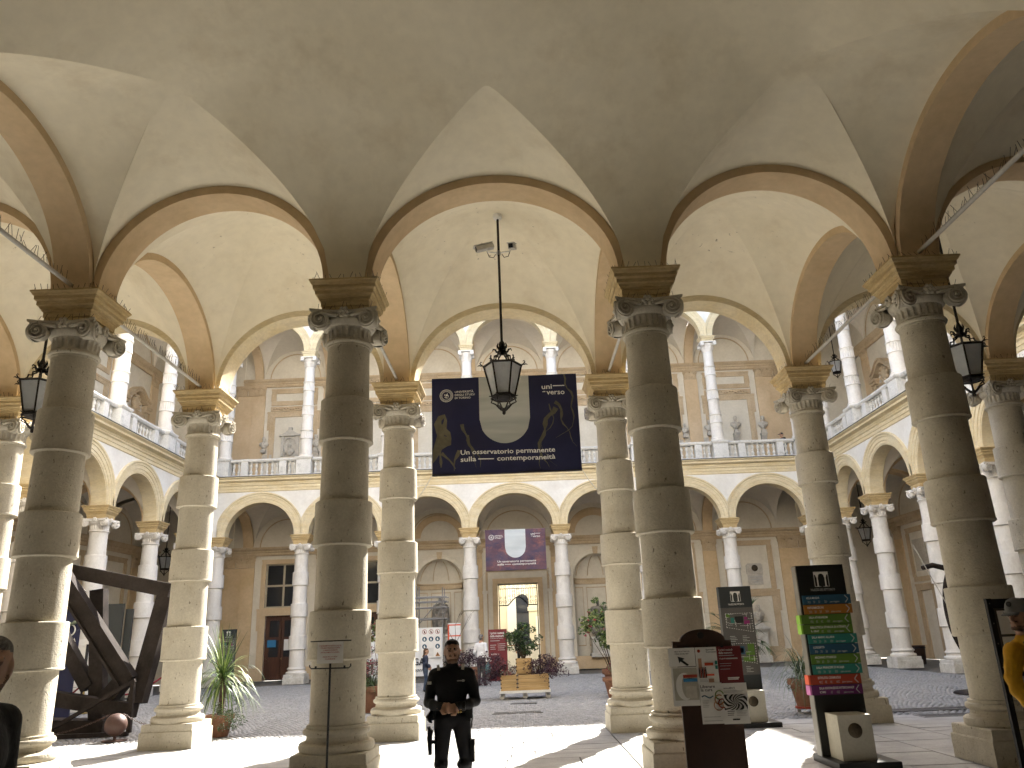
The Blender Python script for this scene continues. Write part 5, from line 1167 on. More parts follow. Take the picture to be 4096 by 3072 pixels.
def lantern(x, y, zbot, ztop, label, s=1.0):
    t = thing('lantern', label, 'lantern', (x, y, zbot), R(30), 'iron hexagonal lanterns')
    o = link('lantern_frame', LF, t); o.scale = (s, s, s)
    for g in LG: link('glass_pane', g, t).scale = (s, s, s)
    link('bottom_plate', LBt, t).scale = (s, s, s)
    MB().tube([(0, 0, 1.45*s), (0, 0, ztop-zbot-.06)], .021*s+.004, 8).build('rod', 'iron', t); link('ceiling_rose', rose_me, t, (0, 0, ztop-zbot))
    return t
CT = ZI+.01+1.755+.87
lc = lantern(.03, 13.165, 5.42, CT-.0, 'black hexagonal lantern hanging in front of the large navy banner', .94)
lantern(-8.305, 13.165, 5.42, CT, 'black hexagonal lantern half hidden behind the far left column', .94)
lantern(8.305, 13.165, 5.42, CT, 'black hexagonal lantern right of the thick right column', .94)
lantern(17.4, 39.3, 5.3, 8.85, 'small black lantern in the ground arcade of the right wing', .94)
lantern(17.4, 39.3, 14.1, 18.35, 'small black lantern in the upper loggia at right', .94)
lantern(-17.3, 38.9, 5.15, 8.85, 'dark lantern in the ground arcade of the left wing', .94)
# cameras on the central rod
for sg, lab in ((-1, 'grey security camera on the lantern rod pointing left'), (1, 'grey security camera on the lantern rod pointing towards the viewer')):
    t = thing('security_camera', lab, 'camera', (.03, 13.165, 8.58))
    MB().tube([(0, 0, 0), (sg*.10, 0, .02), (sg*.20, 0, .03), (sg*.22, 0, .08)], .014, 6).lathe([(.035, -.04), (.035, .04)], 10).build('arm', 'paint_white', t, 40)
    b = MB().box(-.17, .17, -.055, .055, -.05, .05, bev=.015).box(-.21, .17, -.065, .065, .052, .064)
    M_ = Matrix.Translation((sg*.26, 0, .13)) @ (Matrix.Rotation(R(-18), 4, 'Y') @ Matrix.Rotation(R(12), 4, 'Z') if sg < 0 else Matrix.Rotation(R(80), 4, 'Z') @ Matrix.Rotation(R(-22), 4, 'Y'))
    b.xf(M_).build('housing', 'steel' if False else 'rod_white', t)
    MB().box(-.185, -.171, -.04, .04, -.035, .04).xf(M_).build('lens_window', 'glass_dark', t)
    MB().tube([(sg*.06, .02, -.01), (sg*.10, .02, -.08), (sg*.18, .02, -.06), (sg*.22, .02, .06)], .007, 5).build('cable', 'black', t, 60)

# ------------------------------------------------------------------ tie rods with bird spikes
def spikes(mb, a, b, n, h=.16):
    a = Vector(a); b = Vector(b)
    for i in range(n):
        p = a.lerp(b, (i+.5)/n); q = p+Vector((rnd.uniform(-.05, .05), rnd.uniform(-.05, .05), h*rnd.uniform(.6, 1.1)))
        mb.beam(p, q, .005, .005, upv=(.3, 1, .2))
TL = {-2.5: 'at the far left edge', -1.5: 'left of the steel sculpture', -.5: 'left of the large navy banner', .5: 'right of the large navy banner', 1.5: 'above the coloured totem', 2.5: 'at the far right edge'}
for i in (-1.5, -.5, .5, 1.5):
    x = cx(i); t = thing('tie_rod', f'white iron tie rod between columns {TL[i]}', 'tie rod', (x, YA, 6.86), 0, 'tie rods of the corridor')
    MB().tube([(0, .2, 0), (0, YB-YA-.2, 0)], .030, 8).build('rod', 'rod_white', t, 60)
    if abs(i) > 1: m_ = MB(); spikes(m_, (0, .5, .03), (0, YB-YA-.4, .03), 70); tag(m_.build('bird_spikes', 'spike', t), kind='stuff')
for sg, lab in ((-1, 'white tie rod with bird spikes at the upper left edge'), (1, 'white tie rod with bird spikes at the upper right edge')):
    t = thing('tie_rod', lab, 'tie rod', (sg*6.27, YA, 6.88), 0, 'tie rods of the hall')
    MB().tube([(0, -.2, 0), (0, -4.6, 0)], .032, 8).build('rod', 'rod_white', t, 60); m_ = MB(); spikes(m_, (0, -.45, .03), (0, -4.4, .03), 50); tag(m_.build('bird_spikes', 'spike', t), kind='stuff')
for row, ids in ((YA, (-1.5, -.5, .5, 1.5)), (YB, (-2.5, -1.5, -.5, .5, 1.5, 2.5))):
    for i in ids:
        m_ = MB(); x = cx(i)
        for s_ in (-1, 1):
            spikes(m_, (x-.48, row+s_*.47, ZI), (x+.48, row+s_*.47, ZI), 11, .10); spikes(m_, (x+s_*.47, row-.48, ZI), (x+s_*.47, row+.48, ZI), 11, .10); spikes(m_, (x-.42, row+s_*.40, 6.30), (x+.42, row+s_*.40, 6.30), 10, .11)
        par = next(o for o in scene.objects if o.name.startswith('column') and o.parent is None and abs(o.location.x-x) < .01 and abs(o.location.y-row) < .01)
        m_.xf(Matrix.Translation((-x, -row, 0))); tag(m_.build('bird_spikes', 'spike', par), kind='stuff')

# ------------------------------------------------------------------ banners
def banner(y, x0, x1, z0, z1, label, pat, veins, ropes, seed):
    t = thing('banner', label, 'banner', (0, y, z0)); r_ = random.Random(seed); W, H = x1-x0, z1-z0
    def dep(x, z): u = (x-x0)/W; v = (z-z0)/H; return .022*math.sin(u*9+v*5+seed)*(1-v)+.014*math.sin(u*21-v*8)*(1-v*.6)+.01*math.sin(u*4-v*13)
    def sheet(nm, m_, xa, xb, za, zb, off, nx=40, nz=26, fx=None):
        rows = []
        for j in range(nz+1):
            rows.append([(xa+(xb-xa)*i/nx, dep(xa+(xb-xa)*i/nx, za+(zb-za)*j/nz)-off, za-z0+(zb-za)*j/nz) for i in range(nx+1)])
        o = MB().sheet(rows).build(nm, m_, t, 80); return o
    sheet('fabric', pat[0], x0, x1, z0, z1, 0, 60, 40); MB().tube([(x0, .01, 0), (x1, .01, 0)], .02, 6).build('bottom_bar', 'black', t)
    # central arch-shaped panel
    cx_ = (x0+x1)/2-.01; hw = W*.172; zb = z0+H*.30; rr_ = hw; rows = []
    for j in range(31):
        v = j/30; row = []
        for i in range(21):
            u = i/20*2-1; x = cx_+u*hw; zlow = zb+rr_-math.sqrt(max(0, rr_*rr_-(u*hw)**2)); z = zlow+(z1-.004-zlow)*v; row.append((x, dep(x, z)-.003, z-z0))
        rows.append(row)
    MB().sheet(rows).build('printed_arch', pat[1], t, 80)
    if veins:
        for k in range(13):                                 # gold veins of the printed marble
            left = k % 2 == 0; x = r_.uniform(x0+.05, cx_-hw-.1) if left else r_.uniform(cx_+hw+.1, x1-.05); z = z1-r_.uniform(.0, .9)*H; a = r_.uniform(-2.2, -.9); pts = []
            for q in range(16):
                pts.append((x, z)); a += r_.uniform(-.55, .55)-.03*(a+1.57); x += math.cos(a)*.11; z += math.sin(a)*.11
                if not (x0+.03 < x < x1-.03 and z0+.06 < z < z1-.03) or abs(x-cx_) < hw+.02 and z > zb: break
            if len(pts) < 4: continue
            w_ = r_.uniform(.02, .075); L = []; Rr = []
            for q, (px, pz) in enumerate(pts):
                d = (pts[min(q+1, len(pts)-1)][0]-pts[max(q-1, 0)][0], pts[min(q+1, len(pts)-1)][1]-pts[max(q-1, 0)][1]); l_ = math.hypot(*d) or 1; ww = w_*(1-q/len(pts))*r_.uniform(.35, 1.1)
                for lst, s_ in ((L, 1), (Rr, -1)):
                    xx = min(max(px-d[1]/l_*ww*s_, x0+.01), x1-.01); zz = min(max(pz+d[0]/l_*ww*s_, z0+.03), z1-.01); lst.append((xx, dep(xx, zz)-.0025, zz-z0))
            MB().sheet([L, Rr]).build('printed_vein', 'banner_gold', t, 80)
        pl = [(0, .24), (.06, .40), (.02, .52), (.08, .60), (.17, .62), (.20, .55), (.19, .47), (.24, .43), (.255, .37), (.25, .30), (.20, .29), (.13, .26), (.05, .16), (0, .12)]
        n_ = len(pl); o = MB(); P_ = [(x0+.012+p[0]*W*.5, z0+p[1]*H) for p in pl]; c_ = (x0+.012+.1*W*.5, z0+.42*H)
        o.add([(c_[0], dep(*c_)-.0035, c_[1]-z0)]+[(p[0], dep(*p)-.0035, p[1]-z0) for p in P_], [(0, 1+i, 1+(i+1) % n_) for i in range(n_)]); o.build('printed_patch', 'banner_gold', t)
    k = W/3.05
    def L(s, x, z, size, m_='letter_white', width=None, **kw): lettering(t, s, (x, 0, z-z0), size, m_, width=width, warp=lambda a, b: dep(a, b+z0)-.006, **kw)
    L('Un osservatorio permanente', x0+W*.19, z0+H*.195, .14*k, width=W*.635); L('sulla', x0+W*.19, z0+H*.125, .14*k, width=W*.105); L('contemporaneità', x0+W*.435, z0+H*.125, .14*k, width=W*.39)
    dash = lambda a, b, c_, d: MB().sheet([[(a+(b-a)*i/8, dep(a+(b-a)*i/8, z0+z)-.006, z) for i in range(9)] for z in (c_, d)]).build('lettering_dash', 'letter_white', t)
    dash(x0+W*.31, x0+W*.415, H*.14, H*.15)
    L('uni', x0+W*.755, z0+H*.845, .155*k, width=W*.07); L('verso', x0+W*.79, z0+H*.785, .155*k, width=W*.125)
    dash(x0+W*.835, x0+W*.915, H*.87, H*.88); dash(x0+W*.762, x0+W*.782, H*.812, H*.822)
    for q, s_ in enumerate(('UNIVERSITÀ', 'DEGLI STUDI', 'DI TORINO')): L(s_, x0+W*.157, z0+H*(.842-.033*q), .062*k, 'letter_dim' if False else 'letter_white', width=W*(.13, .135, .108)[q])
    se = MB(); R0 = W*.046
    for ra, rb in ((R0, R0*.93), (R0*.70, R0*.64)):
        n_ = 36; rows = [[(q*math.cos(2*math.pi*i/n_), 0, q*math.sin(2*math.pi*i/n_)) for i in range(n_+1)] for q in (ra, rb)]; se.sheet(rows)
    for i in range(30):
        a = 2*math.pi*i/30; se.add([(q*math.cos(a+d), 0, q*math.sin(a+d)) for q, d in ((R0*.75, -.05), (R0*.75, .05), (R0*.88, .05), (R0*.88, -.05))], [(0, 1, 2, 3)])
    for px, pz, w_, h_ in ((0, .1, .25, .3), (-.1, -.2, .4, .12), (.15, .2, .12, .4), (-.25, .15, .12, .25), (.1, -.35, .5, .08), (.28, -.05, .12, .3)):
        se.add([((px-w_/2)*R0, 0, (pz-h_/2)*R0), ((px+w_/2)*R0, 0, (pz-h_/2)*R0), ((px+w_*.3)*R0, 0, (pz+h_/2)*R0), ((px-w_*.4)*R0, 0, (pz+h_/2)*R0)], [(0, 1, 2, 3)])
    se.xf(Matrix.Translation((x0+W*.10, 0, H*.815))); se.v = [(p[0], dep(p[0], p[2]+z0)-.006, p[2]) for p in se.v]; se.build('university_seal', 'letter_white', t)
    for p, q in ropes: 
        P_ = [Vector(p).lerp(Vector(q), i/8)-Vector((0, 0, .04*math.sin(math.pi*i/8))) for i in range(9)]; MB().tube([(v.x, v.y-y, v.z-z0) for v in P_], .009, 5).build('rope', 'rod_white', t, 60)
banner(YB-.02, -1.51, 1.54, 4.87, 6.94, 'large navy banner with silver arch and white lettering hanging between near columns', ('banner_navy', 'banner_silver'), True,
       [((-1.51, YB-.02, 6.93), (-2.15, YB, 6.86)), ((1.54, YB-.02, 6.93), (2.15, YB, 6.90)), ((-1.51, YB-.02, 4.88), (-1.87, YB, 4.35)), ((1.54, YB-.02, 4.88), (1.87, YB, 4.40))], 1)
banner(YF-.05, -1.45, 1.46, 4.72, 6.66, 'smaller purple banner with pale arch hanging in the far arcade', ('banner_purple', 'banner_pale'), False,
       [((-1.45, YF-.05, 6.65), (-2.2, YF, 6.72)), ((1.46, YF-.05, 6.65), (2.2, YF, 6.74)), ((-1.45, YF-.05, 4.73), (-1.9, YF, 4.2)), ((1.46, YF-.05, 4.73), (1.9, YF, 3.6))], 3)

# ------------------------------------------------------------------ signs
def logo(t, x, z, s, y, m_='letter_white'):
    o = MB(); e = .0015
    def b(x0, x1, z0, z1): o.box(x+x0*s, x+x1*s, y-e, y, z+z0*s, z+z1*s)
    b(-.5, -.47, 0, 1); b(.47, .5, 0, 1); b(-.5, .5, .98, 1); b(-.47, -.08, 0, .02); b(.08, .47, 0, .02)
    for q in (-1, 1):
        o.prism([(x+(q*.27-.05)*s, z+.04*s), (x+(q*.27+.05)*s, z+.04*s), (x+(q*.27+.04)*s, z+.62*s), (x+(q*.27-.04)*s, z+.62*s)], y-e, y); b(q*.27-.08, q*.27+.08, .0, .05); b(q*.27-.07, q*.27+.07, .62, .67)
    p = [(x-.5*s, z+.97*s), (x-.5*s, z+.80*s), (x-.40*s, z+.80*s), (x-.34*s, z+.67*s), (x-.2*s, z+.67*s)]+[(x+.2*s*math.cos(math.pi-math.pi*i/10), z+(.67+.20*math.sin(math.pi*i/10))*s) for i in range(1, 10)]+[(x+.2*s, z+.67*s), (x+.34*s, z+.67*s), (x+.40*s, z+.80*s), (x+.5*s, z+.80*s), (x+.5*s, z+.97*s)]
    o.prism(p, y-e, y); o.build('logo', m_, t)
def sign_base(t, W, full=True):
    MB().box(-.02, W+.10, -.58, .32, 0, .085, bev=.006).build('foot_plate', 'sign_black', t)
    MB().box(.10, .52, -.42, -.005, .086, .61).build('concrete_block', 'concrete', t)
    MB().lathe([(.088, 0), (.088, .006), (.08, .012), (.01, .014)], 28).xf(Matrix.Rotation(math.pi/2, 4, 'X')).xf(Matrix.Translation((.30, -.42, .43))).build('bronze_disc', 'bronze', t, 40)
def totem():
    t = thing('direction_totem', 'tall black direction totem with ten coloured strips on a concrete block', 'sign', (4.02, 11.06, 0), R(0)); W = .645
    MB().box(0, W, .0, .17, .086, 2.49).build('panel', 'sign_black', t); MB().box(-.012, -.001, .002, .168, .086, 2.48).build('side_trim', 'sign_side', t); sign_base(t, W)
    logo(t, .325, 2.20, .20, -.001); lettering(t, 'PALAZZO DEL RETTORATO', (.325, -.003, 2.145), .045, 'letter_dim', align='CENTER', width=.33)
    rows = [('AULA MAGNA', 1, 'loggiato', 'blue'), ('INFORMAZIONI', 1, 'terreno', 'orange'), ('SALA ATHENAEUM', -1, 'loggiato', 'green'), ('BIBLIOTECA STORICA DI ATENEO', -1, 'loggiato', 'green'), ('SALA MARIO ALLARA', 1, 'loggiato', 'teal'), ('LOGGIATO', 1, 'loggiato', 'blue'),
            ('ARCHIVIO STORICO', 1, 'terreno', 'green'), ("SALA PRINCIPE D'ACAJA", 1, 'terreno', 'teal'), ('ISTITUTO CONFUCIO', -1, 'terreno', 'red'), ('SALA KNOWLEDGE INTERCHANGE', -1, 'terreno', 'plum')]
    h = .1275; side = {'green': 'p_lime', 'red': 'p_coral', 'plum': 'p_pink'}
    for k, (s, d, pl, c_) in enumerate(rows):
        z1 = 2.09-k*h; z0 = z1-h+.008; off = .028 if d > 0 else -.008
        st_ = MB().box(off-.005 if d > 0 else -.03, W+(.03 if d > 0 else -.005), -.022, -.002, z0, z1).build('strip', 'p_'+c_, t)
        if d < 0: MB().box(-.055, -.031, -.022, .12, z0, z1).build('strip_end', side.get(c_, 'p_lime'), t)
        wd = {28: .48}.get(len(s), min(.46, .0172*len(s)+.01)); lettering(st_, s, (.07, -.0245, z1-.05), .040, 'letter_white', width=wd)
        two = k in (3, 9)
        if two: lettering(st_, 'A. GRAF' if k == 3 else 'IC4KI', (.07, -.0245, z1-.097), .036, 'letter_white', width=.11 if k == 3 else .075)
        o = MB(); zc = z0+.030
        for gx, n_ in ((.09, 3), (.165, 2), (.235, 2), (.315, 3)) if not two else ((.22, 2), (.30, 3)):
            for q in range(n_):
                x = gx+q*.014
                for s2 in (-1, 1): o.beam((x-d*.005, -.0235, zc+s2*.016), (x+d*.006, -.0235, zc), .003, .002)
        x = .615 if d > 0 else .575; d2 = d
        for s2 in (-1, 1): o.beam((x-d2*.02, -.0235, (z0+z1)/2+s2*.048), (x+d2*.022, -.0235, (z0+z1)/2), .010, .002)
        tag(o.build('arrow_marks', 'letter_dim', st_), kind='stuff'); lettering(st_, 'piano '+pl, (.385, -.0245, zc-.012), .030, 'letter_dim', width=.13)
totem()
def floor_plan(t, x0, x1, z0, z1, y, seed, cols_):
    r_ = random.Random(seed); W, H = x1-x0, z1-z0; o = MB(); e = .0015
    zb = lambda u: z0+H*(.28-.26*u)
    p = [(x0, z1), (x1, z1), (x1, zb(1)), (x0, zb(0))]
    for a, b in zip(p, p[1:]+p[:1]):
        L_ = math.hypot(b[0]-a[0], b[1]-a[1]); n_ = int(L_/.022)
        for i in range(n_):
            if i % 2: continue
            o.beam((a[0]+(b[0]-a[0])*i/n_, y-e, a[1]+(b[1]-a[1])*i/n_), (a[0]+(b[0]-a[0])*(i+.9)/n_, y-e, a[1]+(b[1]-a[1])*(i+.9)/n_), .008, .001)
    for k in range(26):
        u = r_.random(); v = r_.uniform(.15, 1); x = x0+u*W; z = zb(u)+(z1-zb(u))*v
        if .26 < u < .7 and v > .45: continue
        if k % 2: o.box(x-.002, x+.002, y-e, y, max(zb(u), z-.05), min(z1, z+.05))
        else: o.box(max(x0, x-.05), min(x1, x+.05), y-e, y, z-.002, z+.002)
    o.build('plan_lines', 'letter_white', t)
    for (a, b, c_, d, m_) in cols_: MB().box(x0+a*W, x0+b*W, y-.001, y, z0+c_*H, z0+d*H).build('plan_room', m_, t)
def map_sign(loc, label, rz=0):
    t = thing('map_sign', label, 'sign', loc, rz, 'grey map signs of the palace'); W = .62
    MB().box(0, W, 0, .17, .86, 2.075).build('panel', 'sign_grey', t); MB().box(0, W, -.004, .174, 2.077, 2.47).build('head_panel', 'sign_dark', t); MB().box(.05, W, .01, .16, .086, .86).build('lower_panel', 'sign_dark', t); sign_base(t, W)
    logo(t, .31, 2.19, .19, -.0055); lettering(t, 'PALAZZO DEL RETTORATO', (.31, -.0075, 2.125), .042, 'letter_white', align='CENTER', width=.30)
    floor_plan(t, .08, .58, 1.62, 1.97, -.001, 5, [(.18, .32, .5, .78, 'p_teal'), (.68, .9, .42, .62, 'p_magenta'), (.70, .82, .66, .8, 'p_magenta'), (.02, .16, .8, .98, 'p_green'), (.34, .66, .5, .84, 'sign_black')])
    floor_plan(t, .08, .58, 1.05, 1.42, -.001, 9, [(.7, .95, .62, .98, 'p_green'), (.62, .95, .42, .6, 'p_green'), (.3, .58, .48, .86, 'p_blue'), (.5, .95, .12, .36, 'p_green'), (.34, .54, .54, .8, 'sign_grey')])
    for z in (1.55, 1.0):
        o = MB()
        for k in range(4): o.box(.12, .22+.02*(k % 3), -.0015, 0, z-.03*k, z-.03*k+.008).box(.36, .44+.05*(k % 2), -.0015, 0, z-.03*k, z-.03*k+.008)
        o.build('legend', 'letter_dim', t)
map_sign((4.03, 15.62, 0), 'grey map sign with two floor plans standing right of the poster board')
map_sign((-13.35, 36.55, 0), 'distant grey map sign near the brown double door')
# brown poster board
def poster_board():
    Y = 9.5; t = thing('poster_board', 'dark brown poster board with rounded top in front of the column', 'notice board', (2.30, Y, 0))
    X0, X1 = 1.98-2.30, 2.655-2.30
    MB().box(X0, X1, .02, .055, .06, 1.5).build('panel', 'board_brown', t)
    p = [(X0-.04, 1.50), (X1-.04, 1.50), (X1-.04, 1.575), (.245, 1.575)]+[(-.01+.26*math.cos(a), 1.575+.13*math.sin(a)) for a in [math.pi*i/18 for i in range(1, 18)]]+[(-.27, 1.575), (X0-.04, 1.58)]
    hd = MB().prism(p, .0, .06).build('head_board', 'board_brown', t); MB().lathe([(.038, 0), (.038, .004), (.002, .005)], 20).xf(Matrix.Rotation(math.pi/2, 4, 'X')).xf(Matrix.Translation((-.03, -.001, 1.635))).build('emblem', 'sign_black', hd)
    MB().box(X0-.08, X0+.10, -.25, .25, 0, .06).box(X1-.10, X1+.06, -.25, .25, 0, .06).build('foot', 'board_brown', t)
    for x in (-.20, .03, .20): MB().box(x-.018, x+.018, -.012, .0, 1.495, 1.515).tube([(x-.01, -.01, 1.51), (x-.004, -.014, 1.545), (x+.004, -.014, 1.545), (x+.01, -.01, 1.51)], .002, 4).build('binder_clip', 'black', t)
    def sheet(lab, x0, x1, z0, z1, y, m_, tilt=0.0):
        q = thing('poster', lab, 'poster', ((x0+x1)/2, Y+y, z0), 0, 'posters clipped to the brown board'); w_ = (x1-x0)/2; h = z1-z0
        rows = [[(-w_+2*w_*i/6, .004*math.sin(i*1.1+j), h*j/6) for i in range(7)] for j in range(7)]
        o = MB().sheet(rows); o.join(MB().sheet([[(a, b+.003, c_) for a, b, c_ in r_] for r_ in rows])); o.build('sheet', m_, q, 80); q.rotation_euler = (0, tilt, 0); return q, w_, h
    def lines(q, x0, x1, zs_, m_, h=.006, var=True):
        o = MB()
        for k, z in enumerate(zs_): o.box(x0, x1-(.25*(x1-x0)*((k*7) % 3)/3 if var else 0), -.0075, -.006, z, z+h)
        o.build('print_lines', m_, q)
    q, w_, h = sheet('hand drawn arrow poster at the top left of the board', 1.875, 2.18, 1.305, 1.505, -.012, 'paper')
    lettering(q, 'BIBLIOTECA STORICA DI', (-.08, -.008, h-.045), .02, 'letter_black', width=.17); lettering(q, 'ATENEO ARTURO GRAF', (-.08, -.008, h-.07), .02, 'letter_black', width=.16)
    MB().prism([(-.05, h-.09), (.03, h-.115), (.005, h-.13), (.075, h-.185), (.05, h-.195), (-.02, h-.145), (-.035, h-.165)], -.008, -.007).build('printed_arrow', 'letter_black', q)
    q, w_, h = sheet('grey crescent moon poster at the lower left of the board', 1.89, 2.19, .885, 1.298, -.010, 'paper')
    MB().box(-w_+.02, w_-.008, -.0065, -.0055, .06, h-.01).build('printed_ground', 'concrete', q)
    mo = [(.10*math.cos(a), .145*math.sin(a)) for a in [1.2+3.9*i/20 for i in range(21)]]+[(.03+.062*math.cos(a), .128*math.sin(a)) for a in [5.0-3.6*i/20 for i in range(21)]]
    MB().prism([(a-.01, b+h*.5) for a, b in mo], -.0085, -.0068).build('printed_moon', 'paper', q)
    MB().box(-.02, w_-.01, -.0095, -.0078, h*.72, h*.80).build('printed_label', 'p_red', q); MB().box(-.02, w_-.01, -.0095, -.0078, h*.615, h*.70).build('printed_label', 'p_skyblue', q); MB().box(.0, w_-.03, -.0095, -.0078, h*.2, h*.5).build('printed_rocks', 'statue', q)
    q, w_, h = sheet('white event poster with small figures at the top centre of the board', 2.185, 2.43, 1.115, 1.505, -.014, 'paper')
    MB().lathe([(.018, 0), (.018, .001), (.001, .0015)], 16).xf(Matrix.Rotation(math.pi/2, 4, 'X')).xf(Matrix.Translation((-w_+.04, -.007, h-.04))).build('round_logo', 'p_red', q)
    lettering(q, 'Sportello', (.0, -.008, h-.035), .022, 'letter_black', width=.10); lettering(q, 'Antiviolenza', (.0, -.008, h-.06), .022, 'letter_black', width=.115)
    for k, (a, b, c_, d, m_) in enumerate(((-.10, -.06, .16, .27, 'p_pink'), (-.03, .07, .19, .22, 'p_coral'), (.09, .118, .20, .24, 'p_teal'), (.09, .118, .15, .19, 'p_teal'), (0, .06, .01, .05, 'p_pink'), (-.02, .07, .08, .10, 'p_coral'))): MB().box(a, b, -.0075, -.006, c_, d).build('printed_block', m_ if m_ != 'p_pink' else 'skin', q)
    for k in range(5): MB().ball((-.095+.018*k, -.007, .165), .008, 4, sc=(1, .1, 1)).box(-.102+.018*k, -.088+.018*k, -.0078, -.006, .06, .155).build('printed_figure', ('letter_black', 'p_red')[k % 2], q)
    lines(q, -.10, .0, [.02, .032, .044], 'letter_dim', .004)
    q, w_, h = sheet('dark red exhibition poster at the top right of the board', 2.425, 2.71, 1.11, 1.508, -.012, 'red_sign')
    lettering(q, 'I primi custodi', (-.115, -.008, h-.05), .034, 'letter_white', width=.16); lettering(q, 'della memoria', (-.115, -.008, h-.082), .034, 'letter_white', width=.155); lines(q, -.115, .06, [h-.105], 'letter_dim', .008, False); lettering(q, '16 gennaio', (-.115, -.008, h-.14), .022, 'letter_white', width=.075)
    MB().box(-.035, .095, -.0075, -.006, h-.142, h-.128).build('print_lines', 'letter_dim', q); lines(q, -.115, .02, [h-.19, h-.215, h-.25], 'letter_dim', .005); lines(q, -.04, .09, [.05, .035], 'letter_white', .012)
    q, w_, h = sheet('white poster with looping coloured ribbon at the bottom centre of the board', 2.19, 2.445, .69, 1.118, -.020, 'paper')
    lettering(q, 'Liberare', (-w_+.008, -.008, h-.05), .045, 'letter_black', width=.165); lettering(q, 'la cura', (-w_+.012, -.008, h-.085), .045, 'letter_black', width=.13)
    lp = lambda cx_, cz_, r_, a0, a1: [(cx_+r_*math.cos(a0+(a1-a0)*i/18), -.008, cz_+r_*math.sin(a0+(a1-a0)*i/18)) for i in range(19)]
    for pts, m_ in ((lp(.09, .30, .045, .2, 4.6), 'p_green'), (lp(.085, .25, .05, 1.0, 5.9), 'p_orange'), (lp(.07, .19, .05, 2.0, 7.0), 'skin'), (lp(.115, .21, .045, 1.2, 5.2), 'p_red'), ([(-.11+.13*i/10, -.008, .285+.012*math.sin(i*.7)) for i in range(11)], 'p_blue')): MB().tube(pts, .006, 4).build('printed_ribbon', m_, q)
    lines(q, -w_+.02, -w_+.09, [.24, .225, .21, .19, .175], 'letter_dim', .005); lines(q, -w_+.02, w_-.03, [.03, .07], 'letter_dim', .006)
    q, w_, h = sheet('black and white spiral pattern poster at the bottom right of the board', 2.43, 2.725, .682, 1.11, -.024, 'paper')
    lettering(q, 'estaticaMENTE', (-w_+.03, -.008, h-.06), .026, 'letter_black', width=.13); lines(q, -w_+.03, w_-.04, [h-.085, h-.098], 'letter_dim', .005); lines(q, .0, .12, [.13, .115, .10, .085], 'letter_dim', .005); lines(q, -.10, -.02, [.13, .11, .09], 'letter_black', .006); lines(q, -.05, .03, [.04], 'letter_black', .014)
    zc = h*.53; xr, zr = w_-.012, h*.19; N = 11; o = MB()
    def ringp(a, f):
        c_, s_ = math.cos(a), math.sin(a); m2 = max(abs(c_)/xr, abs(s_)/zr); return (f*c_/m2, f*s_/m2)
    for k in range(0, N*2, 2):
        for j in range(6):
            f0, f1 = 1-.16*j, 1-.16*(j+1); A = lambda kk, jj: 2*math.pi*kk/(N*2)+jj*.22
            o.add([(ringp(A(k, j), f0)[0], -.0075, zc+ringp(A(k, j), f0)[1]), (ringp(A(k+1, j), f0)[0], -.0075, zc+ringp(A(k+1, j), f0)[1]), (ringp(A(k+1, j+1), f1)[0], -.0075, zc+ringp(A(k+1, j+1), f1)[1]), (ringp(A(k, j+1), f1)[0], -.0075, zc+ringp(A(k, j+1), f1)[1])], [(0, 1, 2, 3)])
    o.build('printed_spiral', 'letter_black', q)
poster_board()
# notice stand in front of the second column
t = thing('notice_stand', 'thin black metal stand holding a laminated paper notice', 'notice stand', (-2.0, 9.4, 0))
MB().tube([(0, 0, .02), (0, 0, 1.70)], .0125, 8).build('post', 'black', t); MB().lathe([(.17, 0), (.17, .012), (.03, .02), (.02, .05)], 20).build('foot', 'black', t, 40)
MB().box(-.235, .235, -.008, .008, 1.722, 1.735).box(-.02, .02, -.012, .012, 1.70, 1.724).build('top_bar', 'black', t); MB().tube([(-.235, 0, 1.475), (-.235, 0, 1.455), (-.215, 0, 1.435), (.215, 0, 1.43), (.235, 0, 1.45), (.235, 0, 1.475)], .008, 6).box(-.175, -.155, -.008, .008, 1.435, 1.46).box(.155, .175, -.008, .008, 1.432, 1.457).build('lower_rest', 'black', t)
q = thing('paper_notice', 'laminated paper notice with red lettering on the thin stand', 'notice', (-2.0, 9.385, 1.485))
MB().sheet([[(-.15+.3*i/6, .003*math.sin(i), .235*j/4) for i in range(7)] for j in range(5)]).build('sheet', 'paper', q, 80)
for k, s in enumerate(("E' SEVERAMENTE VIETATO L'USO DI", 'STRUMENTI MUSICALI E CANTI', '( COMUNQUE DURANTE )', 'FESTEGGIAMENTI DI LAUREA.', '', 'GRAZIE PER LA VOSTRA', 'COLLABORAZIONE')):
    if s: lettering(q, s, (0, -.006, .185-.024*k), .019, 'letter_red', align='CENTER', width=min(.25, .0085*len(s)))
# glazed information board at the right edge
t = thing('information_board', 'black framed information board behind the person in the yellow jacket', 'notice board', (5.10, 8.55, 0))
MB().box(0, .055, 0, .045, 0, 1.90).build('post', 'black', t); MB().box(1.18, 1.235, 0, .045, 0, 1.90).build('post', 'black', t)
MB().box(.056, 1.179, .004, .04, 1.80, 1.895).box(.056, 1.179, .004, .04, 1.13, 1.24).build('cross_rail', 'black', t); MB().box(.056, 1.179, .015, .03, 1.241, 1.799).build('back_panel', 'sign_grey', t)
for a, b, c_, d in ((.09, .60, 1.54, 1.775), (.09, .60, 1.27, 1.515), (.64, 1.15, 1.27, 1.775)): MB().box(a, b, .008, .013, c_, d).build('poster', 'paper', t)
for z in (1.85, 1.65, 1.45, 1.22): MB().ball((.028, -.002, z), .008, 5, sc=(1, .4, 1)).build('screw', 'steel', t)
MB().box(-.004, 1.24, -.2, .25, 0, .03).build('foot', 'black', t)
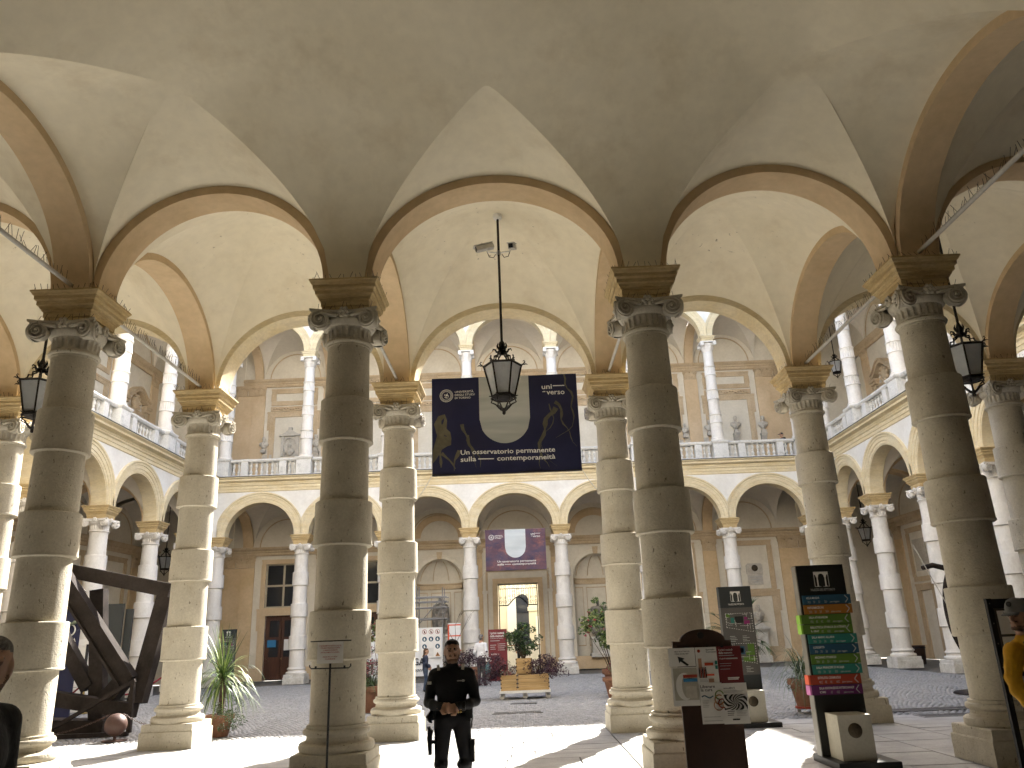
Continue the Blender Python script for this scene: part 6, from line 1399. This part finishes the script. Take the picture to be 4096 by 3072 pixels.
# red exhibition sign far back
t = thing('exhibition_sign', 'dark red standing exhibition sign left of the far portal', 'sign', (-1.26, 34.3, 0))
MB().box(0, .78, 0, .06, 0, 2.02).build('panel', 'red_sign', t); MB().box(-.05, .83, -.2, .26, -.005, .03).build('foot', 'red_sign', t)
lettering(t, 'I primi custodi', (.07, -.004, 1.83), .13, 'letter_white', width=.6); lettering(t, 'della memoria', (.07, -.004, 1.71), .13, 'letter_white', width=.6); lettering(t, 'Le sepolture nel Paleolitico', (.07, -.004, 1.64), .06, 'letter_dim', width=.55)
for x, z, w_ in ((.07, 1.55, .4), (.07, 1.38, .25), (.07, 1.30, .2), (.07, 1.22, .22), (.44, 1.42, .26), (.44, 1.34, .26), (.44, 1.26, .22), (.44, 1.18, .24)): MB().box(x, x+w_, -.004, -.001, z, z+.022).build('print_lines', 'letter_dim', t)
MB().box(.40, .406, -.004, -.001, 1.15, 1.48).build('print_lines', 'letter_white', t); lettering(t, 'MOSTRA >>', (.1, -.004, 1.0), .08, 'letter_white', width=.33)
# ------------------------------------------------------------------ steel sculpture at the left
SY = 18.4
sc_ = thing('steel_sculpture', 'dark steel sculpture of tilted beams forming open frames', 'sculpture', (-9.4, SY, 0))
def bm_(nm, a, b, wd, dp, y=0.0, y2=None, flange=False):
    a = (a[0]+9.4, y, a[1]); b = (b[0]+9.4, y if y2 is None else y2, b[1]); o = MB()
    if flange:
        o.beam(a, b, wd*.86, dp*.35); d = (Vector(b)-Vector(a)).normalized(); x = d.cross(Vector((0, 1, 0))).normalized()*(wd/2-.02)
        for s_ in (-1, 1): o.beam(Vector(a)+x*s_, Vector(b)+x*s_, .045, dp)
    else: o.beam(a, b, wd, dp)
    return o.build(nm, 'corten', sc_)
bm_('beam', (-10.6, 3.60), (-7.88, 2.99), .31, .32, .10); bm_('beam', (-7.99, 2.86), (-8.38, .62), .34, .32, .08, .0); bm_('beam', (-10.6, .82), (-8.42, .45), .30, .32, .02)
bm_('beam', (-10.25, 3.42), (-8.48, 1.06), .37, .28, -.42, -.30, True); bm_('beam', (-9.72, 3.1), (-9.36, .02), .32, .26, .35); bm_('beam', (-10.55, 2.25), (-9.65, .95), .28, .26, .30)
bm_('beam', (-10.7, 2.55), (-10.05, 3.15), .26, .30, .1); bm_('beam', (-8.75, 1.15), (-9.25, .55), .34, .30, .15); bm_('base_box', (-10.7, .17), (-9.15, .10), .30, .7, .45)
bm_('brace', (-10.05, .06), (-8.18, 1.10), .075, .09, -.75, -.62); bm_('brace', (-8.22, 1.06), (-8.20, .06), .085, .09, -.62); bm_('brace', (-10.1, .045), (-8.2, .045), .085, .12, -.75, -.66)
t = thing('steel_ball', 'rust brown steel ball on a short stem in front of the sculpture', 'ball', (-8.06, 16.9, 0))
MB().ball((0, 0, .30), .215, 20).build('ball', 'rust_ball', t, 60); MB().lathe([(.03, .02), (.03, .1)], 10).build('stem', 'rust_ball', t); MB().lathe([(.24, 0), (.24, .012), (.05, .02)], 28).build('foot_plate', 'rust_ball', t, 40)
def chain(a, b, sag, lab):
    t = thing('chain', lab, 'chain', a); n_ = int((Vector(b)-Vector(a)).length/.045); link_me = MB().tube([(.03*math.cos(q), .014*math.sin(q), 0) for q in [2*math.pi*i/10 for i in range(10)]], .005, 4, closed=True).mesh('chain_link', 'rust_ball', 60)
    for i in range(n_):
        u = (i+.5)/n_; p = Vector(a).lerp(Vector(b), u)-Vector(a); p.z -= sag*4*u*(1-u); d = Vector(b)-Vector(a); d.z -= sag*4*(1-2*u)
        o = link('chain_link', link_me, t, p); o.rotation_mode = 'QUATERNION'; o.rotation_quaternion = d.to_track_quat('X', 'Z'); 
        if i % 2: o.rotation_quaternion = d.to_track_quat('X', 'Y')
chain((-9.9, 17.2, .12), (-8.2, 16.9, .50), .10, 'rusty chain hanging from the steel ball to the left'); chain((-7.95, 16.95, .50), (-7.1, 17.6, .22), .13, 'rusty chain hanging from the steel ball to the right')
# ------------------------------------------------------------------ ring sculpture at the right
t = thing('arc_sculpture', 'dark curved steel arc with a slanting rod behind the thick right column', 'sculpture', (12.4, 21.6, 0))
MB().tube([(.2+1.15*math.cos(a), 0, 1.9+1.65*math.sin(a)) for a in [R(125+i*150/48) for i in range(49)]], .06, 8).build('arc', 'corten', t, 60)
MB().tube([(-.2, 0, 2.80), (-.5, -.02, 2.98), (-.8, -.03, 3.04), (-1.1, -.04, 3.12), (-1.39, -.04, 3.06)], [.08, .08, .075, .07, .06], 8).build('arm', 'corten', t, 60)
MB().tube([(-1.56, -.1, 3.68), (-.5, -.1, .9)], .013, 6).build('rod', 'rod_white', t); MB().box(-.5, .5, -.35, .35, 0, .18).build('base_box', 'corten', t)
tag(MB().lathe([(.9, .0), (.9, .02), (.86, .04)], 36, c=(11.5, 20.2)).build('steel_disc', 'corten', None, 40), 'flat rusty steel disc lying on the cobbles at right', 'disc')
# ------------------------------------------------------------------ grates, drain
def grate(x0, x1, y0, y1, lab, n_, along='x'):
    t = thing('floor_grate', lab, 'grate', (x0, y0, 0)); w_, h = x1-x0, y1-y0
    MB().box(0, w_, 0, .04, -.03, .008).box(0, w_, h-.04, h, -.03, .008).box(0, .04, .041, h-.041, -.03, .0079).box(w_-.04, w_, .041, h-.041, -.03, .0079).build('frame', 'steel', t)
    for k in range(n_):
        if along == 'x': MB().box(.045+(w_-.09)*(k+.2)/n_, .045+(w_-.09)*(k+.75)/n_, .042, h-.042, -.03, .004).build('bar', 'grate', t)
        else: MB().box(.042, w_-.042, .045+(h-.09)*(k+.2)/n_, .045+(h-.09)*(k+.75)/n_, -.03, .004).build('bar', 'grate', t)
grate(-.58, .60, 19.6, 19.95, 'metal drain grate in the cobbles in front of the planter', 26); grate(7.6, 9.7, 15.72, 16.2, 'dark floor grate beside the right columns', 14, 'y'); grate(7.0, 9.6, 16.9, 17.4, 'second dark floor grate further into the courtyard at right', 14, 'y')
tag(MB().box(-.2, .5, 22.3, 22.55, -.03, .004).build('manhole_cover', 'grate'), 'small rusty cover plate in front of the planter wheels', 'cover')
# ------------------------------------------------------------------ plants
def blade(mb, base, ang, elev, length, droop, w_, n_=8, m=0):
    p = Vector(base); d = Vector((math.cos(ang)*math.cos(elev), math.sin(ang)*math.cos(elev), math.sin(elev))); sd2 = Vector((-math.sin(ang), math.cos(ang), 0)); L, Rr = [], []
    for i in range(n_+1):
        t = i/n_; ww = w_*(1-t)**.7*(.6+.8*min(1, t*4))/1.4+.0015; L.append(tuple(p-sd2*ww)); Rr.append(tuple(p+sd2*ww)); p = p+d*(length/n_); d = (d+Vector((0, 0, -droop/n_*(1+t)))).normalized()
    mb.sheet([L, Rr], m)
def foliage(mb, c, rad, n_, size, r_, mats=1, fill=.35):
    for _ in range(n_):
        while True:
            v = Vector((r_.uniform(-1, 1), r_.uniform(-1, 1), r_.uniform(-1, 1)))
            if fill < v.length < 1: break
        p = Vector((c[0]+v.x*rad[0], c[1]+v.y*rad[1], c[2]+v.z*rad[2])); a = Vector((r_.gauss(0, 1), r_.gauss(0, 1), r_.gauss(0, .7)+.2)).normalized(); b = a.cross(Vector((r_.gauss(0, 1), r_.gauss(0, 1), r_.gauss(0, 1)))).normalized(); s_ = size*r_.uniform(.6, 1.3); k = a.cross(b)*s_*.12
        mb.add([p-a*s_, p+b*s_*.42+k, p+a*s_, p-b*s_*.42+k], [(0, 1, 2, 3)], r_.randrange(mats))
def clumps(mb, c, rad, nc, n_, cr, size, seed, mats=1):
    r_ = random.Random(seed)
    for _ in range(nc):
        while True:
            v = Vector((r_.uniform(-1, 1), r_.uniform(-1, 1), r_.uniform(-1, 1)))
            if v.length < 1: break
        q = cr*r_.uniform(.6, 1.2); foliage(mb, (c[0]+v.x*rad[0], c[1]+v.y*rad[1], c[2]+v.z*rad[2]), (q, q, q*.75), n_, size, r_, mats, .2)
    return mb
def stems(mb, base, c, rad, n_, seed, r0=.02):
    r_ = random.Random(seed)
    for _ in range(n_):
        e = Vector((c[0]+r_.uniform(-.8, .8)*rad[0], c[1]+r_.uniform(-.8, .8)*rad[1], c[2]+r_.uniform(-.4, .7)*rad[2])); b = Vector(base); m = b.lerp(e, .5)+Vector((r_.uniform(-.08, .08), r_.uniform(-.08, .08), .08)); mb.tube([b, m, e], [r0, r0*.6, r0*.25], 5)
POT = [(.19, 0), (.20, .02), (.27, .34), (.275, .36), (.31, .365), (.32, .40), (.315, .46), (.285, .465), (.27, .44), (.02, .43)]
def pot(t, s=1.0, z=0.0, m_='terracotta'):
    MB().lathe([(r_*s, zz*s+z) for r_, zz in POT], 28).build('pot', m_, t, 35); MB().lathe([(.27*s, .44*s+z), (.01, .455*s+z)], 20).build('soil', 'soil', t)
def dolly(t, s=1.0):
    MB().lathe([(.26*s, .08), (.27*s, .09), (.27*s, .12), (.02, .121)], 24).build('dolly', 'p_red', t)
    for k in range(3): MB().lathe([(.035, -.015), (.04, -.01), (.04, .01), (.035, .015)], 12).xf(Matrix.Rotation(math.pi/2, 4, 'X')).xf(Matrix.Translation((.2*s*math.cos(k*2.1-1.2), .2*s*math.sin(k*2.1-1.2), .041))).build('castor', 'rod_white', t)
# yucca at the left with grey trailing plant
t = thing('yucca_plant', 'spiky yucca with long arching leaves in a terracotta pot beside the left column', 'plant', (-6.0, 17.0, 0))
pot(t, .9); MB().tube([(0, 0, .36), (.02, 0, .9), (0, 0, 1.12)], [.07, .06, .06], 10).build('trunk', 'bark', t, 60)
m_ = MB(); r_ = random.Random(4)
for k in range(170):
    e = r_.uniform(-.5, 1.45); blade(m_, (r_.uniform(-.03, .03), r_.uniform(-.03, .03), 1.05+r_.uniform(-.08, .12)), r_.uniform(0, 6.28), e, r_.uniform(.75, 1.2), r_.uniform(.9, 2.4) if e < 1.0 else r_.uniform(.1, .6), .014, 8, r_.randrange(2))
tag(m_.build('leaf_crown', ['leaf_lime', 'leaf_green'], t), kind='stuff')
m_ = clumps(MB(), (.22, -.15, .40), (.30, .30, .34), 26, 70, .13, .020, 3, 2); tag(m_.build('trailing_foliage', ['leaf_grey', 'leaf_green'], t), kind='stuff')
# fountain grass at the right
t = thing('grass_plant', 'grey green fountain grass in a terracotta pot on castors left of the totem', 'plant', (6.05, 17.4, 0))
pot(t, 1.15, .125); dolly(t, 1.0); m_ = MB(); r_ = random.Random(8)
for k in range(190): blade(m_, (r_.uniform(-.12, .12), r_.uniform(-.12, .12), .62), r_.uniform(0, 6.28), r_.uniform(.35, 1.35), r_.uniform(.8, 1.4), r_.uniform(.9, 2.6), .008, 8, r_.randrange(2))
tag(m_.build('leaf_blades', ['leaf_grey', 'leaf_green'], t), kind='stuff'); m_ = clumps(MB(), (-.1, -.1, .55), (.28, .25, .2), 12, 60, .12, .02, 5, 2); tag(m_.build('trailing_foliage', ['leaf_grey', 'leaf_green'], t), kind='stuff')
# palm behind the map sign
t = thing('palm_plant', 'potted fan palm standing behind the near map sign', 'plant', (8.15, 30.0, 0)); pot(t, 1.3); MB().tube([(0, 0, .6), (0, 0, 1.5)], [.09, .08], 10).build('trunk', 'bark', t, 60); m_ = MB(); r_ = random.Random(12)
for k in range(26):
    a, e = r_.uniform(0, 6.28), r_.uniform(-.5, 1.3); L_ = r_.uniform(.8, 1.15); d = Vector((math.cos(a)*math.cos(e), math.sin(a)*math.cos(e), math.sin(e))); b = Vector((0, 0, 1.5)); c_ = b+d*L_; m_.tube([b, c_], .01, 4)
    for q in range(14): blade(m_, c_, a+(q-6.5)*.17, e-.15+r_.uniform(-.1, .1), r_.uniform(.45, .6), .7, .014, 4, 1)
tag(m_.build('leaf_crown', ['leaf_dark', 'leaf_green'], t), kind='stuff')
# wooden planter in the middle
t = thing('wooden_planter', 'stepped pine plank planter on a white castor platform in mid courtyard', 'planter', (.205, 24.3, 0))
MB().box(-.73, .73, -.5, .5, .16, .225).build('platform', 'paint_white', t)
for x in (-.66, 0, .66):
    for y in (-.42, .42):
        MB().lathe([(.05, -.022), (.07, -.018), (.07, .018), (.05, .022)], 16).xf(Matrix.Rotation(math.pi/2, 4, 'X')).xf(Matrix.Translation((x, y, .071))).build('castor', 'rod_white', t, 40); MB().box(x-.04, x+.04, y-.035, y-.024, .08, .159).build('castor_fork', 'steel', t)
def crate(x0, x1, y0, y1, z0, n_, h=.105):
    for k in range(n_):
        z = z0+k*h
        for nm, b in (('front_plank', (x0, x1, y0, y0+.035)), ('back_plank', (x0, x1, y1-.035, y1)), ('side_plank', (x0, x0+.035, y0+.036, y1-.036)), ('side_plank', (x1-.035, x1, y0+.036, y1-.036))):
            MB().box(*b, z+.003, z+h-.003, bev=.004).build('plank', 'pine', t)
        for x in (x0, x1):
            if k % 1 == 0: MB().box(x-.008 if x == x0 else x-.028, x+.028 if x == x0 else x+.008, y0-.006, y0+.03, z+h*.62, z+h*1.02-.004).build('dovetail', 'bark', t)
    MB().box(x0+.036, x1-.036, y0+.036, y1-.036, z0, z0+n_*h-.06).build('soil', 'soil', t)
crate(-.69, -.22, -.46, .46, .227, 4); crate(-.205, .70, -.46, .46, .227, 4); crate(-.24, .23, -.05, .45, .66, 4)
def shrub(loc, c, rad, nc, n_, cr, size, seed, mats, lab, name='shrub', stem=8, extra=None):
    s_ = thing(name, lab, 'shrub', loc); m_ = MB(); stems(m_, (0, 0, 0), c, rad, stem, seed); m_.build('stems', 'bark', s_, 60)
    tag(clumps(MB(), c, rad, nc, n_, cr, size, seed, len(mats)).build('foliage', mats, s_), kind='stuff')
    if extra: tag(clumps(MB(), c, rad, extra[0], 5, .05, extra[1], seed+1).build('flowers', extra[2], s_), kind='stuff')
    return s_
shrub((.20, 24.5, 1.02), (0, 0, .55), (.50, .42, .48), 34, 55, .17, .045, 21, ['leaf_dark', 'leaf_green'], 'dark green camellia in the top box of the wooden planter')
shrub((-.52, 24.3, .60), (-.22, -.05, .22), (.62, .45, .42), 46, 55, .18, .030, 22, ['leaf_purple', 'leaf_purple', 'leaf_red'] if False else ['leaf_purple'], 'purple leaved shrub spilling from the left box of the planter')
shrub((.55, 24.2, .60), (.28, -.05, .22), (.62, .42, .32), 40, 55, .18, .030, 23, ['leaf_purple'], 'purple leaved shrub spilling from the right box of the planter')
shrub((-.38, 23.92, .60), (0, 0, .08), (.18, .12, .07), 8, 40, .08, .03, 24, ['leaf_red', 'leaf_grey'], 'low pink and silver foliage at the front of the planter')
# potted shrubs
def potted(loc, lab, c, rad, nc, n_, cr, size, seed, mats, s=1.2, extra=None, stem=8):
    q = shrub(loc, c, rad, nc, n_, cr, size, seed, mats, lab, 'potted_shrub', stem, extra); pot(q, s); return q
potted((-3.85, 21.4, 0), 'red berried potted shrub with grass skirt left of the banner column', (0, 0, 1.15), (.34, .34, .38), 40, 50, .13, .025, 31, ['leaf_red', 'leaf_green', 'leaf_purple'], 1.35)
m_ = MB(); r_ = random.Random(33); q = [o for o in scene.objects if o.name.startswith('potted_shrub')][-1]
for k in range(160): blade(m_, (r_.uniform(-.2, .2), r_.uniform(-.2, .2), .58), r_.uniform(0, 6.28), r_.uniform(.6, 1.3), r_.uniform(.5, .8), 2.2, .006, 6)
tag(m_.build('grass_skirt', 'leaf_green', q), kind='stuff')
potted((-3.6, 22.6, 0), 'yellow green potted tree glimpsed left of the banner column', (0, 0, 1.9), (.45, .4, .55), 34, 50, .16, .05, 35, ['leaf_lime', 'leaf_green', 'leaf_red'], 1.3)
potted((2.98, 24.6, 0), 'flowering camellia tree with red blooms right of the planter', (-.15, 0, 2.0), (.90, .6, .78), 54, 38, .20, .065, 41, ['leaf_lime', 'leaf_green'], 1.5, (26, .045, 'petal'), 12)
potted((2.74, 23.2, 0), 'terracotta pot with lime and red foliage at the foot of the right banner column', (0, 0, .80), (.20, .2, .16), 14, 45, .10, .03, 43, ['leaf_lime', 'leaf_grey', 'leaf_red'], 1.15)
potted((3.3, 24.0, 0), 'pink red leaved potted shrub half hidden by the right banner column', (0, 0, 1.25), (.35, .3, .55), 30, 50, .15, .04, 45, ['leaf_red', 'leaf_red', 'leaf_purple'], 1.2)
potted((-1.9, 33.0, 0), 'purple potted shrub behind the person in the white shirt', (0.1, 0, .95), (.75, .5, .4), 36, 55, .2, .035, 47, ['leaf_purple'], 1.3)
potted((-2.6, 33.6, 0), 'dark potted shrub under the bare sapling', (0, 0, .9), (.5, .4, .3), 22, 50, .2, .035, 49, ['leaf_purple', 'leaf_dark'], 1.3)
t = thing('bare_sapling', 'leafless young tree with thin forked branches in front of the far arcade', 'tree', (-2.55, 33.3, 0)); m_ = MB(); r_ = random.Random(51)
def br(p, d, l_, r0, k):
    e = p+d*l_; m_.tube([p, p.lerp(e, .5)+Vector((r_.uniform(-.02, .02),)*3), e], [r0, r0*.8, r0*.6], 5)
    if k:
        for _ in range(3): br(e, (d+Vector((r_.uniform(-.7, .7), r_.uniform(-.5, .5), r_.uniform(-.1, .4)))).normalized(), l_*r_.uniform(.45, .65), r0*.55, k-1)
br(Vector((0, 0, .0)), Vector((0, 0, 1)), 1.5, .022, 3); m_.build('trunk', 'bark', t, 60)
# ------------------------------------------------------------------ hoarding and scaffold
t = thing('site_hoarding', 'white printed site hoarding with safety pictograms in front of the left niche', 'hoarding', (-3.25, 35.0, 0))
MB().sheet([[(-3.6+3.6*i/40, .03*math.sin(i*.8+j), .25+1.95*j/8) for i in range(41)] for j in range(9)]).build('sheet', 'tarp', t, 80)
for x in (-3.6, -1.8, -.02): MB().tube([(x, .06, 0), (x, .06, 2.3)], .025, 6).build('post', 'steel', t)
MB().box(-3.65, .05, -.25, .3, 0, .14).build('ballast', 'grate', t)
sb = MB().box(-.92, -.06, -.065, -.045, .98, 2.18).build('safety_board', 'paper', t)
for r in range(3):
    for c_ in range(3):
        x, z = -.77+c_*.28, 2.03-r*.30
        if r == 2 and c_ == 1: continue
        o = MB(); n_ = 24
        if r == 0: o.sheet([[(x+q*math.cos(2*math.pi*i/n_), -.068, z+q*math.sin(2*math.pi*i/n_)) for i in range(n_+1)] for q in (.10, .082)]); o.beam((x-.06, -.068, z+.06), (x+.06, -.068, z-.06), .016, .002); o.build('pictogram_ring', 'p_red', sb); MB().prism([(x-.02, z-.06), (x+.03, z-.06), (x+.02, z+.02), (x, z+.06), (x-.03, z+.01)], -.0672, -.066).build('pictogram_figure', 'letter_black', sb)
        else: MB().lathe([(.10, 0), (.10, .002), (.001, .003)], 24).xf(Matrix.Rotation(math.pi/2, 4, 'X')).xf(Matrix.Translation((x, -.0655, z))).build('pictogram_disc', 'p_blue', sb); MB().prism([(x-.03, z-.06), (x+.04, z-.05), (x+.02, z+.02), (x+.01, z+.06), (x-.035, z+.02)], -.0702, -.069).build('pictogram_figure', 'paper', sb)
for x in (-.77, -.21): MB().prism([(x-.10, 1.03), (x+.10, 1.03), (x, 1.20)], -.068, -.066).build('pictogram_triangle', 'p_orange', sb); MB().box(x-.012, x+.012, -.0702, -.069, 1.06, 1.15).build('pictogram_figure', 'letter_black', sb)
for k in range(7): MB().box(-.60, -.38, -.068, -.066, 1.05+.05*k, 1.065+.05*k).build('print_lines', 'letter_dim', sb)
lettering(t, 'GA', (-1.27, -.06, .70), .40, 'letter_black', width=.50); lettering(t, 'patrimonio', (-1.68, -.06, .44), .20, 'letter_black', width=.95, shear=.35)
t = thing('scaffold', 'grey tube scaffold in front of the left niche statue', 'scaffold', (-5.6, 35.6, 0))
for x in (0, 1.15, 2.3):
    for y in (0, .9): MB().tube([(x, y, 0), (x, y, 4.0 if x < 2 else 3.9)], .026, 6).build('standard', 'steel', t)
for z in (2.55, 3.05, 3.3, 3.5):
    for y in (0, .9): MB().tube([(-.1, y-.03, z), (2.5, y-.03, z)], .026, 6).build('ledger', 'steel', t)
for x in (0, 1.15, 2.3): MB().tube([(x+.03, -.1, 3.3), (x+.03, 1.0, 3.3)], .026, 6).build('transom', 'steel', t)
MB().tube([(1.2, -.06, 2.3), (2.3, -.06, 3.5)], .024, 6).build('brace', 'steel', t); MB().tube([(1.3, .96, 1.0), (2.3, .96, 3.5)], .024, 6).build('brace', 'steel', t); MB().box(-.1, 2.4, .02, .88, 2.58, 2.62).build('deck', 'steel', t)
t = thing('wrapped_panel', 'leaning panel with red and white tape beside the hoarding', 'panel', (-3.05, 35.3, 0)); MB().box(0, .55, 0, .04, .0, 2.35).build('sheet', 'tarp', t)
for z in (.6, 1.2, 1.8, 2.25): MB().box(-.004, .554, -.006, .046, z, z+.05).build('tape', 'p_coral', t)
MB().box(-.006, .06, -.008, .05, .3, 2.3).build('tape', 'p_coral', t)
# ------------------------------------------------------------------ small things at the sides
def bin_(loc, lab): t = thing('waste_bin', lab, 'bin', loc); MB().lathe([(.22, 0), (.23, .02), (.29, .72), (.30, .74), (.28, .745), (.26, .70), (.02, .69)], 24).build('body', 'wood_door', t, 35); MB().lathe([(.296, .64), (.303, .645), (.303, .68), (.298, .685)], 24).build('band', 'black', t)
bin_((16.6, 34.4, 0), 'dark brown waste bin under the right arcade'); bin_((1.25, 43.6, 0), 'dark bin standing in the far portal')
t = thing('rope_barrier', 'brass post with dark red rope beside the left columns', 'barrier', (-12.9, 24.6, 0))
MB().lathe([(.17, 0), (.17, .02), (.10, .05), (.03, .07), (.025, .10), (.025, .92), (.04, .93), (.045, .97), (.02, 1.0)], 20).build('post', 'brass', t, 40)
for e in ((1.6, 1.6), (-1.6, .4)): MB().tube([(e[0]*i/10, e[1]*i/10, .88-.45*math.sin(math.pi*i/10)) for i in range(11)], .026, 7).build('rope', 'rope_red', t, 60)
t = thing('display_board', 'white exhibit board with printed text behind the left column', 'panel', (-13.6, 25.2, 0)); MB().box(-.75, .28, 0, .06, 0, 1.9).build('board', 'paint_white', t); MB().box(.281, .33, -.01, .07, 0, 1.95).build('edge', 'black', t); MB().box(-.8, .38, -.05, .12, 1.951, 2.1).build('top_cap', 'paint_white', t); lettering(t, 'TEZVE', (-.30, -.004, 1.35), .16, 'letter_black', width=.5)
for z in (.7, .62, .5): MB().box(-.4, .15, -.004, -.001, z, z+.02).build('print_lines', 'letter_dim', t)
t = thing('dark_banner_stand', 'dark blue upright banner with white seal behind the sculpture', 'banner', (-12.45, 22.7, 0)); MB().box(-.6, .22, 0, .05, 0, 3.1).build('sheet', 'banner_navy', t); lettering(t, 'UNIVERSITÀ', (-.55, -.005, 2.0), .12, 'letter_white', width=.7); lettering(t, 'DI TORINO', (-.55, -.005, 1.85), .12, 'letter_white', width=.6)
MB().tube([(-.05+.15*math.cos(a), -.008, 2.32+.15*math.sin(a)) for a in [2*math.pi*i/24 for i in range(24)]], .02, 5, closed=True).build('printed_seal', 'letter_white', t)
MB().tube([(-.05+.27*math.cos(a), -.07, 2.72+.24*math.sin(a)) for a in [2*math.pi*i/30 for i in range(30)]], [.05+.02*math.sin(i*2.3) for i in range(30)], 7, closed=True).build('wreath', 'leaf_grey', t, 60)
t = thing('folding_screen', 'dark upright folding screen behind the steel post', 'panel', (-11.35, 22.9, 0)); MB().box(-.28, .20, 0, .06, 0, 3.0).build('panel', 'sign_dark', t); MB().box(.21, .42, .12, .18, 0, 2.85).build('panel', 'sign_dark', t)
t = thing('star_lamp', 'yellow star outline hanging in the street window beyond the portal', 'star', (.12, 52.0, 2.2)); p = [((.20 if k % 2 == 0 else .085)*math.sin(k*math.pi/5), (.20 if k % 2 == 0 else .085)*math.cos(k*math.pi/5)) for k in range(10)]
MB().tube([(a, 0, b) for a, b in p], .022, 5, closed=True).build('outline', 'p_yellow', t)
t = thing('site_fence', 'white mesh fence with orange rail in the street beyond the portal', 'fence', (.7, 49.5, 0)); MB().box(-1.6, 1.6, 0, .03, 0, 1.15).build('mesh_panel', 'paint_white', t); MB().tube([(-1.6, -.02, 1.2), (1.6, -.02, 1.2)], .03, 6).build('rail', 'p_orange', t)
t = thing('fire_sign', 'small red fire equipment sign on the left upper loggia', 'sign', (-16.4, 31.6, 11.0)); MB().box(-.02, .02, -.22, .22, 0, .4).build('plate', 'p_red', t); MB().box(.021, .025, -.13, .13, .08, .32).build('pictogram', 'letter_white', t); MB().tube([(0, .18, -1.36), (0, .18, 0)], .02, 6).build('post', 'p_red', t)
flush_text()
